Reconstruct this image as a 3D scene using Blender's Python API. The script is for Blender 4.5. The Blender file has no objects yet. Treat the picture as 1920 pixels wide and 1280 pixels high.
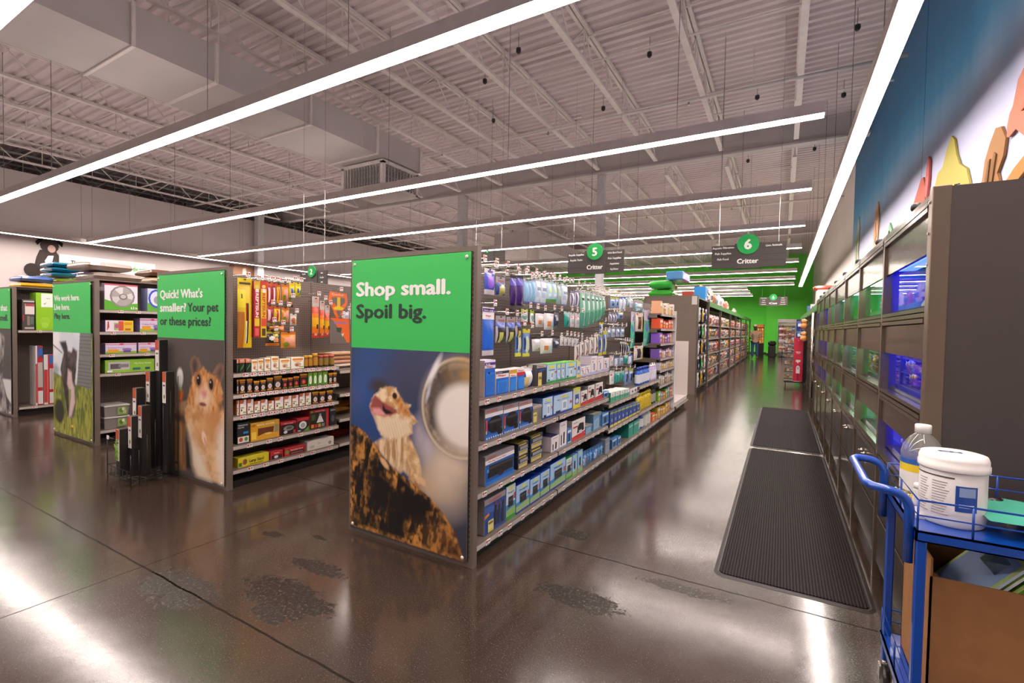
import bpy, math, random
import numpy as np
from mathutils import Vector, Matrix, noise
C = bpy.context.scene.collection
SC = bpy.context.scene
RND = random.Random(7)

# ------------------------------------------------------------------ camera, world, exposure
cam_data = bpy.data.cameras.new('camera')
cam = bpy.data.objects.new('camera', cam_data)
C.objects.link(cam)
cam_data.sensor_width = 36.0
cam_data.lens = 886.31 / 1920 * 36.0
cam_data.clip_start = 0.05
cam_data.clip_end = 200
CAMROT = Matrix(((0.8679219, -0.0295509, 0.4958209), (0.4963738, 0.0153924, -0.8679724), (0.0180174, 0.9994448, 0.0280277)))
cam.matrix_world = Matrix.Translation((0, 0, 1.5)) @ CAMROT.to_4x4()
SC.camera = cam
SC.view_settings.view_transform = 'Standard'
SC.view_settings.look = 'None'
SC.view_settings.exposure = 0.0
SC.view_settings.gamma = 1.0
SC.view_settings.use_curve_mapping = False
SC.cycles.max_bounces = 7; SC.cycles.diffuse_bounces = 4; SC.cycles.glossy_bounces = 4
LED = (1.0, 0.87, 0.80)
LED_STRENGTH = 46.0
UP_STRENGTH = 14.0
wd = bpy.data.worlds.new('world'); SC.world = wd; wd.use_nodes = True
wd.node_tree.nodes['Background'].inputs[0].default_value = (0.78, 0.68, 0.70, 1)
wd.node_tree.nodes['Background'].inputs[1].default_value = 0.26

# ------------------------------------------------------------------ colours and materials
def lin(c):
    return tuple((v / 12.92 if v <= 0.04045 else ((v + 0.055) / 1.055) ** 2.4) for v in c[:3])
def hx(s):
    return lin(tuple(int(s[i:i + 2], 16) / 255 for i in (0, 2, 4)))
def vary(c, r, a=0.06):
    k = 1 + r.uniform(-a, a)
    return tuple(min(1, max(0, v * k)) for v in c)
WHITE = hx('f1eeea'); BLACK = hx('141312'); GREY = hx('8c8680')

MATS = {}
def nodemat(name):
    m = bpy.data.materials.new(name); m.use_nodes = True
    nt = m.node_tree
    return m, nt, nt.nodes['Principled BSDF']
def mat(name, col, rough=0.5, metal=0.0, spec=0.5, noise_amt=0.06, scale=8.0, coat=0.0):
    """procedural paint: base colour with a faint noise variation"""
    if name in MATS: return MATS[name]
    m, nt, b = nodemat(name)
    n = nt.nodes.new('ShaderNodeTexNoise'); n.inputs['Scale'].default_value = scale
    n.inputs['Detail'].default_value = 3
    tc = nt.nodes.new('ShaderNodeTexCoord')
    nt.links.new(tc.outputs['Object'], n.inputs['Vector'])
    r = nt.nodes.new('ShaderNodeValToRGB')
    r.color_ramp.elements[0].position = 0.3; r.color_ramp.elements[1].position = 0.7
    r.color_ramp.elements[0].color = tuple(v * (1 - noise_amt) for v in col) + (1,)
    r.color_ramp.elements[1].color = tuple(min(1, v * (1 + noise_amt)) for v in col) + (1,)
    nt.links.new(n.outputs['Fac'], r.inputs['Fac'])
    nt.links.new(r.outputs['Color'], b.inputs['Base Color'])
    b.inputs['Roughness'].default_value = rough
    b.inputs['Metallic'].default_value = metal
    b.inputs['Specular IOR Level'].default_value = spec
    if coat: b.inputs['Coat Weight'].default_value = coat; b.inputs['Coat Roughness'].default_value = 0.08
    MATS[name] = m
    return m
def printmat(name, rough=0.4, spec=0.5, coat=0.0, metal=0.0):
    """printed stock: the ink pattern comes from the mesh's colour attribute"""
    if name in MATS: return MATS[name]
    m, nt, b = nodemat(name)
    a = nt.nodes.new('ShaderNodeVertexColor'); a.layer_name = 'ink'
    nt.links.new(a.outputs['Color'], b.inputs['Base Color'])
    b.inputs['Roughness'].default_value = rough
    b.inputs['Specular IOR Level'].default_value = spec
    b.inputs['Metallic'].default_value = metal
    if coat: b.inputs['Coat Weight'].default_value = coat; b.inputs['Coat Roughness'].default_value = 0.1
    MATS[name] = m
    return m
CARD = printmat('printed_card', 0.42)
FILM = printmat('printed_film', 0.22, 0.6)
MATTE = printmat('painted_matte', 0.75, 0.25)
PLASTIC = printmat('moulded_plastic', 0.3)
METALINK = printmat('painted_metal', 0.38)
POSTER = printmat('poster_print', 0.45, 0.4)
GONDOLA = mat('gondola_grey', hx('77695f'), 0.42, 0.25, noise_amt=0.03)
DARKMETAL = mat('dark_metal', hx('2c2826'), 0.4, 0.4)
STEELWHITE = mat('white_steel_paint', hx('d9d0cc'), 0.5)
DUCTWHITE = mat('white_duct_paint', hx('b9b2b1'), 0.55, noise_amt=0.04, scale=1.5)
BLUEMETAL = mat('blue_cart_paint', hx('0d47a6'), 0.28, 0.0, coat=0.6)
CHROME = mat('bright_wire', hx('c9c4bd'), 0.25, 0.9)
BLACKP = mat('black_plastic', hx('191716'), 0.4)
WHITEP = mat('white_plastic', hx('ece7e2'), 0.35)
def emit(name, col, s):
    if name in MATS: return MATS[name]
    m = bpy.data.materials.new(name); m.use_nodes = True
    nt = m.node_tree; nt.nodes.clear()
    e = nt.nodes.new('ShaderNodeEmission'); o = nt.nodes.new('ShaderNodeOutputMaterial')
    e.inputs[0].default_value = tuple(col) + (1,); e.inputs[1].default_value = s
    nt.links.new(e.outputs[0], o.inputs[0]); MATS[name] = m
    return m
def glassmat(name, tint=(1, 1, 1), rough=0.02, ior=1.45, haze=0.0):
    """thin clear sheet: fresnel mix of see-through and mirror"""
    if name in MATS: return MATS[name]
    m = bpy.data.materials.new(name); m.use_nodes = True
    nt = m.node_tree; nt.nodes.clear()
    t = nt.nodes.new('ShaderNodeBsdfTransparent'); t.inputs[0].default_value = tuple(tint) + (1,)
    g = nt.nodes.new('ShaderNodeBsdfGlossy'); g.inputs['Roughness'].default_value = rough
    lw = nt.nodes.new('ShaderNodeLayerWeight'); lw.inputs[0].default_value = .5
    pw = nt.nodes.new('ShaderNodeMath'); pw.operation = 'POWER'; pw.inputs[1].default_value = 5.0; nt.links.new(lw.outputs['Facing'], pw.inputs[0])
    f = nt.nodes.new('ShaderNodeMath'); f.operation = 'MULTIPLY_ADD'; r0 = ((ior - 1) / (ior + 1)) ** 2
    f.inputs[1].default_value = 1 - r0; f.inputs[2].default_value = r0; nt.links.new(pw.outputs[0], f.inputs[0])
    x = nt.nodes.new('ShaderNodeMixShader'); o = nt.nodes.new('ShaderNodeOutputMaterial')
    nt.links.new(f.outputs[0], x.inputs[0]); nt.links.new(t.outputs[0], x.inputs[1])
    nt.links.new(g.outputs[0], x.inputs[2]); nt.links.new(x.outputs[0], o.inputs[0])
    if haze:
        d = nt.nodes.new('ShaderNodeBsdfDiffuse'); d.inputs[0].default_value = tuple(tint) + (1,)
        h = nt.nodes.new('ShaderNodeMixShader'); h.inputs[0].default_value = haze
        nt.links.new(x.outputs[0], h.inputs[1]); nt.links.new(d.outputs[0], h.inputs[2]); nt.links.new(h.outputs[0], o.inputs[0])
    MATS[name] = m
    return m

# ------------------------------------------------------------------ mesh builder
class MB:
    def __init__(s): s.v = []; s.f = []; s.c = []; s.sm = []
    def face(s, pts, col=(.5, .5, .5), smooth=False):
        i = len(s.v); s.v += [tuple(p) for p in pts]; s.f.append(tuple(range(i, i + len(pts))))
        s.c.append(col); s.sm.append(smooth); return s
    def box(s, x0, y0, z0, x1, y1, z1, col=(.5, .5, .5), top=None, side=None, back=None):
        side = side or col
        P = [(x0, y0, z0), (x1, y0, z0), (x1, y1, z0), (x0, y1, z0), (x0, y0, z1), (x1, y0, z1), (x1, y1, z1), (x0, y1, z1)]
        i = len(s.v); s.v += P
        for q, c in (((0, 1, 5, 4), col), ((1, 2, 6, 5), side), ((2, 3, 7, 6), back or side), ((3, 0, 4, 7), side), ((4, 5, 6, 7), top or col), ((3, 2, 1, 0), col)):
            s.f.append(tuple(i + k for k in q)); s.c.append(c); s.sm.append(False)
        return s
    def cbox(s, cx, cy, cz, w, d, h, col=(.5, .5, .5), **k):
        return s.box(cx - w / 2, cy - d / 2, cz - h / 2, cx + w / 2, cy + d / 2, cz + h / 2, col, **k)
    def bevbox(s, x0, y0, z0, x1, y1, z1, b, col=(.5, .5, .5), top=None, side=None):
        """box with bevelled vertical edges and a bevelled rim"""
        def ring(i, z):
            a, c, e, g = x0 + i, y0 + i, x1 - i, y1 - i
            k = b
            return [(a + k, c, z), (e - k, c, z), (e, c + k, z), (e, g - k, z), (e - k, g, z), (a + k, g, z), (a, g - k, z), (a, c + k, z)]
        R = [ring(b * .6, z0), ring(0, z0 + b), ring(0, z1 - b), ring(b * .6, z1)]
        i = len(s.v)
        for r in R: s.v += r
        for k in range(3):
            for j in range(8):
                s.f.append((i + k * 8 + j, i + k * 8 + (j + 1) % 8, i + (k + 1) * 8 + (j + 1) % 8, i + (k + 1) * 8 + j))
                s.c.append((side or col) if j > 0 else col); s.sm.append(False)
        s.f.append(tuple(i + 24 + j for j in range(8))); s.c.append(top or col); s.sm.append(False)
        s.f.append(tuple(i + 7 - j for j in range(8))); s.c.append(col); s.sm.append(False)
        return s
    def lathe(s, prof, n=16, cx=0, cy=0, cz=0, axis='z', smooth=True, sx=1, sy=1):
        """prof: list of (radius, height, colour)"""
        i = len(s.v)
        for r, h, *_ in prof:
            for k in range(n):
                a = 2 * math.pi * k / n
                p = (r * math.cos(a) * sx, r * math.sin(a) * sy, h)
                if axis == 'x': p = (p[2], p[0], p[1])
                elif axis == 'y': p = (p[1], p[2], p[0])
                s.v.append((p[0] + cx, p[1] + cy, p[2] + cz))
        for q in range(len(prof) - 1):
            col = prof[q][2] if len(prof[q]) > 2 else (.5, .5, .5)
            for k in range(n):
                s.f.append((i + q * n + k, i + q * n + (k + 1) % n, i + (q + 1) * n + (k + 1) % n, i + (q + 1) * n + k))
                s.c.append(col); s.sm.append(smooth)
        for q, rev in ((0, True), (len(prof) - 1, False)):
            if prof[q][0] > 1e-5:
                idx = [i + q * n + k for k in range(n)]
                s.f.append(tuple(reversed(idx) if rev else idx)); s.c.append(prof[q][2] if len(prof[q]) > 2 else (.5, .5, .5)); s.sm.append(False)
        return s
    def tube(s, path, r, n=8, col=(.5, .5, .5), closed=False, radii=None):
        P = [Vector(p) for p in path]; m = len(P); i = len(s.v)
        prev = None
        for k, p in enumerate(P):
            if closed: t = (P[(k + 1) % m] - P[k - 1])
            else: t = (P[min(k + 1, m - 1)] - P[max(k - 1, 0)])
            t.normalize()
            if prev is None:
                u = t.cross(Vector((0, 0, 1)))
                if u.length < 1e-3: u = t.cross(Vector((1, 0, 0)))
            else:
                u = prev - t * prev.dot(t)
            u.normalize(); prev = u.copy(); w = t.cross(u)
            rr = radii[k] if radii else r
            for j in range(n):
                a = 2 * math.pi * j / n
                s.v.append(tuple(p + (u * math.cos(a) + w * math.sin(a)) * rr))
        for k in range(m if closed else m - 1):
            k2 = (k + 1) % m
            for j in range(n):
                s.f.append((i + k * n + j, i + k * n + (j + 1) % n, i + k2 * n + (j + 1) % n, i + k2 * n + j))
                s.c.append(col); s.sm.append(n > 4)
        if not closed:
            s.f.append(tuple(i + n - 1 - j for j in range(n))); s.c.append(col); s.sm.append(False)
            s.f.append(tuple(i + (m - 1) * n + j for j in range(n))); s.c.append(col); s.sm.append(False)
        return s
    def bar(s, a, b, w, col=(.5, .5, .5)):
        return s.tube([a, b], w * .707, 4, col)
    def ell(s, cx, cz, rx, rz, y, col, n=14, ang=0):
        ca, sa = math.cos(ang), math.sin(ang)
        pts = []
        for k in range(n):
            a = 2 * math.pi * k / n
            x, z = rx * math.cos(a), rz * math.sin(a)
            pts.append((cx + x * ca - z * sa, y, cz + x * sa + z * ca))
        return s.face(pts, col)
    def rect(s, x0, z0, x1, z1, y, col):
        return s.face([(x0, y, z0), (x1, y, z0), (x1, y, z1), (x0, y, z1)], col)
    def poly(s, pts, y, col):
        return s.face([(p[0], y, p[1]) for p in pts], col)
    def text(s, body, x, z, h, y, col, width=None, bold=0.0, align='l', vertical=False):
        V, T, W, H = glyphs(body)
        k = h / 0.73
        kx = k if width is None else width / max(W, 1e-6)
        ox = {'l': 0, 'c': -W * kx / 2, 'r': -W * kx}[align]
        for da, db in (((0, 0), (bold, 0), (-bold, 0), (0, bold * .7), (0, -bold * .7)) if bold else ((0, 0),)):
            i = len(s.v); y -= .00012
            for a, b in V:
                a += da; b += db
                if vertical: s.v.append((x + b * k, y, z - a * kx))
                else: s.v.append((x + ox + a * kx, y, z + b * k))
            for t in T:
                s.f.append(tuple(i + q for q in t)); s.c.append(col); s.sm.append(False)
        return s
    def xform(s, M, start=0):
        for k in range(start, len(s.v)): s.v[k] = tuple(M @ Vector(s.v[k]))
        return s
    def mesh(s, name):
        me = bpy.data.meshes.new(name)
        me.from_pydata(s.v, [], s.f)
        ca = me.color_attributes.new('ink', 'FLOAT_COLOR', 'CORNER')
        cols = np.ones((len(me.loops), 4), dtype=np.float32)
        k = 0
        for f, c in zip(s.f, s.c):
            n = len(f); cols[k:k + n, :3] = c[:3]; k += n
        ca.data.foreach_set('color', cols.ravel())
        me.polygons.foreach_set('use_smooth', np.array(s.sm, dtype=bool))
        me.update()
        return me
    def build(s, name, m, parent=None, loc=None, rotz=0.0):
        o = bpy.data.objects.new(name, s.mesh(name))
        if m is not None: o.data.materials.append(m)
        C.objects.link(o)
        if parent is not None: o.parent = parent
        if loc is not None: o.location = loc
        if rotz: o.rotation_euler = (0, 0, rotz)
        return o
_GL = {}
def glyphs(body):
    key = body
    if key not in _GL:
        cu = bpy.data.curves.new('lettering', 'FONT'); cu.body = body; cu.size = 1.0
        cu.resolution_u = 2; cu.fill_mode = 'FRONT'
        ob = bpy.data.objects.new('lettering', cu); C.objects.link(ob)
        dg = bpy.context.evaluated_depsgraph_get()
        me = bpy.data.meshes.new_from_object(ob.evaluated_get(dg))
        V = [(v.co.x, v.co.y) for v in me.vertices]
        T = [tuple(p.vertices) for p in me.polygons]
        x0 = min(v[0] for v in V) if V else 0
        V = [(a - x0, b) for a, b in V]
        W = max(v[0] for v in V) if V else 1
        bpy.data.objects.remove(ob); bpy.data.curves.remove(cu); bpy.data.meshes.remove(me)
        _GL[key] = (V, T, W, 1)
    return _GL[key]

def tag(o, label, cat, group=None, kind=None):
    if label: o['label'] = label
    if cat: o['category'] = cat
    if group: o['group'] = group
    if kind: o['kind'] = kind
    return o
LABELS = {}
def thing(name, label, cat, loc=(0, 0, 0), rotz=0.0, group=None):
    o = bpy.data.objects.new(name, None); C.objects.link(o)
    o.empty_display_size = 0.1
    o.location = loc; o.rotation_euler = (0, 0, rotz)
    return tag(o, label, cat, group)
def struct(mb, name, m):
    o = mb.build(name, m); o['kind'] = 'structure'; return o
def copy_tree(src, loc, rotz, label, group=None):
    r = src.copy(); C.objects.link(r); r.location = loc; r.rotation_euler = (0, 0, rotz)
    r['label'] = label
    if group: r['group'] = group
    for ch in src.children:
        c = ch.copy(); C.objects.link(c); c.parent = r
        for g in ch.children:
            d = g.copy(); C.objects.link(d); d.parent = c
    return r
ORD = ['zeroth', 'first', 'second', 'third', 'fourth', 'fifth', 'sixth', 'seventh', 'eighth', 'ninth', 'tenth', 'eleventh', 'twelfth', 'thirteenth', 'fourteenth', 'fifteenth', 'sixteenth', 'seventeenth', 'eighteenth', 'nineteenth', 'twentieth', 'twenty-first', 'twenty-second', 'twenty-third', 'twenty-fourth', 'twenty-fifth', 'twenty-sixth', 'twenty-seventh', 'twenty-eighth', 'twenty-ninth', 'thirtieth']
R90 = math.pi / 2

# ------------------------------------------------------------------ room shell
XL, XR, YN, YF = -25.0, 1.65, -4.0, 38.0
ZD = 6.72
def floor_mat():
    m, nt, b = nodemat('polished_concrete'); L = nt.links
    def nd(t, **k):
        n = nt.nodes.new(t)
        for a, v in k.items(): n.inputs[a].default_value = v
        return n
    tc = nd('ShaderNodeTexCoord'); P = tc.outputs['Object']
    def noise_(scale, detail=4, rough=.55):
        n = nd('ShaderNodeTexNoise', Scale=scale, Detail=detail, Roughness=rough); L.new(P, n.inputs['Vector']); return n.outputs['Fac']
    def ramp(f, stops):
        r = nd('ShaderNodeValToRGB'); e = r.color_ramp.elements
        while len(e) < len(stops): e.new(0.5)
        for i, (p, c) in enumerate(stops): e[i].position = p; e[i].color = tuple(c) + (1,) if len(c) == 3 else c
        L.new(f, r.inputs['Fac']); return r.outputs['Color']
    def mth(op, a, bb=None, c=None):
        n = nt.nodes.new('ShaderNodeMath'); n.operation = op
        for i, v in enumerate((a, bb, c)):
            if v is None: continue
            if isinstance(v, (int, float)): n.inputs[i].default_value = v
            else: L.new(v, n.inputs[i])
        return n.outputs[0]
    def mix(f, a, c):
        n = nt.nodes.new('ShaderNodeMix'); n.data_type = 'RGBA'
        if isinstance(f, (int, float)): n.inputs[0].default_value = f
        else: L.new(f, n.inputs[0])
        for s, v in ((6, a), (7, c)):
            if isinstance(v, tuple): n.inputs[s].default_value = v + (1,)
            else: L.new(v, n.inputs[s])
        return n.outputs[2]
    base = ramp(noise_(0.9, 6, .6), [(.28, hx('231d19')), (.5, hx('342a23')), (.72, hx('45382f'))])
    base = mix(mth('MULTIPLY', noise_(0.35, 3), .5), base, hx('3f2f25'))
    speck = ramp(noise_(150, 2), [(.60, (0, 0, 0)), (.72, (1, 1, 1))])
    base = mix(mth('MULTIPLY', speck, .4), base, hx('8d7f70'))
    sep = nd('ShaderNodeSeparateXYZ'); L.new(P, sep.inputs[0])
    X, Y = sep.outputs[0], sep.outputs[1]
    # saw-cut joints
    joint = None
    wob = mth('MULTIPLY', mth('SUBTRACT', noise_(6, 3), .5), .02)
    for src, pos, w in ((Y, 1.37, .006), (X, -3.36, .004), (Y, 2.97, .006), (Y, 6.45, .006), (Y, 10.4, .008), (Y, 15.2, .01), (Y, 20.0, .012), (X, -7.1, .006), (X, -1.05 - 9, .006)):
        d = mth('ABSOLUTE', mth('SUBTRACT', mth('ADD', src, wob), pos))
        k = mth('LESS_THAN', d, w)
        joint = k if joint is None else mth('MAXIMUM', joint, k)
    # worn, pitted patches
    worn = None
    nz = noise_(13, 8, .8)
    for px, py, rx, ry in ((-2.93, 1.36, .34, .17), (-2.35, 1.62, .42, .16), (-2.45, 1.92, .26, .08), (-2.26, 1.5, .2, .1), (-1.29, 3.2, .13, .09), (-.45, 2.86, .3, .06), (-.95, 2.45, .3, .12), (-3.1, 2.06, .12, .05), (-2.8, 2.2, .1, .03)):
        dx = mth('DIVIDE', mth('SUBTRACT', X, px), rx); dy = mth('DIVIDE', mth('SUBTRACT', Y, py), ry)
        r2 = mth('ADD', mth('MULTIPLY', dx, dx), mth('MULTIPLY', dy, dy))
        v = mth('ADD', mth('SUBTRACT', 1.0, r2), mth('MULTIPLY', mth('SUBTRACT', nz, .5), 4.6))
        v = nt.nodes.new('ShaderNodeClamp').outputs[0] if False else mth('GREATER_THAN', v, .35)
        worn = v if worn is None else mth('MAXIMUM', worn, v)
    grit = noise_(60, 4, .8)
    wcol = ramp(grit, [(.40, hx('0e0b0a')), (.56, hx('262019')), (.66, hx('7d7269'))])
    base = mix(mth('MULTIPLY', worn, .85), base, wcol)
    base = mix(mth('MULTIPLY', joint, .8), base, hx('15110f'))
    L.new(base, b.inputs['Base Color'])
    ro = mth('ADD', .07, mth('MULTIPLY', noise_(2.2, 6, .7), .17))
    ro = mth('ADD', ro, mth('MULTIPLY', worn, .16))
    ro = mth('ADD', ro, mth('MULTIPLY', joint, .1))
    L.new(ro, b.inputs['Roughness'])
    L.new(mth('SUBTRACT', mth('SUBTRACT', .62, mth('MULTIPLY', worn, .40)), mth('MULTIPLY', joint, .55)), b.inputs['Specular IOR Level'])
    bp = nd('ShaderNodeBump', Strength=.15, Distance=.02)
    hgt = mth('ADD', mth('MULTIPLY', noise_(2.6, 3), .35), mth('MULTIPLY', noise_(38, 3, .7), .03))
    hgt = mth('ADD', hgt, mth('MULTIPLY', noise_(170, 2, .7), .012))
    hgt = mth('SUBTRACT', hgt, mth('MULTIPLY', joint, .1))
    hgt = mth('ADD', hgt, mth('MULTIPLY', mth('MULTIPLY', grit, worn), .22))
    L.new(hgt, bp.inputs['Height']); L.new(bp.outputs[0], b.inputs['Normal'])
    return m
struct(MB().box(XL, YN, -.1, XR, YF, 0), 'floor', floor_mat())
# corrugated roof deck, ribs running across the store
DECK = mat('roof_deck_paint', hx('d2c4c6'), 0.6, noise_amt=0.05, scale=.8)
mb = MB(); y = YN; per = 0.2
prof = []
while y < YF:
    prof += [(y, ZD), (y + .085, ZD), (y + .11, ZD + .05), (y + .175, ZD + .05)]; y += per
prof = prof[:]
for (a, za), (c, zc) in zip(prof, prof[1:]):
    mb.face([(XL, a, za), (XR, a, za), (XR, c, zc), (XL, c, zc)])
mb.face([(XL, YN, ZD + .07), (XR, YN, ZD + .07), (XR, YF, ZD + .07), (XL, YF, ZD + .07)])
struct(mb, 'ceiling', DECK)
WALLW = mat('wall_paint_white', hx('d3cac6'), 0.7, noise_amt=0.03, scale=1)
GREENW = mat('wall_paint_green', hx('66e446'), 0.65, noise_amt=0.04, scale=1)
struct(MB().box(XL - .2, YN, 0, XL, YF + .2, ZD + .1), 'wall_left', WALLW)
struct(MB().box(XR, YN, 0, XR + .2, YF + .2, ZD + .1), 'wall_right', WALLW)
XP, PT = -19.6, 5.85
struct(MB().box(XP - .15, YN, 0, XP, 33.0, PT), 'wall_partition', mat('partition_paint', hx('b4aaa8'), .7, noise_amt=.03, scale=1))
mb = MB(); mb.box(XL, YF, 0, XR, YF + .2, ZD + .1); mb.box(-.93, 36.5, 0, XR, YF, ZD + .1)
struct(mb, 'wall_back', GREENW)
struct(MB().box(XL, YF - .02, 0, -.93, YF, .12).box(-.93, 36.48, 0, XR, 36.5, .12), 'baseboard_back', mat('rubber_base', hx('2a2522'), .6))
mb = MB()
for k in range(9): mb.box(XP, 1.0 + k * 3.4, 0, XP + .004, 1.012 + k * 3.4, PT)
struct(mb, 'trim_1', mat('panel_seam', hx('b3aaa6'), .7))

# ------------------------------------------------------------------ roof steel
def beam_label(k): return ORD[k]
def girder(y, name_label):
    t = thing('roof_girder', name_label, 'beam', (0, y, 0), group=None)
    MB().box(XL, -.02, 6.2, XR, .02, ZD - .01).build('web_plate', DUCTWHITE, t)
    MB().box(XL, -.13, 6.15, XR, .13, 6.2).build('bottom_flange', DUCTWHITE, t)
    MB().box(XL, -.13, ZD - .04, XR, .13, ZD - .005).build('top_flange', DUCTWHITE, t)
girder(13.75, 'white steel roof girder spanning the store in front of the near column')
girder(26.0, 'white steel roof girder farther back beyond the aisle signs')
def joist_trees():
    def bay(y0, y1):
        L = y1 - y0
        top = MB().box(-.07, 0, ZD - .06, -.012, L, ZD - .004).box(.012, 0, ZD - .06, .07, L, ZD - .004)
        bot = MB().box(-.05, .5, 6.08, .05, L - .5, 6.13)
        web = MB(); n = int(L / 1.25); dy = (L - 1.0) / n
        for k in range(n):
            a, c = .5 + k * dy, .5 + (k + 1) * dy; mid = (a + c) / 2
            web.bar((0, a, 6.1), (0, mid, ZD - .04), .022); web.bar((0, mid, ZD - .04), (0, c, 6.1), .022)
            web.bar((0, mid, ZD - .04), (0, mid, 6.1), .016)
        return top, bot, web
    bays = [('nearest bay', YN, 13.6), ('middle bay', 13.9, 25.85), ('back bay', 26.15, YF - .05)]
    xs = [.15 - 1.63 * k for k in range(15)]
    for bn, y0, y1 in bays:
        top, bot, web = bay(y0, y1)
        src = None
        for k, x in enumerate(xs):
            lab = 'white open-web roof joist, %s from the blue wall, %s of the ceiling' % (ORD[k + 1], bn)
            if src is None:
                src = thing('roof_joist', lab, 'beam', (x, y0, 0), group='open-web roof joists')
                top.build('top_chord', STEELWHITE, src); bot.build('bottom_chord', STEELWHITE, src); web.build('web', STEELWHITE, src)
            else:
                copy_tree(src, (x, y0, 0), 0, lab)
joist_trees()
for k, (x, lab) in enumerate(((-9.96, 'pale grey square steel column rising behind the lizard poster'), (-19.3, 'pale grey square steel column against the left partition wall'))):
    t = thing('steel_column', lab, 'column', (x, 13.75 if k == 0 else 12.1, 0))
    MB().bevbox(-.14, -.14, .02, .14, .14, 6.15, .02).build('shaft', mat('column_paint', hx('b9b7ba'), .5), t)
    MB().box(-.2, -.2, 0, .2, .2, .02).build('base_plate', DARKMETAL, t)
t = thing('steel_column', 'slim pale grey column under the aisle five sign', 'column', (-4.85, 13.75, 0))
MB().bevbox(-.11, -.11, .02, .11, .11, 6.15, .02).build('shaft', mat('column_paint', hx('b9b7ba'), .5), t)
MB().box(-.16, -.16, 0, .16, .16, .02).build('base_plate', DARKMETAL, t)
# bridging rods and sprinkler pipes run across the joists
for k, y in enumerate((4.2, 7.9, 11.0, 17.0, 21.5)):
    mb = MB().bar((XL, y, 6.14), (XR, y, 6.14), .03).bar((XL, y + .03, 6.62), (XR, y + .03, 6.62), .03)
    tag(mb.build('bridging_rod', STEELWHITE), 'thin white bridging rods crossing under the roof joists, %s line from the front' % ORD[k + 1], 'rod', 'bridging rods')
def pipe(y, x0, x1, z, lab, drop=None):
    t = thing('sprinkler_pipe', lab, 'pipe', (0, y, 0))
    mb = MB()
    if drop:
        mb.tube([(x0, 0, z), (drop, 0, z), (drop, 0, z - .35), (x1, 0, z - .35)], .03, 8)
    else: mb.tube([(x0, 0, z), (x1, 0, z)], .03, 8)
    mb.build('pipe_run', STEELWHITE, t)
    hg = MB(); x = x0 + 1.2
    while x < x1 - .3:
        hg.tube([(x, 0, (z - .35 if drop and x > drop else z)), (x, 0, 6.68)], .006, 4); x += 3.3
    hg.build('hanger_rods', STEELWHITE, t)
    hd = MB(); x = x0 + 2.2
    zz = z
    while x < x1 - .3:
        z2 = (z - .35 if drop and x > drop else z)
        hd.lathe([(.018, .0), (.018, -.05), (.035, -.055), (.035, -.062), (.01, -.064)], 8, x, 0, z2 - .02); x += 3.0
    hd.build('sprinkler_heads', CHROME, t)
pipe(5.35, -12.0, XR - .05, 6.02, 'white sprinkler pipe with a step down, above the nearest long light', drop=-7.2)
pipe(9.7, XL + .1, XR - .05, 5.95, 'white sprinkler pipe crossing the ceiling in front of the girder')
pipe(18.6, XL + .1, XR - .05, 5.95, 'white sprinkler pipe crossing the ceiling behind the girder')
for k, (x, y, dz) in enumerate(((-2.2, 8.6, 0), (-4.2, 7.4, 0), (.9, 9.4, 0), (-.6, 11.2, 0), (.95, 11.9, .1), (.6, 15.0, 0), (-3.6, 10.2, 0), (-5.3, 8.0, 0), (-6.1, 9.6, 0), (-1.0, 15.2, 0))):
    mb = MB().lathe([(.02, 0), (.045, .03), (.045, .09), (.015, .1)], 8, 0, 0, 0).tube([(0, 0, .09), (0, 0, ZD - 6.35)], .004, 4)
    o = mb.build('deck_hanger', BLACKP, None, (x, y, 6.36)); tag(o, 'small black hanger clip under the roof deck, ' + ('near the blue wall' if x > .4 else 'between the joists') + ', %s from the front' % ORD[k + 1], 'clip', 'deck hanger clips')

# ------------------------------------------------------------------ ceiling lights
LENS = emit('led_lens', LED, LED_STRENGTH)
UPL = emit('added_uplight_glow', LED, UP_STRENGTH)
ZL = 3.9
def light_row(p0, p1, lab, seg=1.22):
    p0, p1 = Vector(p0), Vector(p1); d = p1 - p0; L = d.length
    t = thing('linear_light', lab, 'light', p0, math.atan2(d.y, d.x), 'suspended LED light rows')
    MB().box(0, -.08, .0, L, .08, .10).box(0, -.08, -.022, L, -.076, 0).box(0, .076, -.022, L, .08, 0).build('housing', mat('light_housing', hx('ddd2cd'), .5), t)
    MB().box(.02, -.03, .101, L - .02, .03, .106).build('added_uplight', UPL, t)  # unseen upward glow, added on the housing to brighten the ceiling
    n = max(1, int(round(L / seg))); s = L / n
    me = MB().box(.006, -.0755, -.020, s - .006, .0755, -.001).build('lens', LENS, t)
    for k in range(1, n):
        o = me.copy(); C.objects.link(o); o.parent = t; o.location = (k * s, 0, 0)
    cb = MB().tube([(0, 0, .1), (0, 0, ZD - ZL)], .004, 4).build('suspension_cable', mat('cable_grey', hx('6d6662'), .5), t, (.2, 0, 0))
    x = .2 + 2.44
    while x < L:
        w = p0 + d * (x / L)
        if (abs(w.x + 7.93) < .85 and w.y < 8.6) or (abs(w.x + 10.7) < 1.0 and 18.3 < w.y < 26.2): x += 2.44; continue
        o = cb.copy(); C.objects.link(o); o.parent = t; o.location = (x, 0, 0); x += 2.44
ROWS = [(-1.8, -18.5, .33), (1.25, -18.5, .33), (3.17, -18.5, .33), (6.19, -18.5, .33), (9.24, -18.3, .35), (12.3, -18.2, .37), (15.45, -18.2, .4), (18.4, -18.2, .4), (21.2, -18.2, .42), (24.1, -18.2, .42), (27.0, -18.2, .43), (29.3, -18.2, -1.75), (31.8, -18.2, -1.75), (34.5, -18.2, -1.75)]  # the hindmost row is unseen, added to brighten the green back wall
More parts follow.
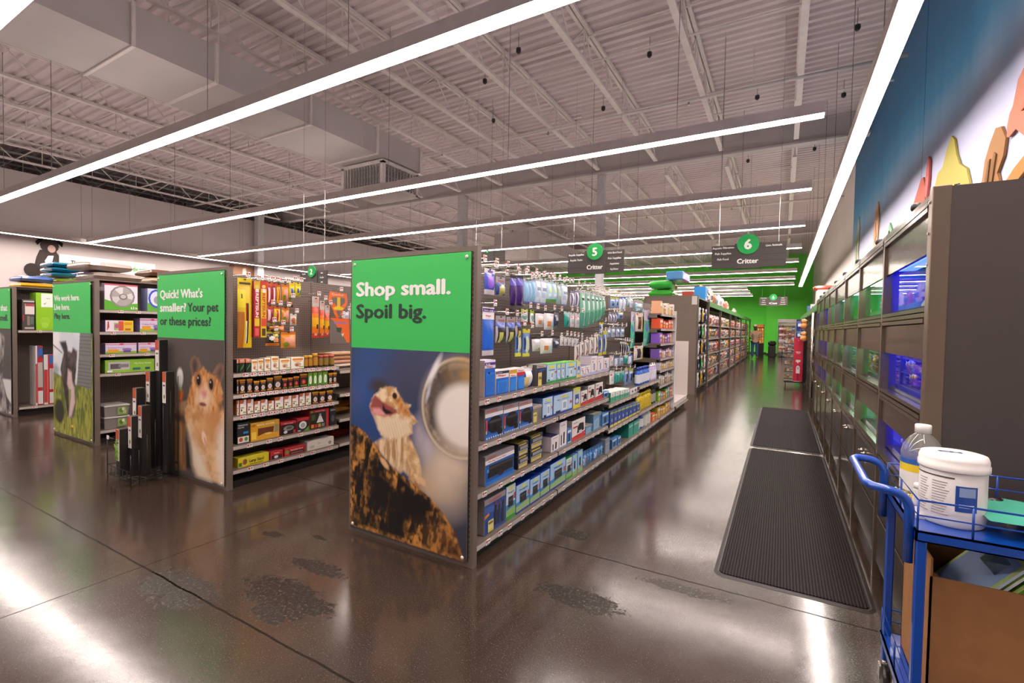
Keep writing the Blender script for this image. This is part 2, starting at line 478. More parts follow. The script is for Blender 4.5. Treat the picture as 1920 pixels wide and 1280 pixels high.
for k, (y, x0, x1) in enumerate(ROWS):
    light_row((x0, y, ZL), (x1, y, ZL), 'long white linear ceiling light running across the store, %s from the front' % ORD[k + 1])
light_row((.725, .4, ZL), (.725, 28.2, ZL), 'long white linear ceiling light running along the fish tank wall')
light_row((-18.75, 1.0, ZL), (-18.75, 31, ZL), 'long white linear ceiling light running along the left wall')

# ------------------------------------------------------------------ ducts
t = thing('air_duct', 'big white box duct running under the joists toward the diffuser', 'duct', (-7.93, 0, 0))
MB().box(-.70, YN, 4.98, .70, 8.35, 5.5).build('duct_body', DUCTWHITE, t)
for y in (1.4, 2.86, 3.87, 5.44, 7.0, 8.3):
    MB().box(-.74, y - .02, 4.955, .74, y + .02, 5.52).build('joint_flange', STEELWHITE, t)
hg = MB()
for y in (1.5, 3.9, 6.6):
    for x in (-.72, .72): MB().tube([(x, y, 5.0), (x, y, 6.7)], .008, 4).build('hanger_rod', STEELWHITE, t)
t = thing('air_diffuser', 'white louvred box diffuser hanging below the big duct end', 'vent', (-7.88, 7.75, 4.398))
mb = MB().box(-.62, -.55, 0, .62, .55, .06).box(-.62, -.55, .48, .62, .55, .555)
for sx in (-1, 1):
    for sy in (-1, 1): mb.cbox(sx * .58, sy * .51, .27, .08, .08, .5)
mb.build('frame', STEELWHITE, t)
MB().box(-.45, -.4, .06, .45, .4, .48).build('inner_box', mat('duct_inside', hx('6f6864'), .7), t)
lv = MB()
for k in range(13): lv.cbox(-.5 + k * 1.0 / 12, -.52, .27, .012, .05, .43)
for k in range(11): lv.cbox(.59, -.45 + k * .9 / 10, .27, .05, .012, .43)
for k in range(3): lv.cbox(0, -.47, .14 + k * .13, 1.0, .02, .012); lv.cbox(.54, 0, .14 + k * .13, .02, .9, .012)
lv.build('louvres', DUCTWHITE, t)
MB().tube([(.2, -.3, 0), (.2, -.3, -.1), (-.3, -.3, -.1), (-.3, -.3, 0)], .02, 6).build('drain_pipe', STEELWHITE, t)
t = thing('air_duct', 'pale box duct dropping from the roof far behind aisle five sign', 'duct', (-10.7, 24.5, 0))
MB().box(-.9, -6, 5.2, .9, 1.5, 5.8).build('duct_body', DUCTWHITE, t)
MB().box(-.6, -5.6, 4.7, .6, -4.4, 5.2).build('diffuser_box', STEELWHITE, t)

# ------------------------------------------------------------------ wall mural and cut-outs over the tanks
def mural_mat():
    m, nt, b = nodemat('mural_print'); L = nt.links
    tc = nt.nodes.new('ShaderNodeTexCoord'); sp = nt.nodes.new('ShaderNodeSeparateXYZ'); L.new(tc.outputs['Object'], sp.inputs[0])
    n = nt.nodes.new('ShaderNodeTexNoise'); n.inputs['Scale'].default_value = 1.0; n.inputs['Detail'].default_value = 3
    mp = nt.nodes.new('ShaderNodeMapping'); mp.inputs['Scale'].default_value = (1, 2.2, .35)
    L.new(tc.outputs['Object'], mp.inputs[0]); L.new(mp.outputs[0], n.inputs['Vector'])
    ad = nt.nodes.new('ShaderNodeMath'); ad.operation = 'MULTIPLY_ADD'; ad.inputs[1].default_value = .5; L.new(n.outputs['Fac'], ad.inputs[0]); L.new(sp.outputs[2], ad.inputs[2])
    mr = nt.nodes.new('ShaderNodeMapRange'); mr.inputs[1].default_value = 2.5; mr.inputs[2].default_value = 7.0; L.new(ad.outputs[0], mr.inputs[0])
    r = nt.nodes.new('ShaderNodeValToRGB'); e = r.color_ramp.elements
    st = [(0, hx('c6c6e2')), (.33, hx('b9bfde')), (.42, hx('8bb2d8')), (.52, hx('3a8cba')), (.64, hx('216f9f')), (1, hx('1a5a86'))]
    while len(e) < len(st): e.new(.5)
    for i, (p, c) in enumerate(st): e[i].position = p; e[i].color = c + (1,)
    L.new(mr.outputs[0], r.inputs[0]); L.new(r.outputs[0], b.inputs['Base Color']); b.inputs['Roughness'].default_value = .6
    return m
MUR = mural_mat()
for y0, y1, lab in ((YN + .2, 8.63, 'blue to white wall mural panel above the nearest fish tanks'), (8.66, 16.2, 'blue to white wall mural panel above the farther fish tanks')):
    o = MB().box(XR - .02, y0, 1.9, XR - .002, y1, 6.6).build('wall_mural', MUR); tag(o, lab, 'mural')
def cutout(name, lab, cat, shapes):
    """flat animal board standing off the wall; outline points are (y, z) on the wall"""
    t = thing(name, lab, cat, (XR - .045, 0, 0))
    for pn, pts, col, off in shapes:
        mb = MB(); n = len(pts)
        f = [(-off, p[0], p[1]) for p in pts]; bk = [(.02 - off * .4, p[0], p[1]) for p in pts]
        mb.face(f, col)
        for k in range(n): mb.face([f[k], bk[k], bk[(k + 1) % n], f[(k + 1) % n]], tuple(v * .8 for v in col))
        mb.build(pn, MATTE, t)
YEL = hx('b3a853'); BRN = hx('9c7046')
cutout('frog_cutout', 'yellow-green climbing animal cut-out on the blue mural wall', 'wall art', [
    ('body', [(7.75, 3.22), (7.86, 3.3), (7.7, 3.5), (7.5, 3.52), (7.35, 3.68), (7.2, 3.78), (7.08, 3.7), (6.98, 3.5), (6.86, 3.36), (6.62, 3.24), (6.5, 3.05), (6.5, 2.7), (6.6, 2.7), (6.64, 3.0), (6.8, 3.14), (7.0, 3.18), (7.1, 3.1), (7.12, 2.7), (7.26, 2.7), (7.26, 3.12), (7.42, 3.2), (7.6, 3.16)], YEL, .0),
    ('leg', [(6.64, 2.7), (6.64, 2.94), (6.74, 3.0), (6.85, 2.7)], hx('b9b53e'), .012),
    ('belly', [(7.13, 2.7), (7.12, 3.06), (7.2, 3.14), (7.25, 2.7)], hx('e8dd8a'), .012)])
cutout('number_tag_cutout', 'green and white tag peeking over the tanks beside yellow cut-out', 'wall art', [('tag', [(7.32, 2.7), (7.32, 3.15), (7.12, 3.18), (7.12, 2.7)], hx('4f9a5a'), 0), ('stripe', [(7.26, 2.75), (7.26, 3.0), (7.17, 3.0), (7.17, 2.75)], hx('e4ebe2'), .012)])
cutout('gecko_cutout', 'brown striped gecko cut-out reaching up beside the yellow one', 'wall art', [
    ('body', [(6.22, 2.6), (6.28, 2.8), (6.14, 3.0), (6.1, 3.15), (5.98, 3.28), (5.86, 3.37), (5.74, 3.34), (5.62, 3.2), (5.66, 3.06), (5.78, 2.95), (5.72, 2.86), (5.62, 2.6)], BRN, 0),
    ('stripe', [(6.12, 2.7), (5.98, 3.1), (5.93, 3.12), (6.03, 2.7)], hx('7d5a34'), .012),
    ('stripe', [(5.98, 2.75), (5.84, 3.15), (5.79, 3.12), (5.9, 2.75)], hx('7d5a34'), .012),
    ('arm', [(5.8, 2.72), (5.4, 2.88), (5.1, 2.95), (5.0, 2.85), (5.4, 2.74), (5.7, 2.6)], hx('b07d3c'), .006)])
cutout('fish_cutout', 'salmon pink animal cut-out at the right edge of the mural', 'wall art', [
    ('body', [(5.60, 3.22), (5.60, 3.3), (5.56, 3.38), (5.5, 3.42), (5.42, 3.6), (5.2, 3.7), (4.9, 3.6), (4.9, 3.1), (5.2, 3.05), (5.42, 3.2), (5.55, 3.18), (5.6, 3.2)], hx('b97660'), 0),
    ('fin', [(5.3, 3.3), (5.1, 3.5), (4.95, 3.3)], hx('c4694f'), .012)])
cutout('fish_cutout', 'red fish cut-out rising behind the first two tanks', 'wall art', [
    ('body', [(9.0, 3.2), (9.02, 3.35), (8.8, 3.5), (8.55, 3.66), (8.42, 3.66), (8.3, 3.5), (8.26, 3.2)], hx('b96253'), 0),
    ('tail', [(8.28, 3.4), (8.24, 3.7), (8.16, 3.86), (8.1, 3.8), (8.1, 3.55), (8.18, 3.3)], hx('cf6a66'), .006)])
cutout('lizard_cutout', 'pale green animal cut-out low on the mural behind tanks', 'wall art', [('body', [(11.0, 3.0), (10.9, 3.3), (10.7, 3.5), (10.5, 3.35), (10.4, 3.0)], hx('7fae86'), 0), ('eye', [(10.75, 3.3), (10.7, 3.36), (10.65, 3.3)], BLACK, .01)])
cutout('bird_cutout', 'peach animal cut-out in the middle of the far mural', 'wall art', [('body', [(12.3, 3.2), (12.5, 3.6), (12.3, 4.1), (12.05, 4.2), (11.9, 3.8), (12.0, 3.2)], hx('dcab86'), 0), ('wing', [(12.25, 3.4), (12.2, 3.8), (12.05, 3.5)], hx('c98e62'), .01)])
cutout('plant_cutout', 'grey-green leafy cut-out at the far end of the mural', 'wall art', [('leaf', [(15.6, 3.2), (15.5, 3.8), (15.2, 4.1), (14.9, 4.5), (14.7, 4.2), (14.8, 3.6), (14.7, 3.2)], hx('b7bda6'), 0), ('leaf', [(15.3, 3.3), (15.2, 3.7), (15.0, 3.9), (15.0, 3.3)], hx('a0a98c'), .01)])

# ------------------------------------------------------------------ left wall pictures
t = thing('wall_banner', 'long white banner with a treat slogan on the left wall', 'banner', (XP + .01, 0, 0))
mb = MB().box(0, 5.802, 2.872, .03, 8.389, 3.554, hx('d6d2d0'))
mb.build('board', MATTE, t)
def wall_text(body, y, z, h, col, parent, x, name='lettering', width=None):
    mb = MB().text(body, 0, 0, h, 0, col, width=width, bold=.03)
    mb.xform(Matrix.Translation((x, y, z)) @ Matrix.Rotation(R90, 4, 'Z'))
    return mb.build(name, MATTE, parent)
wall_text('The better the treat', 6.076, 3.24, .157, hx('2d2b29'), t, .034, width=1.14)
wall_text('the bigger the welcome.', 7.252, 3.24, .157, hx('5aa845'), t, .034, width=1.06)
def cut2(name, lab, shapes):
    t = thing(name, lab, 'wall art', (XP + .003, 0, 0))
    for pn, pts, col, off in shapes:
        mb = MB(); n = len(pts)
        f = [(.02 + off, p[0], p[1]) for p in pts]; bk = [(0, p[0], p[1]) for p in pts]
        mb.face(f, col)
        for k in range(n): mb.face([f[k], bk[k], bk[(k + 1) % n], f[(k + 1) % n]], col)
        mb.build(pn, MATTE, t)
def ring(cy, cz, ry, rz, n=14, a0=0): return [(cy + ry * math.cos(a0 + 2 * math.pi * k / n), cz + rz * math.sin(a0 + 2 * math.pi * k / n)) for k in range(n)]
DK = hx('3b3230')
cut2('dog_cutout', 'sitting black dog cut-out on the left wall beside the banner', [
    ('body', [(5.19, 2.833), (5.292, 3.382), (5.37, 3.617), (5.723, 3.656), (5.841, 3.382), (5.88, 2.833)], DK, 0),
    ('haunch', ring(5.19, 2.99, 0.172, 0.204), hx('2e2725'), .005),
    ('head', ring(5.59, 3.774, 0.212, 0.235), hx('38302e'), .01),
    ('ear', [(5.331, 3.946), (5.268, 3.852), (5.316, 3.758), (5.41, 3.891), (5.488, 4.009)], BLACK, .015), ('ear', [(5.762, 3.977), (5.896, 3.899), (5.88, 3.774), (5.786, 3.868), (5.684, 4.009)], BLACK, .015),
    ('muzzle', ring(5.629, 3.68, 0.094, 0.118, 10), hx('b89a90'), .018), ('bib', [(5.472, 3.288), (5.551, 3.46), (5.676, 3.476), (5.645, 3.303), (5.527, 3.193)], hx('e9dcd6'), .01)])
cut2('dog_cutout', 'tan and white animal cut-out on the left wall above hamster poster', [
    ('head', [(11.211, 3.146), (11.133, 3.695), (11.25, 3.891), (11.682, 3.946), (11.995, 3.852), (12.152, 3.578), (12.074, 3.146)], hx('b58a6e'), 0),
    ('blaze', [(11.564, 3.774), (11.682, 3.813), (11.799, 3.225), (11.525, 3.225)], hx('efe4dc'), .01),
    ('ear', [(11.133, 3.695), (11.015, 3.813), (11.054, 3.899), (11.25, 3.899)], hx('94694f'), .012), ('ear', [(11.995, 3.852), (12.152, 3.734), (12.309, 3.46), (12.152, 3.538)], hx('94694f'), .012)])
for y0, w, lab in ((13.5, .7, 'blank white picture board on the left wall, the nearer one'), (14.7, .63, 'blank white picture board on the left wall, the farther one')):
    tag(MB().box(XP + .002, y0, 3.07, XP + .03, y0 + w, 3.62, hx('f0eceb')).build('picture_board', MATTE), lab, 'picture')

# ------------------------------------------------------------------ hanging aisle signs
SIGNG = hx('55504e')
def aisle_sign(x, y, z0, w, h, num, title, left, right, lab, circ=.17):
    t = thing('aisle_sign', lab, 'sign', (x, y, z0), group='hanging aisle signs')
    w3 = w * .36 / 2
    mb = MB().box(-w / 2, 0, 0, -w3, .03, h * .93, SIGNG).box(-w3, -.012, -.02, w3, .035, h * .98, SIGNG).box(w3, 0, 0, w / 2, .03, h * .96, SIGNG)
    for s in (-1, 1):
        for k in range(1, 4): mb.rect(min(s * w3, s * w / 2), h * k / 4, max(s * w3, s * w / 2), h * k / 4 + .004, -.001, hx('2f2c2b'))
    mb.build('board', MATTE, t)
    MB().lathe([(circ, 0, hx('2faa58')), (circ, .03, hx('2faa58'))], 32, 0, -.03, h * .93, axis='y').build('number_disc', MATTE, t)
    MB().text(num, 0, h * .93 - circ * .5, circ * 1.0, -.0325, hx('f4f2ee'), bold=.05, align='c').build('number', MATTE, t)
    tx = MB()
    if title: tx.text(title, 0, h * .16, h * .20, -.014, hx('f4f2ee'), width=w * .28, bold=.04, align='c')
    for s, lines in ((-1, left), (1, right)):
        for k, ln in enumerate(lines):
            tx.text(ln, s * (w3 + w / 2) / 2, h * (.80 - k * .235), h * .085, -.003, hx('f4f2ee'), width=min(w * .30, .019 * len(ln) * w / 1.1), bold=.03, align='c')
    tx.build('lettering', MATTE, t)
    MB().tube([(-w * .4, .015, h * .93), (-w * .4, .015, 6.7 - z0)], .003, 4).tube([(w * .4, .015, h * .93), (w * .4, .015, 6.7 - z0)], .003, 4).build('suspension_wires', CHROME, t)
aisle_sign(-.55, 9.0, 2.61, 1.14, .42, '6', 'Critter', ['Aquatic Filtration', 'Fish Supplies', 'Fish Food'], ['Live Animals'], 'dark hanging aisle sign with green 6 disc over the tank aisle')
aisle_sign(-3.42, 9.4, 2.68, 1.22, .47, '5', 'Critter', ['Reptile Supplies', 'Reptile Tanks'], ['Wild Bird Food', 'Fish Supplies', 'Aquariums', 'Aq Décor'], 'dark hanging aisle sign with green 5 disc beside the long gondola')
aisle_sign(-.46, 28.0, 2.92, 1.28, .46, '6', 'Cat', ['Natural Diet', 'Treats', 'Wellness', 'Grain Free'], ['Litter', 'Cat Food', 'Specialty', 'Dental Diet'], 'small far hanging sign with green 6 disc against the green wall', circ=.17)
aisle_sign(-6.35, 4.85, 2.05, .62, .29, '2', '', ['Reptile', 'Habitats'], ['Bird', 'Food Bar', 'Seed'], 'dark hanging sign with green 2 disc above the hamster gondola', circ=.085)
aisle_sign(-4.9, 7.6, 2.76, .72, .2, '4', '', [], [], 'dark hanging sign half hidden behind the lizard poster top', circ=.03)

# stock: kind, start and end along the shelf, height
SH_A = [('cart_purple', 2.601, 2.737, 0.244),
 ('cart_navy', 2.744, 2.922, 0.165),
 ('cart_yellow', 2.933, 3.035, 0.162),
 ('cart_red', 3.041, 3.16, 0.163),
 ('pad_bag', 3.168, 3.357, 0.169),
 ('filter_dark', 3.363, 3.543, 0.17),
 ('uv_box', 3.55, 3.746, 0.164),
 ('uv_box', 3.752, 3.836, 0.16),
 ('uv_box', 3.843, 3.931, 0.16),
 ('uv_box', 3.938, 4.198, 0.16),
 ('yellow_box', 4.206, 4.307, 0.155),
 ('white_box', 4.315, 4.444, 0.096),
 ('white_box', 4.45, 4.594, 0.098),
 ('white_tall', 4.602, 4.786, 0.182),
 ('white_tall', 4.795, 4.984, 0.174),
 ('white_box', 4.994, 5.186, 0.147)]
SH_B = [('air_black', 2.613, 2.85, 0.207),
 ('air_black', 2.853, 3.074, 0.202),
 ('air_black', 3.079, 3.3, 0.197),
 ('grey_pack', 3.309, 3.471, 0.133),
 ('blue_box', 3.481, 3.683, 0.175),
 ('blue_box', 3.694, 4.122, 0.17),
 ('yellow_box', 4.135, 4.324, 0.191),
 ('hob_red', 4.333, 4.513, 0.144),
 ('hob_red', 4.522, 4.724, 0.178),
 ('hob_red', 4.748, 4.987, 0.184),
 ('blue_small', 5.004, 5.198, 0.061)]
SH_C = [('big_black', 2.622, 3.025, 0.197),
 ('pump_box', 3.074, 3.245, 0.193, 2),
 ('pump_box', 3.272, 3.499, 0.212, 2),
 ('white_tower', 3.665, 3.832, 0.13),
 ('white_tower', 3.839, 4.006, 0.228),
 ('blue_small', 4.012, 4.113, 0.136),
 ('hob_red', 4.121, 4.473, 0.193),
 ('blue_clear', 4.482, 4.688, 0.082),
 ('blue_clear', 4.698, 4.956, 0.172),
 ('blue_small', 4.973, 5.221, 0.139)]
SH_D = [('wine_box', 2.625, 2.909, 0.24),
 ('green_filter', 2.913, 3.054, 0.25),
 ('blue_filter', 3.059, 3.281, 0.214),
 ('blue_filter', 3.285, 3.465, 0.2),
 ('blue_filter', 3.471, 3.649, 0.205),
 ('blue_filter', 3.656, 3.993, 0.228),
 ('green_filter', 4.0, 4.145, 0.194),
 ('blue_light', 4.153, 4.279, 0.197),
 ('blue_light', 4.287, 4.42, 0.208),
 ('blister', 4.434, 4.498, 0.162),
 ('blister', 4.51, 4.575, 0.16),
 ('blister', 4.587, 4.654, 0.157),
 ('blister', 4.667, 4.736, 0.154),
 ('blister', 4.749, 4.82, 0.151),
 ('blister', 4.833, 4.906, 0.148),
 ('blister', 4.92, 4.995, 0.145),
 ('blister', 5.009, 5.087, 0.142),
 ('grey_box', 5.114, 5.275, 0.16)]
SH_E = [('teal_white', 5.262, 5.431, 0.115),
 ('teal_white', 5.442, 5.621, 0.108),
 ('teal_white', 5.632, 5.822, 0.1),
 ('teal_white', 5.834, 6.036, 0.092),
 ('tri_white', 6.061, 6.535, 0.076)]
SH_F = [('yb_card', 5.264, 5.393, 0.186),
 ('yb_card', 5.405, 5.539, 0.18),
 ('yb_card', 5.552, 5.693, 0.174),
 ('yb_card', 5.706, 5.854, 0.168),
 ('yb_card', 5.868, 6.022, 0.161),
 ('yb_card', 6.037, 6.2, 0.154),
 ('yb_card', 6.215, 6.386, 0.146),
 ('yb_card', 6.402, 6.582, 0.138)]
SH_G = [('blue_small', 5.354, 5.559, 0.109),
 ('blue_small', 5.58, 5.711, 0.099),
 ('teal_box', 6.037, 6.263, 0.179),
 ('teal_box', 6.276, 6.561, 0.171)]
PG_1 = [('glove_pack', 2.899, 3.046, 1.937, 1.748),
 ('ammonia_pack', 3.056, 3.198, 1.893, 1.754),
 ('net_purple', 3.281, 3.377, 1.927, 1.682),
 ('net_purple', 3.386, 3.495, 1.939, 1.688),
 ('bag_blue', 3.515, 3.582, 1.919, 1.716),
 ('bag_blue', 3.582, 3.641, 1.925, 1.715),
 ('bag_blue', 3.646, 3.712, 1.936, 1.719),
 ('bag_white', 3.717, 3.817, 1.95, 1.719),
 ('bag_white', 3.823, 3.938, 1.952, 1.72),
 ('bag_green', 3.944, 4.054, 1.949, 1.751),
 ('bag_green', 4.06, 4.163, 1.949, 1.757),
 ('bag_grey', 4.17, 4.276, 1.944, 1.743),
 ('bag_white', 4.29, 4.428, 1.951, 1.734),
 ('tube_pack', 4.508, 4.622, 1.898, 1.733),
 ('tube_pack', 4.632, 4.755, 1.919, 1.74),
 ('vac_tube', 4.787, 4.928, 1.921, 1.515),
 ('vac_tube', 4.945, 5.078, 1.921, 1.534),
 ('vac_tube', 5.096, 5.218, 1.92, 1.56),
 ('vac_tube', 5.236, 5.345, 1.917, 1.588),
 ('vac_tube', 5.365, 5.468, 1.914, 1.616),
 ('vac_tube', 5.489, 5.596, 1.909, 1.67),
 ('blue_sleeve', 2.883, 3.048, 1.652, 1.294),
 ('carbon_pack', 3.065, 3.217, 1.594, 1.387),
 ('carbon_pack', 3.225, 3.372, 1.59, 1.393),
 ('carbon_pack', 3.38, 3.462, 1.594, 1.409),
 ('green_red', 3.469, 3.593, 1.665, 1.543),
 ('green_red', 3.633, 3.703, 1.662, 1.536),
 ('media_white', 3.735, 3.896, 1.654, 1.515),
 ('media_white', 3.907, 4.116, 1.666, 1.492),
 ('media_dark', 4.128, 4.227, 1.663, 1.524),
 ('teal_pack', 4.369, 4.506, 1.678, 1.522),
 ('pack_white', 4.52, 4.635, 1.673, 1.523),
 ('pack_white', 4.65, 4.785, 1.672, 1.519),
 ('yb_pack', 3.374, 3.484, 1.515, 1.267),
 ('yb_pack', 3.503, 3.639, 1.498, 1.26),
 ('pack_small', 3.683, 3.829, 1.424, 1.3),
 ('media_white', 3.84, 4.103, 1.432, 1.273),
 ('media_dark', 4.116, 4.253, 1.41, 1.317),
 ('tag_pack', 4.277, 4.369, 1.43, 1.335),
 ('tag_pack', 4.377, 4.464, 1.424, 1.332),
 ('tag_pack', 4.473, 4.563, 1.418, 1.33),
 ('tag_pack', 4.572, 4.665, 1.412, 1.322),
 ('tag_pack', 4.674, 4.771, 1.405, 1.325),
 ('long_white', 4.653, 4.789, 1.348, 1.165),
 ('long_white', 4.804, 4.931, 1.363, 1.193),
 ('long_white', 4.946, 5.079, 1.385, 1.205),
 ('long_white', 5.094, 5.234, 1.413, 1.223),
 ('long_white', 5.249, 5.396, 1.456, 1.223),
 ('yb_pack', 5.413, 5.548, 1.475, 1.191),
 ('yb_pack', 5.567, 5.709, 1.489, 1.198)]
PG_3 = [('blue_card', 5.803, 5.999, 1.92, 1.784),
 ('blue_card', 6.013, 6.159, 1.932, 1.8),
 ('blue_white', 6.182, 6.351, 1.951, 1.765),
 ('blue_white', 6.366, 6.503, 1.962, 1.787),
 ('bag_grey', 6.528, 6.66, 1.973, 1.831),
 ('bag_white', 6.687, 6.824, 1.984, 1.816),
 ('tube_pack', 5.754, 5.86, 1.719, 1.598),
 ('tube_pack', 5.873, 5.97, 1.723, 1.6),
 ('tube_pack', 5.983, 6.083, 1.727, 1.602),
 ('blue_card', 6.116, 6.393, 1.75, 1.65),
 ('yb_pack', 5.424, 5.56, 1.591, 1.424),
 ('pack_grey', 5.706, 5.853, 1.53, 1.409),
 ('pack_grey', 5.874, 6.052, 1.545, 1.407),
 ('pack_grey', 6.075, 6.239, 1.541, 1.413),
 ('pack_grey', 6.263, 6.462, 1.543, 1.411),
 ('thin_pack', 6.279, 6.365, 1.346, 1.186),
 ('thin_pack', 6.385, 6.466, 1.345, 1.167),
 ('thin_pack', 6.485, 6.57, 1.336, 1.163),
 ('yb_pack', 6.59, 6.719, 1.319, 1.174),
 ('pack_white', 5.837, 6.013, 1.174, 1.035),
 ('blue_white', 6.037, 6.223, 1.151, 1.023),
 ('pack_grey', 6.247, 6.445, 1.149, 1.025),
 ('teal_pack', 6.469, 6.652, 1.155, 1.027),
 ('blue_white', 6.679, 6.901, 1.154, 1.014),
 ('pack_white', 5.851, 6.051, 0.979, 0.798),
 ('teal_pack', 6.075, 6.264, 0.95, 0.792),
 ('teal_pack', 6.288, 6.488, 0.942, 0.786),
 ('blue_card', 6.511, 6.696, 0.965, 0.72),
 ('blue_card', 6.723, 6.949, 0.95, 0.722)]
PG_4 = [('teal_card', 6.869, 7.353, 1.951, 1.768),
 ('green_glove', 6.689, 6.899, 1.771, 1.246),
 ('mesh_box', 6.915, 7.372, 1.768, 1.487),
 ('green_glove', 7.401, 7.881, 1.821, 1.257),
 ('green_glove', 8.193, 8.522, 1.725, 1.313),
 ('mesh_box', 6.874, 7.424, 1.27, 1.059)]
SH_Q1 = [('dark_green', 2.492, 2.51, 0.124),
 ('dark_green', 2.514, 2.567, 0.125),
 ('dark_green', 2.573, 2.627, 0.124),
 ('bulb_white', 2.631, 2.689, 0.111),
 ('bulb_white', 2.691, 2.751, 0.115),
 ('bulb_white', 2.757, 2.82, 0.124),
 ('bulb_white', 2.825, 2.909, 0.135),
 ('bulb_white', 2.914, 3.034, 0.107),
 ('bulb_white', 3.039, 3.195, 0.118),
 ('jar_yellow', 3.204, 3.251, 0.129),
 ('jar_yellow', 3.254, 3.306, 0.127),
 ('jar_yellow', 3.314, 3.375, 0.146),
 ('jar_pink', 3.384, 3.441, 0.124),
 ('jar_pink', 3.449, 3.517, 0.125),
 ('jar_pink', 3.527, 3.592, 0.124)]
SH_Q2 = [('bulb_dark', 2.492, 2.51, 0.129),
 ('bulb_dark', 2.516, 2.574, 0.13),
 ('bulb_dark', 2.585, 2.641, 0.13),
 ('bulb_dark', 2.651, 2.71, 0.102),
 ('bulb_dark', 2.716, 2.774, 0.105),
 ('bulb_dark', 2.78, 2.848, 0.122),
 ('bulb_dark', 2.854, 2.94, 0.135),
 ('bulb_red', 2.945, 3.004, 0.102),
 ('bulb_red', 3.009, 3.064, 0.106),
 ('bulb_red', 3.069, 3.136, 0.115),
 ('bulb_red', 3.142, 3.233, 0.136),
 ('bulb_green', 3.241, 3.297, 0.149),
 ('bulb_green', 3.303, 3.355, 0.15),
 ('bulb_green', 3.361, 3.422, 0.153),
 ('bulb_green', 3.426, 3.488, 0.151),
 ('bulb_dark', 3.496, 3.552, 0.115),
 ('bulb_dark', 3.556, 3.61, 0.116)]
SH_Q3 = [('terra_white', 2.493, 2.514, 0.139),
 ('terra_white', 2.52, 2.585, 0.138),
 ('terra_white', 2.59, 2.653, 0.133),
 ('terra_white', 2.658, 2.718, 0.105),
 ('terra_white', 2.722, 2.793, 0.113),
 ('terra_white', 2.798, 2.86, 0.093),
 ('terra_white', 2.866, 2.961, 0.119),
 ('terra_white', 2.966, 3.051, 0.12),
 ('terra_white', 3.056, 3.131, 0.117),
 ('terra_white', 3.138, 3.206, 0.129),
 ('terra_white', 3.212, 3.281, 0.129),
 ('bulb_dark', 3.29, 3.371, 0.128),
 ('bulb_dark', 3.378, 3.462, 0.121),
 ('bulb_dark', 3.475, 3.561, 0.123)]
SH_Q4 = [('heat_dark', 2.495, 2.613, 0.196),
 ('rock_heater', 2.619, 2.922, 0.172),
 ('lamp_red', 2.929, 3.105, 0.126),
 ('lamp_green', 3.112, 3.256, 0.141),
 ('combo_red', 3.262, 3.508, 0.205),
 ('heat_black', 3.517, 3.602, 0.193)]
SH_Q5 = [('lamp_stand', 2.5, 2.813, 0.088),
 ('red_small', 2.819, 2.961, 0.079),
 ('red_long', 2.969, 3.221, 0.078),
 ('white_long', 3.229, 3.581, 0.094)]
PG_Q = [('lamp_tall', 2.616, 2.762, 1.936, 1.264),
 ('sun_red', 2.764, 2.83, 1.918, 1.364),
 ('sun_yellow', 2.834, 2.9, 1.925, 1.363),
 ('tube_red', 2.913, 2.967, 1.923, 1.704),
 ('tube_red', 2.97, 3.017, 1.924, 1.707),
 ('tube_yellow', 3.021, 3.063, 1.916, 1.714),
 ('treat_orange', 3.073, 3.158, 1.918, 1.74),
 ('treat_yellow', 3.161, 3.227, 1.947, 1.789),
 ('treat_yellow', 3.232, 3.302, 1.945, 1.802),
 ('tube_red', 2.905, 2.986, 1.688, 1.523),
 ('tube_yellow', 2.99, 3.064, 1.683, 1.525),
 ('treat_orange', 3.074, 3.165, 1.675, 1.523),
 ('treat_dark', 3.126, 3.213, 1.769, 1.68),
 ('treat_white', 3.173, 3.254, 1.613, 1.489),
 ('treat_dark', 2.915, 3.005, 1.511, 1.426),
 ('treat_orange', 3.01, 3.108, 1.487, 1.422),
 ('treat_black', 2.899, 3.056, 1.422, 1.277),
 ('treat_orange', 3.066, 3.245, 1.418, 1.251)]
PG_R = [('fire_pack', 3.443, 3.535, 1.813, 1.354),
 ('fire_pack', 3.545, 3.608, 1.772, 1.357),
 ('fire_pack', 3.614, 3.677, 1.724, 1.371),
 ('hammock_card', 3.649, 3.939, 1.886, 1.575),
 ('hammock_low', 3.672, 3.973, 1.581, 1.292),
 ('pack_white', 3.861, 3.96, 1.668, 1.568),
 ('pack_white', 3.971, 4.035, 1.772, 1.571),
 ('treat_white', 3.98, 4.04, 1.561, 1.329)]
SH_W1 = [('wheel_box', 2.55, 2.906, 0.323),
 ('wheel_round', 3.005, 3.228, 0.297)]
SH_W2 = [('start_box', 2.558, 2.856, 0.14),
 ('pastel_box', 2.918, 3.212, 0.174)]
SH_W3 = [('pastel_box', 2.556, 2.892, 0.129),
 ('pastel_box', 2.901, 3.148, 0.129)]
SH_W4 = [('green_long', 2.549, 3.093, 0.16)]
SH_W5 = [('storage_bin', 2.543, 2.81, 0.151)]
SH_P1 = [('pet_pack', 2.59, 2.734, 0.477),
 ('green_box', 2.746, 2.96, 0.594),
 ('blue_pack', 2.966, 3.054, 0.499)]
SH_P2 = [('gate_box', 2.738, 2.825, 0.943),
 ('gate_box', 2.834, 3.047, 0.8)]

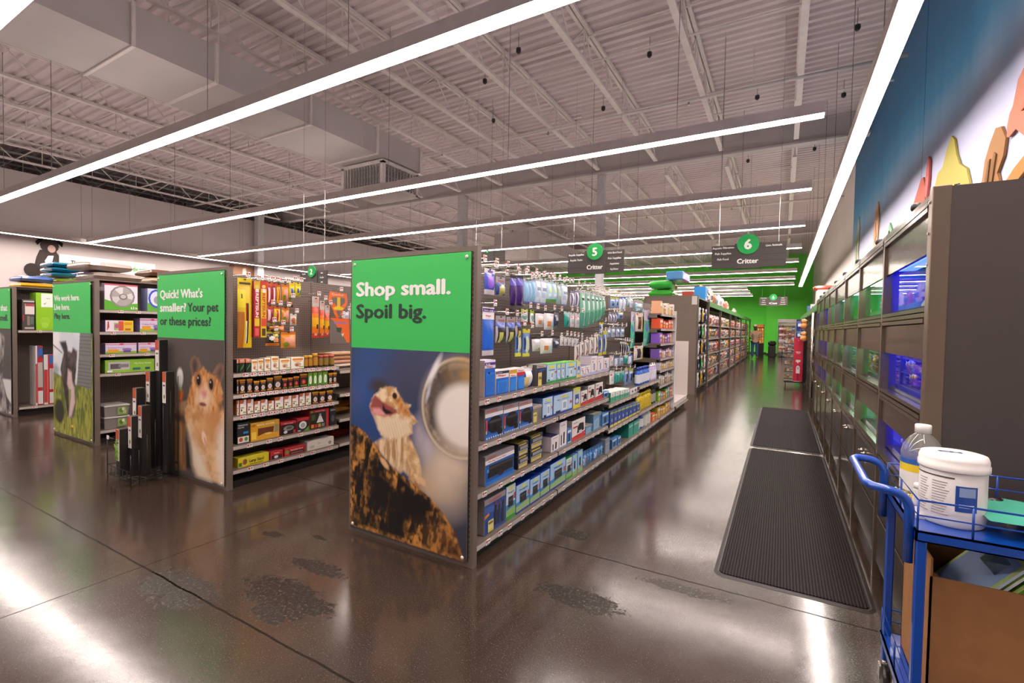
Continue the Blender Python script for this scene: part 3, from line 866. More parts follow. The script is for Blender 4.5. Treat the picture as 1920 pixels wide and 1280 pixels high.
# picture outlines in sheet fractions (u right, v up)
PX_LIZ = {'green': [(0.013, 0.679),(1.003, 0.677)], 'head': [(0.247, 0.521),(0.289, 0.538),(0.371, 0.549),(0.42, 0.544),(0.453, 0.516),(0.493, 0.494),(0.549, 0.492),(0.532, 0.476),(0.55, 0.463),(0.604, 0.437),(0.561, 0.424),(0.564, 0.397),(0.527, 0.384),(0.457, 0.37),(0.377, 0.358),(0.319, 0.359),(0.285, 0.371),(0.25, 0.402),(0.224, 0.431),(0.198, 0.447),(0.178, 0.466),(0.197, 0.494),(0.23, 0.511)], 'mouth': [(0.23, 0.512),(0.29, 0.492),(0.357, 0.479),(0.422, 0.469),(0.434, 0.458),(0.374, 0.442),(0.292, 0.438),(0.215, 0.441),(0.19, 0.467),(0.205, 0.494)], 'hole': [(0.303, 0.482),(0.328, 0.465),(0.374, 0.46),(0.394, 0.454),(0.333, 0.445),(0.301, 0.459)], 'tongue': [(0.21, 0.462),(0.274, 0.466),(0.325, 0.45),(0.358, 0.443),(0.275, 0.438),(0.215, 0.442)], 'eye': [(0.409, 0.516)], 'crest': [(0.246, 0.557)], 'orange': [(0.405, 0.507),(0.453, 0.513),(0.501, 0.486),(0.549, 0.456),(0.533, 0.443),(0.486, 0.463),(0.422, 0.482)], 'beard': [(0.233, 0.425),(0.423, 0.443),(0.526, 0.436),(0.562, 0.396),(0.457, 0.37),(0.319, 0.359),(0.276, 0.384)], 'body': [(0.233, 0.337),(0.288, 0.355),(0.534, 0.385),(0.586, 0.339),(0.625, 0.305),(0.641, 0.261),(0.617, 0.23),(0.561, 0.235),(0.492, 0.257),(0.458, 0.244),(0.375, 0.27),(0.289, 0.302)], 'arm': [(0.489, 0.351),(0.557, 0.365),(0.625, 0.305),(0.644, 0.252),(0.65, 0.234),(0.606, 0.216),(0.538, 0.232),(0.577, 0.264),(0.514, 0.306)], 'log': [(-0.001, 0.389),(0.059, 0.385),(0.137, 0.367),(0.214, 0.338),(0.289, 0.302),(0.411, 0.254),(0.595, 0.214),(0.716, 0.185),(0.823, 0.142),(0.906, 0.094),(0.983, 0.011),(0.983, 0.002),(0.001, 0.008)], 'globe': [(0.931, 0.499),(0.631, 0.49),(0.911, 0.669),(0.936, 0.34)], 'core': [(0.918, 0.475),(0.779, 0.467),(0.915, 0.559)], 'blur': [(0.868, 0.308),(0.667, 0.359),(0.623, 0.393),(0.715, 0.226),(0.85, 0.235)]}
PX_HAM = {'green': [(0.007, 0.683),(1.018, 0.682)], 'body': [(0.514, 0.381),(0.447, 0.329),(0.438, 0.292),(0.495, 0.223),(0.551, 0.155),(0.57, 0.066),(0.625, 0.017),(1.035, 0.008),(1.018, 0.193),(1.012, 0.34),(0.975, 0.383),(0.804, 0.385)], 'white': [(0.504, 0.248),(0.551, 0.203),(0.625, 0.161),(0.716, 0.109),(0.805, 0.012),(0.625, 0.023),(0.57, 0.066),(0.542, 0.154)], 'whiter': [(0.908, 0.242),(1.001, 0.306),(1.026, 0.137),(1.027, 0.015),(0.943, 0.026),(0.909, 0.127)], 'head': [(0.561, 0.498),(0.524, 0.436),(0.476, 0.367),(0.57, 0.337),(0.716, 0.334),(0.874, 0.343),(0.975, 0.383),(0.983, 0.441),(0.95, 0.479),(0.873, 0.516),(0.769, 0.529),(0.716, 0.548),(0.626, 0.518)], 'earl': [(0.552, 0.497),(0.518, 0.556),(0.543, 0.587),(0.589, 0.6),(0.653, 0.584),(0.689, 0.55),(0.626, 0.512)], 'earr': [(0.848, 0.526),(0.907, 0.563),(0.958, 0.575),(1.0, 0.563),(0.995, 0.526),(0.958, 0.479),(0.908, 0.505)], 'earli': [(0.57, 0.51),(0.542, 0.554),(0.57, 0.584),(0.607, 0.588),(0.64, 0.56),(0.616, 0.518)], 'earri': [(0.89, 0.522),(0.933, 0.555),(0.971, 0.565),(0.983, 0.531),(0.95, 0.49)], 'eyel': [(0.647, 0.483)], 'eyer': [(0.825, 0.47)], 'muzzle': [(0.625, 0.411),(0.698, 0.45),(0.804, 0.449),(0.822, 0.398),(0.769, 0.354),(0.68, 0.361),(0.607, 0.38)], 'nose': [(0.68, 0.426),(0.716, 0.439),(0.769, 0.433),(0.76, 0.406),(0.716, 0.398)], 'mouth': [(0.707, 0.368)], 'darkpatch': [(0.607, 0.47),(0.68, 0.508),(0.68, 0.491),(0.625, 0.453)], 'darkpatch2': [(0.933, 0.381),(0.984, 0.401),(0.984, 0.356),(0.942, 0.353)], 'paw': [(0.725, 0.208)], 'wood': [(0.19, 0.308),(0.438, 0.316),(0.476, 0.27),(0.437, 0.17),(0.466, 0.026),(0.219, 0.008)], 'wood2': [(0.301, 0.351),(0.467, 0.373),(0.466, 0.318),(0.321, 0.316)], 'wooddark': [(0.19, 0.308),(0.438, 0.298),(0.476, 0.258),(0.321, 0.26),(0.19, 0.264)], 'gap': [(0.466, 0.172),(0.514, 0.176),(0.57, 0.042),(0.466, 0.038)], 'carrot': [(0.331, 0.418),(0.419, 0.419),(0.399, 0.369),(0.341, 0.366)], 'stem': [(0.321, 0.457),(0.4, 0.458),(0.39, 0.418),(0.341, 0.418)], 'puff': [(0.365, 0.484)], 'ball': [(0.211, 0.371)]}
PX_COW = {'green': [(-0.013, 0.681),(0.968, 0.683)], 'sky': [(-0.001, 0.681),(0.713, 0.686),(0.69, 0.501),(0.614, 0.342),(-0.01, 0.411)], 'siding': [(0.713, 0.686),(0.979, 0.686),(0.97, 0.331),(0.632, 0.343)], 'body': [(0.194, 0.611),(0.347, 0.619),(0.402, 0.559),(0.494, 0.551),(0.531, 0.585),(0.639, 0.564),(0.618, 0.462),(0.579, 0.368),(0.593, 0.229),(0.536, 0.133),(0.462, 0.118),(0.369, 0.122),(0.335, 0.215),(0.28, 0.307),(0.196, 0.429),(0.288, 0.546)], 'white': [(0.398, 0.436),(0.49, 0.42),(0.507, 0.365),(0.56, 0.321),(0.575, 0.228),(0.481, 0.129),(0.407, 0.124),(0.467, 0.269),(0.376, 0.34)], 'gap': [(0.412, 0.304),(0.479, 0.308),(0.416, 0.172)], 'shadow': [(0.159, 0.147)]}
PX_TREE = {'green': [(0.412, 0.668),(1.077, 0.685)], 'trunk': [(0.112, 0.643),(0.555, 0.67),(0.785, 0.611),(0.754, 0.468),(0.698, 0.282),(0.805, 0.134),(1.067, 0.029),(1.087, -0.009),(0.797, -0.019),(0.662, 0.033),(0.475, 0.084),(0.078, 0.083)], 'pale': [(0.698, 0.272),(1.057, 0.278),(1.025, 0.077),(0.851, 0.137)]}

# ------------------------------------------------------------------ printed pictures (pattern of the sheet itself)
def vnoise(U, V, f, seed=0, octaves=4):
    """fractal value noise on arrays"""
    out = np.zeros_like(U); amp = 1.0; tot = 0
    rs = np.random.RandomState(seed)
    for o in range(octaves):
        n = 64; g = rs.rand(n, n)
        x = U * f + 7.3 * o; y = V * f + 3.1 * o
        xi = np.floor(x).astype(int); yi = np.floor(y).astype(int)
        fx = x - xi; fy = y - yi; fx = fx * fx * (3 - 2 * fx); fy = fy * fy * (3 - 2 * fy)
        a = g[xi % n, yi % n]; b = g[(xi + 1) % n, yi % n]; c = g[xi % n, (yi + 1) % n]; d = g[(xi + 1) % n, (yi + 1) % n]
        out += amp * ((a * (1 - fx) + b * fx) * (1 - fy) + (c * (1 - fx) + d * fx) * fy); tot += amp
        amp *= .55; f *= 2.03
    return out / tot
class Paint:
    def __init__(s, w, h, nx, nz, aspect):
        u, v = np.meshgrid(np.linspace(0, 1, nx), np.linspace(0, 1, nz), indexing='ij')
        s.u, s.v, s.nx, s.nz, s.w, s.h = u, v, nx, nz, w, h
        s.a = aspect   # v units are multiplied by this to be square
        s.c = np.zeros((nx, nz, 3))
    def sd(s, pts):
        """signed distance to polygon (negative inside), in u units"""
        P = np.array([(p[0], p[1] * s.a) for p in pts]); X = s.u; Y = s.v * s.a
        d = np.full(X.shape, 9.0); ins = np.zeros(X.shape, bool)
        for i in range(len(P)):
            x0, y0 = P[i - 1]; x1, y1 = P[i]
            ex, ey = x1 - x0, y1 - y0
            t = np.clip(((X - x0) * ex + (Y - y0) * ey) / (ex * ex + ey * ey + 1e-9), 0, 1)
            d = np.minimum(d, np.hypot(X - x0 - t * ex, Y - y0 - t * ey))
            with np.errstate(divide='ignore', invalid='ignore'):
                cr = ((y0 > Y) != (y1 > Y)) & (X < (x1 - x0) * (Y - y0) / (y1 - y0 + 1e-12) + x0)
            ins ^= cr
        return np.where(ins, -d, d)
    def put(s, mask, col):
        col = np.array(col) if not isinstance(col, np.ndarray) else col
        s.c = s.c * (1 - mask[..., None]) + col * mask[..., None]
    def poly(s, pts, col, soft=.008, wob=0, wf=20, seed=1, alpha=1):
        d = s.sd(pts)
        if wob: d = d + (vnoise(s.u, s.v * s.a, wf, seed) - .5) * wob
        s.put(np.clip(.5 - d / (2 * soft), 0, 1) * alpha, col)
    def ell(s, cu, cv, ru, rv, col, soft=.15, ang=0, alpha=1):
        X = s.u - cu; Y = (s.v - cv) * s.a
        x = X * math.cos(ang) + Y * math.sin(ang); y = -X * math.sin(ang) + Y * math.cos(ang)
        r = np.hypot(x / ru, y / rv)
        s.put(np.clip((1 + soft / 2 - r) / soft, 0, 1) * alpha, col)
    def mottle(s, c0, c1, f, seed=0, sx=1, sy=1, lo=.35, hi=.65, octaves=4):
        n = vnoise(s.u * sx, s.v * s.a * sy, f, seed, octaves)
        k = np.clip((n - lo) / (hi - lo), 0, 1)[..., None]
        return np.array(c0) * (1 - k) + np.array(c1) * k
    def build(s, name, parent, x0, z0, y):
        nx, nz = s.nx, s.nz
        me = bpy.data.meshes.new(name)
        V = np.stack([x0 + s.u * s.w, np.full_like(s.u, y), z0 + s.v * s.h], -1).reshape(-1, 3)
        i = (np.arange(nx - 1)[:, None] * nz + np.arange(nz - 1)[None, :]).reshape(-1)
        F = np.stack([i, i + nz, i + nz + 1, i + 1], -1)
        me.from_pydata(V.tolist(), [], F.tolist())
        ca = me.color_attributes.new('ink', 'FLOAT_COLOR', 'POINT')
        cc = np.ones((nx * nz, 4), np.float32); cc[:, :3] = np.clip(s.c.reshape(-1, 3), 0, 1)
        ca.data.foreach_set('color', cc.ravel())
        o = bpy.data.objects.new(name, me); me.materials.append(POSTER); C.objects.link(o); o.parent = parent
        return o
def end_poster(lab, x0, x1, z0, z1, y, split, lines, painter, hw, text_z, th, curl=0, pins=True):
    """pinned sheet: green header with lettering over a photograph"""
    t = thing('poster', lab, 'poster', (0, 0, 0))
    zs = z0 + (z1 - z0) * split
    G = hx('43c35f')
    mb = MB().box(x0, y, zs, x1 - curl, y + .006, z1, G)
    mb.build('header_sheet', POSTER, t)
    MB().box(x0, y + .001, z0, x1, y + .006, zs, hx('8a8580')).build('backing_sheet', POSTER, t)
    mb = MB()
    for k, segs in enumerate(lines):
        x = x0 + .05 * (x1 - x0)
        for body, col, w in segs:
            mb.text(body, x, text_z - k * th * 1.55, th, y - .0015, col, width=w, bold=.04 if col == WT else .032); x += w + th * .38
    mb.build('lettering', POSTER, t)
    p = painter((x1 - x0), zs - z0)
    p.build('photo_print', t, x0, z0, y)
    if pins:
        for px, pz in ((x0 + .03, z1 - .03), (x1 - .03, z1 - .03), (x0 + .03, z0 + .03), (x1 - .03, z0 + .03)):
            MB().lathe([(.0, -.006), (.009, -.006), (.012, -.001), (.012, 0)], 10, px, y - .002, pz, axis='y').build('push_pin', WHITEP, t)
    return t
WT = hx('f6f4f0'); INK = hx('33403a')
def fold(P, key, split=.68):
    """outline fractions of the sheet -> fractions of the photograph below the header"""
    return [(u, v / split) for u, v in P[key]]
def paint_lizard(w, h):
    p = Paint(w, h, 170, 215, h / w); P = lambda k: fold(PX_LIZ, k)
    p.c[:] = hx('3a4358')
    n = vnoise(p.u, p.v * p.a, 3.2, 5, 3)
    p.put(np.clip((n - .35) * 2.2, 0, 1) * np.clip(1.2 - p.u * 1.3, 0, 1), hx('2c4f86'))
    p.put(np.clip((n - .5) * 3, 0, 1) * .7, hx('59546a'))
    p.ell(.22, .80, .16, .28, hx('2d5aa0'), 1.6, alpha=.8); p.ell(.28, .56, .3, .2, hx('27447e'), 1.5, alpha=.6)
    p.ell(.45, .86, .22, .12, hx('4d4a5c'), 1.6, alpha=.7)
    p.put(np.clip((.34 - p.v) * 3, 0, 1), hx('3d3a40'))
    (b0, b1, b2, b3, b4) = P('blur')
    p.ell(b0[0], b0[1], .12, .09, hx('d9c0a8'), 1.2); p.ell(b1[0] + .03, b1[1], .05, .1, hx('a7a3bd'), 1.4); p.ell(b2[0], b2[1], .05, .1, hx('b7a9b4'), 1.3, alpha=.8)
    p.ell(b3[0], b3[1], .09, .09, hx('b98a5c'), 1.2, alpha=.8); p.ell(b4[0], b4[1], .1, .08, hx('8d7663'), 1.4, alpha=.7)
    g = P('globe'); c0 = g[0]; rx = c0[0] - g[1][0]; rz = (g[2][1] - c0[1]) * p.a
    X = (p.u - c0[0]) / rx; Y = (p.v - c0[1]) * p.a / rz; rr = np.hypot(X, Y)
    p.put(np.clip((1.12 - rr) / .12, 0, 1) * .5, hx('8a8490'))
    p.ell(c0[0], c0[1], rx, rz, hx('75675c'), .03)
    ins = np.clip((1 - rr) * 40, 0, 1); nz = vnoise(p.u, p.v * p.a, 7, 9)
    p.put(ins * np.clip((nz - .42) * 5, 0, 1) * .85, hx('4a403b'))
    p.put(ins * np.clip(1 - np.abs(rr - .95) / .06, 0, 1) * .9, hx('dccab0'))
    p.put(ins * np.clip(1 - np.abs(rr - .84) / .10, 0, 1) * np.clip((.62 - nz) * 4, 0, 1), hx('b9a48e'))
    p.put(ins * np.clip((Y - .15) * 2, 0, 1) * np.clip((X + .5) * 1.4, 0, 1) * np.clip((nz - .3) * 3, 0, 1) * .8, hx('c49a5e'))
    q = P('core'); d = np.hypot((p.u - q[0][0] - .06) / (rx * .78), (p.v - q[0][1]) * p.a / (rz * .66))
    k = np.clip((1.12 - d) / .35, 0, 1); p.put(k * k * (3 - 2 * k) * ins, hx('efe6dc'))
    p.put(np.clip(1.1 - np.hypot((p.u - .82) / .26, (p.v - c0[1] + .34) * p.a / .30), 0, 1) * .9, hx('dcc6ae'))
    p.ell(c0[0] - rx * .66, c0[1] + .17, .02, .10, hx('efecec'), 1.0, ang=-.5, alpha=.9); p.ell(c0[0] - rx * .8, c0[1] + .06, .012, .06, hx('c9cdd8'), 1.0, ang=-.3, alpha=.8)
    # animal
    TAN = hx('dba877'); ORG = hx('c8772e')
    fur = p.mottle(hx('c8945e'), hx('f2d6ae'), 26, 3)
    p.ell(P('crest')[0][0] + .02, P('crest')[0][1] - .02, .09, .05, hx('43362e'), 1.0, alpha=.9)
    p.poly(P('body'), p.mottle(hx('b4865a'), hx('ecd0a8'), 14, 8, sx=3, sy=.6), .012)
    p.poly(P('arm'), p.mottle(hx('c99a66'), hx('efd3a8'), 18, 4), .01)
    p.poly(P('head'), fur, .008, wob=.02, wf=40)
    bd = P('beard'); st = (np.sin((p.u * 1.0 + p.v * p.a * .45) * 260 + vnoise(p.u, p.v * p.a, 9, 2) * 6) * .5 + .5)
    m = np.clip(.5 - p.sd(bd) / .03, 0, 1)
    p.put(m * .9, hx('f0dcba')); p.put(m * st * np.clip((.62 - p.v) * 8, .35, 1) * .55, hx('b07c42'))
    p.poly(P('orange'), p.mottle(hx('b0621f'), hx('dd9a4e'), 30, 12), .015, wob=.03, alpha=.8)
    p.poly(P('mouth'), hx('9c4d4a'), .008); p.poly(P('tongue'), hx('e59a98'), .01); p.poly(P('hole'), hx('1d1413'), .006)
    hd = P('head'); p.poly([hd[17], hd[18], hd[19], (hd[19][0] + .04, hd[19][1] - .01)], hx('c8919a'), .01, alpha=.5)
    e = P('eye')[0]; p.ell(e[0], e[1], .022, .022, hx('5b3213'), .3); p.ell(e[0], e[1], .011, .013, hx('120c0a'), .3)
    # log
    lg = P('log'); d = p.sd(lg)
    n2 = vnoise(p.u * 2.2, p.v * p.a * .8 - p.u * .9, 12, 21, 5); n3 = vnoise(p.u, p.v * p.a, 7, 31, 4)
    fine = vnoise(p.u * 1.6 + p.v * .3, p.v * p.a * 1.1, 30, 44, 4)
    k = np.clip((n2 - .46) * 6, 0, 1) * np.clip((n3 - .34) * 4, 0, 1) * np.clip((fine - .3) * 4, 0.15, 1)
    depth = np.clip(-d / .42, 0, 1)
    rim = np.clip(1 + d / .035, 0, 1) * np.clip(fine * 3 - .9, 0, 1)
    k = np.clip(k * (1.05 - depth * .85) * (1 - .55 * np.clip((.3 - p.v) * 3 * (p.u < .55), 0, 1)) + rim * .8, 0, 1)
    c_hi = np.array(hx('b9742c'))[None, None] * (1 - fine[..., None]) + np.array(hx('e0a050'))[None, None] * fine[..., None]
    col = np.array(hx('1a1513'))[None, None] * (1 - k[..., None]) + c_hi * k[..., None]
    br = np.clip((p.u - .55) * 3, 0, 1) * np.clip((.28 - p.v) * 5, 0, 1) * np.clip((n3 - .3) * 3, 0, 1)
    col = col * (1 - br[..., None] * .6) + np.array(hx('8a5a30')) * br[..., None] * .6
    p.put(np.clip(.5 - d / .012, 0, 1), col)
    # claws over the log
    cl = P('arm'); p.ell(cl[4][0], cl[4][1], .035, .02, hx('e2b78a'), .5, ang=-.7); p.ell(cl[5][0], cl[5][1], .03, .014, hx('a9713d'), .5, ang=-.9)
    p.ell(P('body')[0][0] + .09, P('body')[0][1] - .10, .05, .02, hx('e0b184'), .5, ang=-.7)
    return p
def paint_hamster(w, h):
    p = Paint(w, h, 130, 165, h / w); P = lambda k: fold(PX_HAM, k)
    p.c[:] = hx('554c48')
    p.put(np.clip((.75 - np.hypot(p.u - .15, (p.v - .65) * 1.2)) * .9, 0, 1) * .5, hx('6d625c'))
    b = P('ball')[0]; p.ell(b[0], b[1], .13, .16, hx('7d6c64'), .3)
    p.poly(P('wood'), p.mottle(hx('8a5f3d'), hx('b98b63'), 8, 4, sx=3, sy=.5), .012)
    p.poly(P('wood2'), hx('a9835f'), .012); p.poly(P('wooddark'), hx('5a4438'), .02); p.poly(P('gap'), hx('2f2724'), .012)
    p.poly(P('carrot'), hx('d06a35'), .014); p.poly(P('stem'), hx('a7b08a'), .014); q = P('puff')[0]; p.ell(q[0], q[1], .05, .075, hx('e8e3dc'), .4)
    fur = p.mottle(hx('b9713a'), hx('e0a76a'), 22, 6, sx=1.6, sy=.8)
    p.poly(P('earl'), hx('8e6a54'), .01); p.poly(P('earli'), hx('4a3a35'), .03)
    p.poly(P('earr'), hx('96705a'), .01); p.poly(P('earri'), hx('54423c'), .03)
    p.poly(P('body'), p.mottle(hx('c58a55'), hx('e6bd8e'), 10, 3), .014, wob=.02, wf=40)
    p.poly(P('white'), hx('ecd9c2'), .06); p.poly(P('whiter'), hx('f0e4d6'), .06, alpha=.9)
    q = P('paw')[0]; p.ell(q[0], q[1] + .03, .16, .12, hx('d29a66'), 1.0, alpha=.7)
    p.poly(P('head'), fur, .012, wob=.03, wf=45)
    p.poly(P('darkpatch'), hx('5e4230'), .03, alpha=.7); p.poly(P('darkpatch2'), hx('54402f'), .02, alpha=.8)
    hd = P('muzzle'); p.poly(hd, hx('efd3b6'), .05, alpha=.9)
    nz = P('nose'); p.poly(nz, hx('d98a80'), .02); mo = P('mouth')[0]; p.ell(mo[0], mo[1], .05, .015, hx('8d4a40'), .6)
    for k in ('eyel', 'eyer'):
        e = P(k)[0]; p.ell(e[0], e[1], .045, .055, hx('7b5234'), .6, alpha=.8); p.ell(e[0], e[1], .028, .042, hx('17100e'), .25); p.ell(e[0] - .01, e[1] + .015, .008, .008, hx('d8d8e0'), .5)
    p.ell(q[0], q[1], .03, .05, hx('f0cfb8'), .5, ang=.4); p.ell(q[0] + .015, q[1] - .02, .012, .03, hx('d99c86'), .5, ang=.4)
    return p
def paint_cow(w, h):
    p = Paint(w, h, 90, 120, h / w); P = lambda k: fold(PX_COW, k)
    gr = p.mottle(hx('5d6b22'), hx('a7a843'), 16, 3, sx=2.2, sy=.7)
    p.c[:] = gr
    p.put((np.clip((.22 - p.v) * 5, 0, 1) * .6), p.mottle(hx('6b6f2a'), hx('cdc25c'), 26, 9, sx=2.5, sy=.5))
    p.poly(P('sky'), p.mottle(hx('d5dbe4'), hx('f0eef0'), 3, 5), .01)
    p.ell(.05, .62, .1, .06, hx('7a7f86'), .8, alpha=.6)
    s = P('siding'); m = np.clip(.5 - p.sd(s) / .01, 0, 1); ln = (np.sin(p.v * 190) > .75)
    p.put(m, hx('7d7b7b')); p.put(m * ln, hx('5d5b5c'))
    q = P('shadow')[0]; p.ell(q[0], q[1], .13, .13, hx('2c2e1c'), .3)
    p.poly(P('body'), p.mottle(hx('2f2627'), hx('5d4c4a'), 14, 2), .015, wob=.02)
    p.poly(P('white'), hx('d9bfbb'), .02); p.poly(P('gap'), hx('8f9a45'), .01)
    bd = P('body'); p.poly([bd[0], bd[1], bd[2], (bd[2][0] - .12, bd[2][1] + .01)], hx('1d1718'), .02)
    p.poly([(-.02, .88), (.25, .80), (.25, .79), (-.02, .865)], hx('3b3335'), .006)
    p.ell(.5, .1, .03, .012, hx('e8c93a'), .5)
    return p
def paint_tree(w, h):
    p = Paint(w, h, 60, 90, h / w); P = lambda k: fold(PX_TREE, k)
    p.c[:] = hx('4b4745')
    p.poly(P('pale'), hx('d9d8d6'), .01)
    p.ell(.45, .08, .3, .1, hx('cfcdca'), .4)
    p.poly(P('trunk'), p.mottle(hx('3a3433'), hx('b3aca8'), 12, 4, sx=2, sy=.8), .02, wob=.04)
    return p

# ------------------------------------------------------------------ gondola shelving
def peg_mat():
    m, nt, b = nodemat('pegboard_grey'); L = nt.links
    tc = nt.nodes.new('ShaderNodeTexCoord'); sp = nt.nodes.new('ShaderNodeSeparateXYZ'); L.new(tc.outputs['Object'], sp.inputs[0])
    def mth(op, a, c=None):
        n = nt.nodes.new('ShaderNodeMath'); n.operation = op
        for i, v in enumerate((a, c)):
            if v is None: continue
            if isinstance(v, (int, float)): n.inputs[i].default_value = v
            else: L.new(v, n.inputs[i])
        return n.outputs[0]
    d = []
    for s in (0, 2):
        f = mth('SUBTRACT', mth('FRACT', mth('MULTIPLY', sp.outputs[s], 39.37)), .5); d.append(mth('MULTIPLY', f, f))
    hole = mth('LESS_THAN', mth('ADD', d[0], d[1]), .03)
    mx = nt.nodes.new('ShaderNodeMix'); mx.data_type = 'RGBA'; L.new(hole, mx.inputs[0])
    mx.inputs[6].default_value = hx('74675f') + (1,); mx.inputs[7].default_value = hx('1f1b19') + (1,)
    L.new(mx.outputs[2], b.inputs['Base Color']); b.inputs['Roughness'].default_value = .5
    return m
PEG = peg_mat()
TAGRED = hx('d8432a')
def price_tag_mb(w=.05, h=.034):
    mb = MB().box(-w / 2, -.003, -h / 2, w / 2, 0, h / 2, hx('f2efec'))
    mb.rect(-w * .46, -h * .1, -w * .12, h * .42, -.0036, TAGRED)
    mb.rect(-w * .02, h * .02, w * .42, h * .3, -.0036, hx('5b5652')); mb.rect(-w * .4, -h * .38, w * .4, -h * .24, -.0036, hx('8d8883'))
    return mb
TAG_ME = price_tag_mb().mesh('price_tag'); TAG_ME.materials.append(MATTE)
HTAG_ME = price_tag_mb(.042, .045).mesh('price_tag'); HTAG_ME.materials.append(MATTE)
def inst(me, name, parent, loc, rotz=0):
    o = bpy.data.objects.new(name, me); C.objects.link(o); o.parent = parent; o.location = loc
    if rotz: o.rotation_euler = (0, 0, rotz)
    return o
def add_shelf(g, x0, x1, z, front, back, tags=8, strip=.038, rnd=RND, empty=()):
    """one steel shelf with its price rail; z is the lower edge of the rail"""
    mb = MB().box(x0 + .008, -front, z + strip - .022, x1 - .008, -back, z + strip)
    mb.box(x0 + .008, -front - .004, z, x1 - .008, -front + .012, z + strip - .004)
    for sx in (x0 + .012, x1 - .03): mb.box(sx, -front + .06, z - .03, sx + .018, -back, z + strip - .02)
    sh = mb.build('shelf', GONDOLA, g)
    MB().box(x0 + .012, -front - .006, z + .002, x1 - .012, -front - .004, z + strip - .006, hx('b5aaa2')).build('price_rail', METALINK, sh)
    n = tags
    for k in range(n):
        x = x0 + .06 + (x1 - x0 - .12) * (k + .5 + rnd.uniform(-.25, .25)) / n
        inst(TAG_ME, 'price_tag', sh, (x, -front - .007, z + .017))
    return sh
def gondola(name_label, xc, y0, secs, half, panel, top=2.0, back=.035, h0=.0, base_depth=None):
    """secs: section ends along the aisle (local x). panel: (x0, x1) of the end panel in world x"""
    g = thing('gondola_shelving', name_label, 'shelving', (xc, y0, 0), R90)
    L = secs[-1]
    if panel:
        a, b = panel[0] - xc, panel[1] - xc      # world x offset = -local y
        mb = MB()
        mb.box(-.045, -b + .0, .0, .0, -b + .035, top); mb.box(-.045, -a - .035, .0, .0, -a, top)
        mb.box(-.045, -b + .035, top - .03, .0, -a - .035, top); mb.box(-.045, -b + .035, 0.0, .0, -a - .035, .03)
        mb.box(-.03, -b + .035, .03, -.005, -a - .035, top - .03)
        ep = mb.build('end_panel', GONDOLA, g)
        sl = MB(); z = .06
        while z < top - .05:
            for yy in (-b + .026, -a - .03): sl.box(-.0462, yy, z, -.045, yy + .005, z + .018)
            z += .032
        sl.build('slots', BLACKP, ep)
    prev = 0
    for k, x in enumerate(secs):
        MB().box(prev + .012, -back, .12, x - .012, back, top - .01).build('back_panel', PEG, g)
        prev = x
    for x in [0.014] + list(secs):
        pm = MB().box(x - .014, -back - .006, .0, x + .014, back + .006, top); up = pm.build('upright', GONDOLA, g)
        sl = MB(); z = .2
        while z < top - .04: sl.box(x - .003, -back - .0072, z, x + .003, -back - .006, z + .016); z += .03
        sl.build('slots', BLACKP, up)
    bd = base_depth or half
    MB().box(0.01, -bd + .05, 0, L, bd - .05, .06).build('kick_plate', DARKMETAL, g)
    MB().box(0.01, back, .07, L, bd, .11).build('rear_base_deck', GONDOLA, g)
    return g
def hook(g, x, ztop, front, back, tag_=True):
    """peg hook carrying a hang pack; local coordinates of its gondola"""
    h = MB().tube([(x, -back, ztop + .012), (x, -front - .035, ztop + .012), (x, -front - .05, ztop + .022)], .003, 5).tube([(x, -back, ztop + .045), (x, -front - .055, ztop + .045)], .0025, 4).build('peg_hook', CHROME, g)
    if tag_: inst(HTAG_ME, 'price_tag', h, (x, -front - .058, ztop + .045))
    return h

# long aquarium gondola behind the lizard poster
GX = -2.17; GY = 2.45
secs = [1.27, 2.63, 3.95, 5.20, 6.45, 7.7]
G1 = gondola('long grey gondola shelving run behind the lizard poster', GX, GY, secs, .52, (-2.73, -1.627))
for z in (1.002, .712, .401, .066):
    add_shelf(G1, .0, 1.29, z, .51, .04, 7); add_shelf(G1, 1.29, 2.65, z, .51, .04, 7)
for z in (.625, .338, .066): add_shelf(G1, 2.65, 3.95, z, .51, .04, 8)
for z in (.700, .340, .066): add_shelf(G1, 3.95, 5.22, z, .51, .04, 7)
S5Z = (1.74, 1.50, 1.26, 1.02, .83, .58, .31, .066)
for z in S5Z: add_shelf(G1, 5.24, 6.45, z, .49 if z > .1 else .51, .04, 7)
MB().box(6.42, -.50, .1, 6.46, -.03, 1.86).build('side_divider', WHITEP, G1)
MB().box(6.46, -.40, .2, 6.50, -.05, 1.86, hx('e2d8d2')).build('side_board', MATTE, G1)
MB().box(7.66, -.52, .2, 7.70, -.05, 1.30, hx('e2d8d2')).build('side_board', MATTE, G1)
add_shelf(G1, 6.46, 7.72, .09, .53, .04, 2)
MB().box(6.5, -.512, .128, 7.68, -.03, .2, hx('cfc5bf')).build('white_base_box', MATTE, G1)
end_poster('green lizard-photo poster reading Shop small. Spoil big.', -2.705, -1.667, .03, 1.965, GY - .056, .678, [[('Shop small.', WT, .83)], [('Spoil big.', INK, .635)]], paint_lizard, 0, 1.71, .10)

# reptile gondola behind the hamster poster
QX = -4.80; QY = 2.43
G2 = gondola('grey gondola shelving run behind the hamster poster', QX, QY, [1.2, 2.45, 3.7, 4.95], .55, (-5.52, -4.26))
for z in (1.008, .815, .618, .348, .128): add_shelf(G2, .0, 1.19, z, .52, .04, 13 if z > .6 else 6)
for z in (.955, .69, .405, .128): add_shelf(G2, 1.2, 2.45, z, .50, .04, 6)
end_poster('green hamster-photo poster asking about pet size and prices', -5.49, -4.30, .03, 1.965, QY - .056, .68, [[("Quick! What's", WT, .78)], [('smaller?', WT, .49), ('Your pet', INK, .52)], [('or these prices?', INK, .92)]], paint_hamster, 0, 1.735, .085)

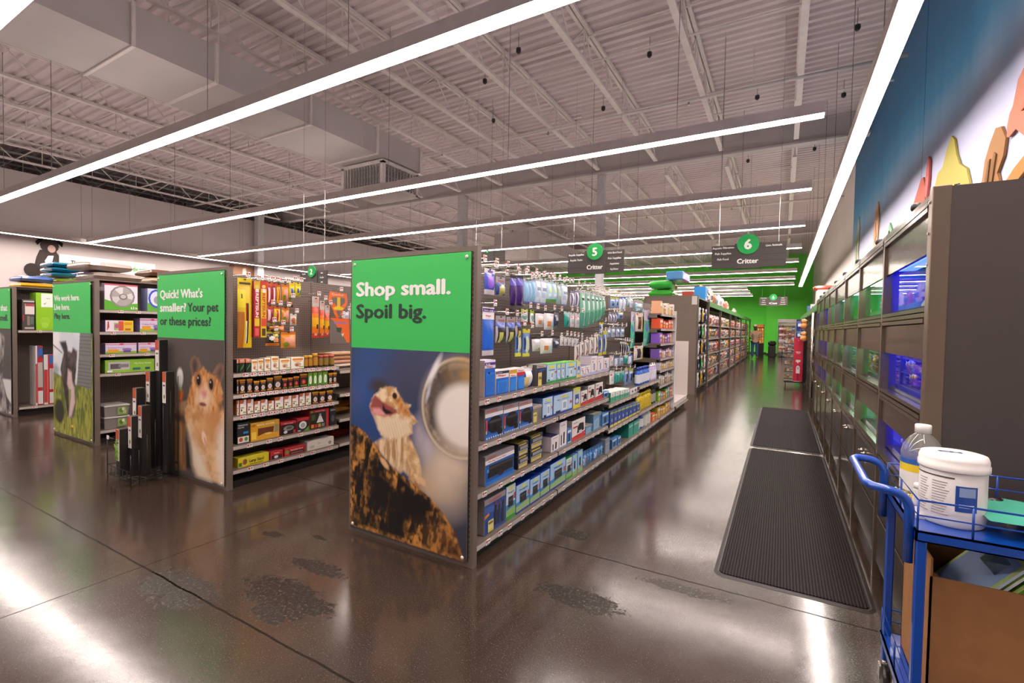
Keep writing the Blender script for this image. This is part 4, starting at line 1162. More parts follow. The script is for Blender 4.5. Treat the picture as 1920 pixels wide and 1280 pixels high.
# small-animal gondola behind the farm-dog poster
WX = -7.72; WY = 2.47
G3 = gondola('grey gondola shelving run behind the black animal poster', WX, WY, [1.2, 2.45, 3.7], .56, (-8.40, -7.11))
for z in (1.60, 1.33, 1.055, .815, .12): add_shelf(G3, .0, 1.19, z, .53, .04, 4)
for z in (1.60, 1.33, 1.055, .815, .12): add_shelf(G3, 1.2, 2.45, z, .53, .04, 4)
end_poster('green poster reading We work here. Live here. Play here.', -8.37, -7.16, .03, 1.965, WY - .056, .68, [[('We work here.', WT, .80)], [('Live here.', WT, .50)], [('Play here.', INK, .50)]], paint_cow, 0, 1.75, .075, curl=.05)
PX0 = -10.85; PY0 = 2.53
G4 = gondola('grey gondola shelving at the left edge with gate boxes', PX0, PY0, [1.2, 2.45, 3.7], .68, (-11.6, -10.2), top=2.0)
for z in (1.295, .105): add_shelf(G4, .0, 1.19, z, .66, .04, 4); add_shelf(G4, 1.2, 2.45, z, .66, .04, 4)
end_poster('green poster cut off at the left edge over grey tree photo', -11.58, -10.27, .03, 1.975, PY0 - .056, .68, [[('We know that', WT, 1.12)], [('"new pet" smell.', INK, 1.14)]], paint_tree, 0, 1.63, .10)

# ------------------------------------------------------------------ stock: builders for packaged goods
# every builder works in local coordinates: x along the shelf, front at y = 0, z up, origin bottom centre of the front
def deco(mb, w, h, decs, y0=-.0008, x0=None, z0=0.0):
    """draw a flat print on the front; fractions of the face"""
    x0 = -w / 2 if x0 is None else x0
    for k, d in enumerate(decs):
        y = y0 - .0005 * k
        c = hx(d[-1]) if isinstance(d[-1], str) else d[-1]
        if d[0] == 'r': mb.rect(x0 + d[1] * w, z0 + d[2] * h, x0 + d[3] * w, z0 + d[4] * h, y, c)
        elif d[0] == 'e': mb.ell(x0 + d[1] * w, z0 + d[2] * h, d[3] * w, d[4] * h, y, c)
        elif d[0] == 'p': mb.poly([(x0 + a * w, z0 + b * h) for a, b in d[1]], y, c)
        elif d[0] == 't': mb.text(d[1], x0 + d[2] * w, z0 + d[3] * h, d[4] * h, y, c, width=d[5] * w, bold=.03)
        elif d[0] == 'v': mb.text(d[1], x0 + (d[2] - d[4]) * w, z0 + (d[3] + d[5]) * h, d[4] * w, y, c, width=d[5] * h, bold=.03, vertical=True)
    return mb
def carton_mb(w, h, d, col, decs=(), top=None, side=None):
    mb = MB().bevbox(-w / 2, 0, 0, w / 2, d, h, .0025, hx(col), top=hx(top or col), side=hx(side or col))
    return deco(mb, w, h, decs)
def cellcol(decs, u, v, base):
    c = base
    for d in decs:
        k = hx(d[-1]) if isinstance(d[-1], str) else d[-1]
        if d[0] == 'r':
            if d[1] <= u <= d[3] and d[2] <= v <= d[4]: c = k
        elif d[0] == 'e':
            if ((u - d[1]) / d[3]) ** 2 + ((v - d[2]) / d[4]) ** 2 <= 1: c = k
    return c
def pouch_mb(w, h, t, col, decs=(), nx=10, nz=14, crimp=.05, taper=0.0, sag=0.0, eu=.6, ev=.55):
    """filled film bag: bulging front and back with flat crimped ends"""
    mb = MB(); base = hx(col)
    def P(i, k, s):
        u, v = i / nx, k / nz
        if eu < .5: u, v = .5 - .5 * math.cos(math.pi * u), .5 - .5 * math.cos(math.pi * v)
        vv = min(max((v - crimp) / (1 - 2 * crimp), 0), 1)
        b = (math.sin(math.pi * u) ** eu if 0 < u < 1 else 0) * (math.sin(math.pi * vv) ** ev if 0 < vv < 1 else 0)
        ww = w * (1 - taper * v)
        y = t / 2 - s * (t / 2) * b + .002 * math.sin(17 * u + 9 * v) * b - sag * b * (1 - v) * t * s * .3
        return (-ww / 2 + u * ww * (1 - .04 * b * 0), y, v * h)
    for s in (1, -1):
        i0 = len(mb.v)
        for i in range(nx + 1):
            for k in range(nz + 1): mb.v.append(P(i, k, s))
        for i in range(nx):
            for k in range(nz):
                a = i0 + i * (nz + 1) + k
                f = (a, a + nz + 1, a + nz + 2, a + 1)
                mb.f.append(f if s > 0 else f[::-1])
                mb.c.append(cellcol(decs, (i + .5) / nx, (k + .5) / nz, base) if s > 0 else base); mb.sm.append(True)
    return mb
def hangpack(name, lab, cat, w, h, t, head, body, decs, group, bulge=True, hole=True, taper=0.0, hh=.2, hdecs=()):
    """pouch under a header card"""
    th = thing(name, lab, cat, group=group)
    hz = h * (1 - hh)
    pouch_mb(w, hz, t, body, decs, taper=taper).build('pouch', FILM, th)
    mb = MB().box(-w / 2 * (1 - taper), t / 2 - .002, hz - .004, w / 2 * (1 - taper), t / 2 + .002, h, hx(head))
    deco(mb, w * (1 - taper), h - hz, hdecs, y0=t / 2 - .003, z0=hz)
    if hole: mb.ell(0, h - (h - hz) * .2, .014, .006, t / 2 - .005, hx('2b2725'))
    mb.build('header_card', CARD, th)
    return th
def single(mb, name, lab, cat, group=None, m=None):
    return tag(mb.build(name, m or CARD), lab, cat, group)
def jar_thing(name, lab, cat, r, h, body, lid, group, band=None, lidh=.22, neck=.96, n=14, m=None):
    th = thing(name, lab, cat, group=group)
    b = hx(body); bd = hx(band or body); hb = h * (1 - lidh)
    MB().lathe([(r * .92, 0, b), (r, .006, b), (r, hb * .18, bd), (r, hb * .85, bd), (r, hb * .93, b), (r * neck * .92, hb, b)], n, 0, r, 0).build('jar_body', PLASTIC, th)
    MB().lathe([(r * neck, hb, hx(lid)), (r * neck, h - .004, hx(lid)), (r * neck * .93, h, hx(lid))], n, 0, r, 0).build('lid', PLASTIC, th)
    return th
def bottle_thing(name, lab, cat, r, h, body, cap, group, band='f0eeea', spout=False, n=14, flat=.7, mb_dec=()):
    th = thing(name, lab, cat, group=group)
    b = hx(body); s = hx(band)
    MB().lathe([(r * .9, 0, b), (r, .008, b), (r, h * .12, s), (r, h * .55, s), (r, h * .60, b), (r * .85, h * .70, b), (r * .4, h * .80, b), (r * .36, h * .84, b)], n, 0, r * flat, 0, sx=1, sy=flat).build('bottle_body', PLASTIC, th)
    c = hx(cap)
    pr = [(r * .45, h * .83, c), (r * .45, h * .97, c), (r * .3, h, c)] if not spout else [(r * .5, h * .80, c), (r * .45, h * .86, c), (r * .15, h * .9, c), (r * .08, h * 1.0, c)]
    MB().lathe(pr, 10, 0, r * flat, 0).build('cap', PLASTIC, th)
    return th

# ---- carton designs: (look, category, base, side, top, depth, [prints])
CD = {
 'cart_purple': ('tall white-topped purple-banded filter cartridge pack', 'box', '2a62c0', 'c9b9b4', 'd9d4ee', .10, [('r', 0, .78, 1, 1, 'e9e3ea'), ('r', 0, .86, 1, .94, '56308c'), ('t', 'Bio-Bag', .1, .875, .045, .4, 'e9e3ea'), ('t', 'Whisper', .14, .80, .05, .6, 'c2564c'), ('r', .1, .06, .92, .66, '2f78d6'), ('r', .2, .1, .9, .6, '2b6cc6'), ('r', .3, .62, .45, .68, '22252e'), ('r', 0, .3, .05, .42, 'c43d33')]),
 'cart_navy': ('white and navy-striped blue filter cartridge pack', 'box', '2a6bc8', 'c9c0bd', 'e3dedb', .10, [('r', 0, .68, 1, 1, 'efe8e6'), ('r', 0, .86, 1, .97, '2b3040'), ('t', 'Medium', .06, .885, .06, .4, 'e9e3ea'), ('t', 'Whisper', .12, .75, .08, .65, 'd0655b'), ('r', .1, .05, .92, .58, '3783dd'), ('r', .2, .08, .8, .5, '2f72cc')]),
 'cart_yellow': ('yellow-banded blue filter cartridge pack', 'box', '2a6bc8', 'c9c0bd', 'e3dedb', .10, [('r', 0, .66, 1, 1, 'efe8e6'), ('r', 0, .80, 1, .98, 'e0a83a'), ('t', 'Whisper', .12, .70, .07, .7, 'd0655b'), ('r', .1, .05, .92, .58, '3783dd')]),
 'cart_red': ('red-banded blue filter cartridge pack', 'box', '2a6bc8', 'c9c0bd', 'e3dedb', .10, [('r', 0, .66, 1, 1, 'efe8e6'), ('r', 0, .66, 1, .82, 'c8343c'), ('t', 'Whisper', .12, .86, .07, .7, 'd0655b'), ('r', .1, .05, .92, .55, '3783dd')]),
 'filter_dark': ('dark blue filter media box with a pale yellow sticker', 'box', '2d3654', '56524f', '8a8480', .11, [('r', 0, .84, 1, .98, 'b8aeb0'), ('t', 'Whisper', .1, .88, .06, .6, 'c0574f'), ('p', [(.1, .74), (.9, .8), (.5, .5)], '3c4f8e'), ('r', .55, .1, 1, .7, '33322f'), ('r', .12, .0, .5, .62, 'd9c46a'), ('t', '50%', .16, .3, .14, .3, '35322c')]),
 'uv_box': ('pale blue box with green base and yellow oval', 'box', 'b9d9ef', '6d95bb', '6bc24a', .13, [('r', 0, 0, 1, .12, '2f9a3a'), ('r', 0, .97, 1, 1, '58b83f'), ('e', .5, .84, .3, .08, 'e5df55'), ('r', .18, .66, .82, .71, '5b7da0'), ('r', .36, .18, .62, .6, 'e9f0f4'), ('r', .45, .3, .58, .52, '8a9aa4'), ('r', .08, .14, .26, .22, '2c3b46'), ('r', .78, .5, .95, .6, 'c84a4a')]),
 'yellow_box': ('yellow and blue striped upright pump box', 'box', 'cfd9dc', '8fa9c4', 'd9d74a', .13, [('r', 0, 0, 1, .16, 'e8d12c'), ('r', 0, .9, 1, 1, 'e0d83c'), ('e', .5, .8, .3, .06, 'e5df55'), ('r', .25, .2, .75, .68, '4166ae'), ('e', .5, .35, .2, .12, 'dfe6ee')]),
 'white_box': ('small white box with blue and red spots', 'box', 'eee4e4', 'cbbfc4', '3c3f78', .15, [('r', 0, .0, 1, .16, 'b4bfe0'), ('r', .15, .74, .45, .8, '6b6670'), ('r', .36, .22, .56, .62, '7d90ba'), ('e', .25, .6, .1, .07, 'cc5a4c'), ('e', .75, .2, .1, .07, 'd66a5c')]),
 'white_tall': ('tall white box with dark blue top', 'box', 'f0e6e6', 'd2c6c9', '33376f', .15, [('r', 0, .0, 1, .14, 'aebadf'), ('t', 'AquaTech', .12, .84, .05, .5, '55525c'), ('r', .36, .2, .58, .6, '7f8fb5'), ('e', .25, .7, .1, .04, 'cc5a4c'), ('e', .8, .15, .1, .05, 'd66a5c')]),
 'air_black': ('blue air filter box picturing a round black pump', 'box', '2a58a8', '8d8683', 'b9aeb0', .16, [('r', 0, .84, 1, 1, '9b9090'), ('t', 'WHISPER', .06, .88, .08, .62, 'c4504a'), ('r', 0, .72, 1, .84, 'ece4e4'), ('r', 0, .0, 1, .14, '2d6fc2'), ('e', .55, .45, .40, .28, '24201f'), ('r', .18, .3, .92, .55, '24201f'), ('r', .22, .52, .9, .60, '4a4341'), ('e', .55, .36, .12, .1, '161413'), ('e', .82, .17, .14, .12, '1d1b1c'), ('r', .02, .3, .1, .66, 'c9452f'), ('r', .02, .2, .08, .3, 'd7c23c')] + [('r', .05 + k * .12, .02, .11 + k * .12, .08, 'cfd6df') for k in range(8)]),
 'grey_pack': ('grey ribbed filter foam pack with a pale yellow label', 'box', '8b857e', '6d6762', 'b2aaa6', .1, [('r', 0, .86, 1, 1, 'c9c0bd'), ('t', 'WHISPER', .06, .89, .06, .8, 'c4504a'), ('r', .05, .03, .42, .62, 'dccb73'), ('r', .08, .4, .38, .5, '8b8245'), ('r', .6, .1, .64, .7, '6f6a64'), ('r', .75, .1, .79, .7, '6f6a64'), ('r', .9, .1, .94, .7, '6f6a64')]),
 'blue_box': ('light blue filter box with navy base and yellow oval', 'box', 'bcd6f0', '5c7eb4', '2a4fa6', .16, [('r', 0, 0, 1, .1, '1f3f9e'), ('e', .55, .86, .2, .06, 'e2dc58'), ('t', 'Bio-Wheel', .18, .72, .05, .6, '52667e'), ('r', .42, .16, .68, .64, 'eef2f6'), ('r', .48, .24, .64, .56, 'a4b3c4'), ('r', .1, .06, .34, .2, '232c38'), ('r', .84, .4, .98, .54, 'c8605a')]),
 'hob_red': ('white box with red base picturing a black hang-on filter', 'box', 'efe6e2', 'a79c98', '544c4a', .15, [('r', 0, 0, 1, .18, 'c93532'), ('p', [(0, .12), (1, .2), (1, .3), (0, .2)], 'c93532'), ('t', 'hydor', .1, .84, .07, .35, '6b6562'), ('p', [(.36, .3), (.9, .36), (.86, .74), (.55, .78), (.4, .6)], '252626'), ('r', .5, .24, .72, .42, 'cfd4d6'), ('r', .06, .62, .4, .7, 'c93532')]),
 'blue_small': ('small blue boxed pump', 'box', '3f7fc4', '31547f', '4b86bd', .12, [('r', .1, .75, .9, .92, 'dfe6ee'), ('r', .3, .15, .62, .65, '222a38'), ('r', .1, .06, .9, .14, 'a8cde6')]),
 'big_black': ('big box picturing a wide black air filter', 'box', '2b62b0', '8d8683', 'a59a98', .32, [('r', 0, .86, 1, 1, '968b8b'), ('t', 'WHISPER', .05, .89, .07, .3, 'c4504a'), ('r', 0, .72, 1, .86, 'efe6e6'), ('t', 'Bio-Bag Power Filter', .1, .77, .055, .6, 'b98580'), ('p', [(.08, .24), (.94, .24), (.97, .62), (.12, .66)], '232021'), ('r', .12, .52, .94, .60, '4a4443'), ('r', .5, .25, .51, .62, '3b3635'), ('e', .52, .24, .1, .08, '3a2c35'), ('r', 0, 0, 1, .13, '2a74c8'), ('r', .04, .45, .1, .56, '58a0dc')]),
 'pump_box': ('dark blue and yellow aquarium pump carton', 'box', '1f2c4a', '1b2233', '9d8a3a', .16, [('r', 0, .78, 1, .96, '2e3140'), ('r', .1, .8, .8, .92, 'c0a63a'), ('r', .2, .5, .95, .72, '9b968f'), ('r', .08, .06, .9, .42, 'c9b774'), ('r', .14, .28, .8, .36, '8d8046'), ('r', .0, .42, 1, .5, '2f5f92')]),
 'white_tower': ('white tower filter box with a black tower print', 'box', 'efe5e6', 'cfc4c6', '2d3057', .15, [('t', 'Internal Filter', .15, .84, .05, .6, '6f6b74'), ('p', [(.5, .12), (.66, .12), (.7, .56), (.52, .58)], '26272c'), ('r', .16, .1, .28, .5, '3a3b42'), ('r', 0, 0, 1, .05, '9fb0dc')]),
 'blue_clear': ('light blue box with pale clear acrylic print', 'box', '6aa2d4', '4f6f8d', 'a7a18c', .14, [('r', 0, .84, 1, 1, '7d8a92'), ('p', [(.12, .08), (.7, .1), (.72, .7), (.14, .6)], 'a8c6dc'), ('p', [(.2, .14), (.6, .15), (.62, .6), (.22, .52)], '8fb0c9'), ('r', .78, .1, .95, .8, '41628a')]),
 'wine_box': ('blue box with dark filter towers and a yellow label', 'box', '2f4f94', '8d8683', '9d9290', .22, [('r', 0, .84, 1, 1, '9f9493'), ('t', 'WHISPER', .18, .87, .07, .6, 'c24d46'), ('p', [(.0, .62), (1, .5), (1, .7), (0, .78)], '4a63a8'), ('p', [(0, .46), (.22, .52), (.2, .6), (.02, .56)], 'd18a3c'), ('r', .44, .14, .56, .72, '27222a'), ('r', .47, .72, .53, .84, '8c3a3c'), ('r', .62, .12, .73, .66, '37313a'), ('r', .64, .66, .71, .80, '6d2f33'), ('r', .80, .1, .92, .74, '2d2a30'), ('r', .14, .05, .4, .38, 'e2d489'), ('r', .17, .27, .37, .33, '7c7440'), ('r', .14, .05, .4, .12, 'd2c33c')]),
 'green_filter': ('white canister filter box with green base and top', 'box', 'd9e6ee', '7795a8', '2f9a3c', .24, [('r', 0, 0, 1, .12, '2f9434'), ('p', [(0, .12), (1, .12), (1, .4), (0, .3)], '8db46e'), ('p', [(0, .3), (1, .36), (1, .5), (0, .46)], '3f86bb'), ('e', .5, .9, .2, .05, 'e2dc58'), ('t', 'Penguin', .16, .78, .06, .66, '49627c'), ('r', .2, .38, .72, .68, '242427'), ('r', .24, .55, .68, .6, '57504e'), ('r', .78, .56, .95, .74, 'b54a55')]),
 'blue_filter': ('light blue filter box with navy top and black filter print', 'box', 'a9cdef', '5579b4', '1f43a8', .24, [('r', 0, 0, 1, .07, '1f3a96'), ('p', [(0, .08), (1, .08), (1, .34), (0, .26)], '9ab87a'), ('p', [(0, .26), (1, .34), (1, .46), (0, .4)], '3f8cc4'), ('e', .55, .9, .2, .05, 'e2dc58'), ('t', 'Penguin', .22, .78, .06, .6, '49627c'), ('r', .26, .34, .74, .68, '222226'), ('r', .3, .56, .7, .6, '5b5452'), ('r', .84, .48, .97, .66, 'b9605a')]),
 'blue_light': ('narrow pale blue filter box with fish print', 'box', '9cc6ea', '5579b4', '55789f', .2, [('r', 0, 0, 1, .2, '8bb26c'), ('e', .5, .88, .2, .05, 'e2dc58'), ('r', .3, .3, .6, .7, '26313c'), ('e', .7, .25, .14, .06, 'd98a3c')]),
 'grey_box': ('plain pale grey carton', 'box', '8d94a4', '7b8290', 'a5a7ad', .2, [('r', .1, .6, .9, .66, 'a9b0bd')]),
 'teal_white': ('white and sea green carton with small bottle print', 'box', '4fae8e', '3a8a70', 'e3e6e0', .2, [('r', 0, .5, 1, 1, 'e6e6e0'), ('r', .42, .6, .54, .8, '6c8f8a'), ('r', .4, .2, .56, .4, '25705a')]),
 'tri_white': ('white carton with three black bottles printed', 'box', 'e9dfe2', 'c2b6ba', '4b4346', .2, [('e', .25, .45, .08, .2, '2a2426'), ('e', .55, .5, .08, .2, '2a2426'), ('e', .82, .55, .08, .2, '2a2426')]),
 'yb_card': ('blue and yellow tall carded treatment pack', 'pack', '3f5fae', '2f427a', '8a93a8', .1, [('r', 0, 0, 1, .12, 'e4d334'), ('r', 0, .8, 1, .92, 'b7c46a'), ('r', .3, .2, .7, .7, '2b3f86'), ('e', .5, .4, .14, .12, 'b7c4e4')]),
 'teal_box': ('teal green carton', 'box', '2a9a88', '1f8273', '3aa893', .25, [('r', .1, .7, .9, .85, '9bd4c4')]),
 'bulb_white': ('white reptile lamp box with orange print', 'box', 'ece7dc', 'c9c0b2', 'b9a27a', .09, [('r', .12, .72, .9, .9, 'd98b2b'), ('r', .2, .6, .8, .68, 'e5b64a'), ('e', .5, .36, .26, .2, 'bfae92'), ('e', .44, .32, .12, .1, 'b5573c'), ('r', .6, .1, .94, .2, 'a9b85a')]),
 'dark_green': ('dark carded pack with green lizard print', 'box', '22231f', '1b1a18', 'e2825a', .09, [('r', 0, .72, 1, 1, 'db8660'), ('p', [(.2, .1), (.8, .5), (.85, .65), (.3, .3)], '3f9a3c'), ('e', .5, .9, .3, .06, 'c5b0c8')]),
 'bulb_dark': ('black lamp box with orange top and pale bulb print', 'box', '2a2018', '1d1612', 'e0a52e', .09, [('r', 0, .88, 1, 1, 'd9a02c'), ('r', .1, .72, .9, .86, 'a65e22'), ('e', .5, .36, .3, .2, 'd9cfc2'), ('e', .5, .36, .18, .12, 'b7a4c2'), ('r', .1, .05, .9, .14, 'c87f2a'), ('r', .2, .58, .8, .66, '4f4a44')]),
 'bulb_red': ('black lamp box with orange top and red bulb print', 'box', '241a16', '1b1310', 'd9902a', .09, [('r', 0, .86, 1, 1, 'd98a2c'), ('r', .1, .7, .9, .82, '8c3a22'), ('e', .5, .38, .3, .2, 'a32c2c'), ('e', .5, .38, .16, .11, 'd56a4a'), ('r', .1, .05, .9, .14, '8a8a2c')]),
 'bulb_green': ('green lamp box with white bulb print', 'box', '6fae3e', '55862f', 'd9a13a', .09, [('r', 0, .84, 1, 1, 'b7c64a'), ('e', .5, .42, .28, .3, 'f0ece6'), ('e', .5, .4, .16, .18, 'd9d4d6'), ('r', .2, .04, .8, .12, '3f6f28')]),
 'terra_white': ('white terrarium lamp box with orange-brown corner', 'box', 'e9e2d2', 'b56a3e', 'c2653a', .09, [('r', 0, .74, .62, 1, 'c0693f'), ('e', .75, .76, .2, .16, 'd9d2e2'), ('r', .12, .42, .6, .5, '8a8378'), ('e', .25, .3, .1, .08, '2d3a2c'), ('r', .45, .08, .9, .2, 'a5b478'), ('r', .55, .12, .85, .16, '6f8a4a')]),
 'heat_dark': ('black and white terrarium heater box', 'box', '25282a', '1b1d1f', '4d5356', .16, [('t', 'TERRARIUM', .06, .84, .07, .8, 'cfd4d6'), ('t', 'HEATER', .06, .74, .06, .5, 'cfd4d6'), ('r', .5, .46, .9, .56, '2f7fc0'), ('r', .05, .04, .95, .34, 'd9d4c8'), ('e', .3, .2, .16, .1, 'b24a34'), ('e', .72, .2, .14, .1, '5f8a4a')]),
 'rock_heater': ('wide yellow rock heater box with open window', 'box', 'd9a02c', '9a6d1f', 'e5c04a', .2, [('t', 'ROCK HEATER', .22, .80, .10, .6, 'f3e9c8'), ('e', .1, .86, .07, .08, 'b9782a'), ('p', [(.24, .24), (.76, .24), (.8, .66), (.24, .66)], '6b3a1f'), ('p', [(.24, .24), (.9, .2), (.9, .32), (.5, .36)], 'd9a13a'), ('e', .6, .3, .12, .06, 'e8c46a'), ('r', .82, .3, .96, .74, '8f8a78'), ('r', .02, .1, .18, .5, 'e8c84a')]),
 'lamp_red': ('black and red dome lamp box', 'box', '241d1c', '8c2a2c', 'c23a3e', .18, [('r', 0, .82, 1, 1, 'b92f36'), ('t', 'Wire Cage', .2, .86, .06, .6, 'e9c8c0'), ('e', .5, .5, .34, .2, '8c8a88'), ('e', .55, .52, .2, .12, '55524f'), ('e', .3, .22, .12, .12, 'cfd3e2'), ('r', .8, .04, .96, .3, 'b92f36')]),
 'lamp_green': ('dark lamp box with a big white bulb and green corner', 'box', '2a2d2a', '9c2b30', 'c2353c', .18, [('r', 0, .8, 1, 1, 'b92f36'), ('e', .48, .48, .32, .28, 'e2e4e0'), ('e', .48, .46, .2, .18, 'a9b0b2'), ('p', [(.5, 0), (1, 0), (1, .34)], '5f9a3c'), ('r', .05, .04, .3, .14, 'b7ae9c')]),
 'combo_red': ('large black and red combo lamp box with bulb row', 'box', '2b2a28', 'a82c34', 'cc3a44', .2, [('r', .86, 0, 1, 1, 'b9303a'), ('r', 0, .84, 1, 1, 'b9303a'), ('t', 'Combo Pack', .26, .88, .06, .5, 'efd5cf'), ('e', .1, .9, .07, .06, '7d9a3c'), ('p', [(.34, .3), (.72, .3), (.58, .66), (.48, .66)], 'd9dcdc'), ('r', .48, .64, .58, .76, 'a9aeb0'), ('r', .06, .45, .28, .75, '4a5a3c'), ('r', .06, .06, .2, .24, 'd98a3c'), ('r', .24, .06, .38, .24, 'b93a34'), ('r', .42, .06, .56, .24, 'c9a04a'), ('r', .6, .06, .76, .24, '8c8a84')]),
 'heat_black': ('narrow black dome fixture box', 'box', '26282a', '1b1c1d', '3d4144', .18, [('r', .1, .84, .9, .94, '8c9092'), ('e', .5, .4, .3, .2, '55595b')]),
 'lamp_stand': ('long yellow lamp stand box', 'box', 'd9c62c', 'b59f20', 'e8d83c', .12, [('t', 'Lamp Stand', .36, .34, .34, .46, '2b2a26'), ('e', .2, .5, .06, .3, 'b5622c'), ('e', .23, .52, .05, .28, '6f5a38'), ('r', .02, .1, .12, .5, '2f7a3c'), ('r', .36, .12, .8, .2, '8a7a26')]),
 'red_small': ('small red and black heat emitter box', 'box', 'b3282f', '8c2026', 'cc3a40', .14, [('t', 'Dome', .3, .68, .16, .4, 'efd5cf'), ('r', .1, .06, .9, .5, '2a2322'), ('e', .45, .28, .16, .18, 'd9dce2')]),
 'red_long': ('long red terrarium hood box', 'box', 'b3282f', '8c2026', 'c8363e', .14, [('e', .12, .5, .08, .3, '6f8a3c'), ('r', .24, .1, .92, .46, '2d2624'), ('t', 'Terrarium Hood', .26, .58, .2, .6, 'efd5cf'), ('r', .3, .2, .86, .3, '8c8480')]),
 'white_long': ('long white boxed fixture with faint sketches', 'box', 'd9d2c8', 'b7afa4', 'e6e0d8', .16, [('t', 'Glass', .38, .56, .12, .1, '8a837a'), ('e', .18, .35, .1, .18, 'bdb5a9'), ('e', .84, .4, .06, .2, '8f887c'), ('r', .3, .2, .7, .24, 'bdb5a9')]),
 'wheel_box': ('white and green boxed clear exercise wheel', 'box', 'e9e4ee', '9d8f9c', 'c8465a', .22, [('p', [(0, 0), (1, 0), (1, .28), (.5, .22), (0, .4)], '5fae2e'), ('r', 0, .94, 1, 1, 'c45a6c'), ('e', .53, .53, .38, .42, '8c8684'), ('e', .53, .53, .33, .37, 'aaa4a2'), ('p', [(.53, .53), (.82, .42), (.86, .55), (.8, .68)], 'd9d4d2'), ('p', [(.53, .53), (.3, .78), (.44, .88), (.55, .88)], 'dcd8d6'), ('p', [(.53, .53), (.22, .5), (.24, .36), (.34, .26)], 'cfcac8'), ('e', .55, .52, .13, .12, '787270'), ('e', .55, .53, .09, .08, 'c4bfbd'), ('t', '6.5 in', .78, .05, .1, .2, 'f3f0ee')]),
 'wheel_round': ('round blue-rimmed boxed wheel on green card', 'box', 'cdd6ee', '8a94b8', '4a62c4', .2, [('p', [(0, 0), (1, 0), (1, .3), (0, .36)], '5fae2e'), ('e', .5, .56, .46, .42, '3f4fc0'), ('e', .5, .56, .36, .33, 'd9dcec'), ('e', .52, .5, .2, .18, '9c98a8')]),
 'start_box': ('white starter kit box with colourful print and yellow end', 'box', 'e6d9e6', '8a6f9c', 'd0606c', .2, [('r', .64, 0, 1, 1, 'e2c32c'), ('r', .46, .08, .64, .94, 'd0533c'), ('r', .3, .14, .46, .8, '9fbf6a'), ('e', .4, .5, .08, .2, 'b95a8c'), ('p', [(.06, .1), (.14, .4), (.12, .9), (.08, .9)], 'c44a50'), ('r', .68, .6, .94, .84, 'd9962c'), ('r', .7, .12, .9, .3, 'c06a3c')]),
 'pastel_box': ('lilac and green habitat box with orange block letters', 'box', 'd6c8e2', '8f7fae', 'c8506a', .2, [('r', 0, 0, 1, .22, '86ac3e'), ('r', 0, .86, 1, .92, 'c8566c'), ('r', .08, .14, .42, .42, 'e09a1f'), ('t', 'CritterTrail', .08, .52, .1, .5, 'a06a8c'), ('e', .68, .4, .16, .14, '8a74ae'), ('r', .56, .1, .8, .3, '6a4a8c'), ('e', .5, .9, .08, .08, 'c8384c')]),
 'green_long': ('long lime green cage box with grey cage photograph', 'box', '8cbc3c', '6d9430', 'a3cc58', .22, [('r', .06, .22, .48, .86, 'bdb7bb'), ('r', .1, .3, .3, .7, '5a5456'), ('r', .26, .4, .46, .66, '837c80'), ('t', 'My First Home', .58, .62, .14, .34, 'd6e4b0'), ('r', .54, .16, .7, .34, '2f6a6a'), ('r', .8, .16, .9, .34, '2a5a5e'), ('r', .04, .06, .14, .2, 'e4e4e0')]),
 'pet_pack': ('dark framed pet carrier pack with white label', 'box', '4a4341', '3a3432', '8d8480', .25, [('r', .24, .52, 1, .86, 'd8cfcb'), ('r', .28, .78, .98, .86, 'b5444a'), ('r', .2, .04, .96, .1, 'b5aca8'), ('r', .4, .16, .62, .46, '8a7a70'), ('r', .66, .2, .94, .44, '5f6f6a'), ('r', .04, .3, .16, .5, 'a03a3c'), ('r', .1, .92, 1, .96, 'cfc7c3')]),
 'green_box': ('big lime green kennel pad box with white flap', 'box', '8cc41f', '6d9c1a', 'a8d83a', .3, [('r', .3, .62, 1, .98, 'efece6'), ('t', 'eco', .6, .84, .04, .2, '8aa86a'), ('p', [(.42, .72), (.5, .68), (.62, .76), (.5, .72)], '7fae3a'), ('e', .5, .24, .3, .12, '98cc34'), ('e', .5, .14, .2, .08, 'a3d248')]),
 'blue_pack': ('tall blue boxed pet gate', 'box', '3a55a6', '2c3f80', '4a66b8', .3, [('v', 'PET GATE', .6, .2, .2, .6, 'b9c4e4'), ('r', 0, .9, 1, 1, '2c4490')]),
 'gate_box': ('tall red and white metal pet gate box', 'box', 'b3282f', 'd9d4d2', '3a5aa0', .3, [('r', .0, .0, .22, 1, 'd6cfcc'), ('r', .0, .04, .2, .7, 'c03a3c'), ('r', .3, .3, .96, .72, 'a89c92'), ('r', .36, .3, .4, .72, 'd9d4d0'), ('r', .5, .3, .54, .72, 'd9d4d0'), ('r', .64, .3, .68, .72, 'd9d4d0'), ('r', .78, .3, .82, .72, 'd9d4d0'), ('r', .3, .02, .98, .24, 'd6cfcd'), ('p', [(.3, .8), (.7, .84), (.98, .78), (.98, .96), (.3, .98)], '3f62a8')]),
}
REPT = {'n': 0}
def put(o, x, y, z, rot=R90): o.location = (x, y, z); o.rotation_euler = (0, 0, rot); return o
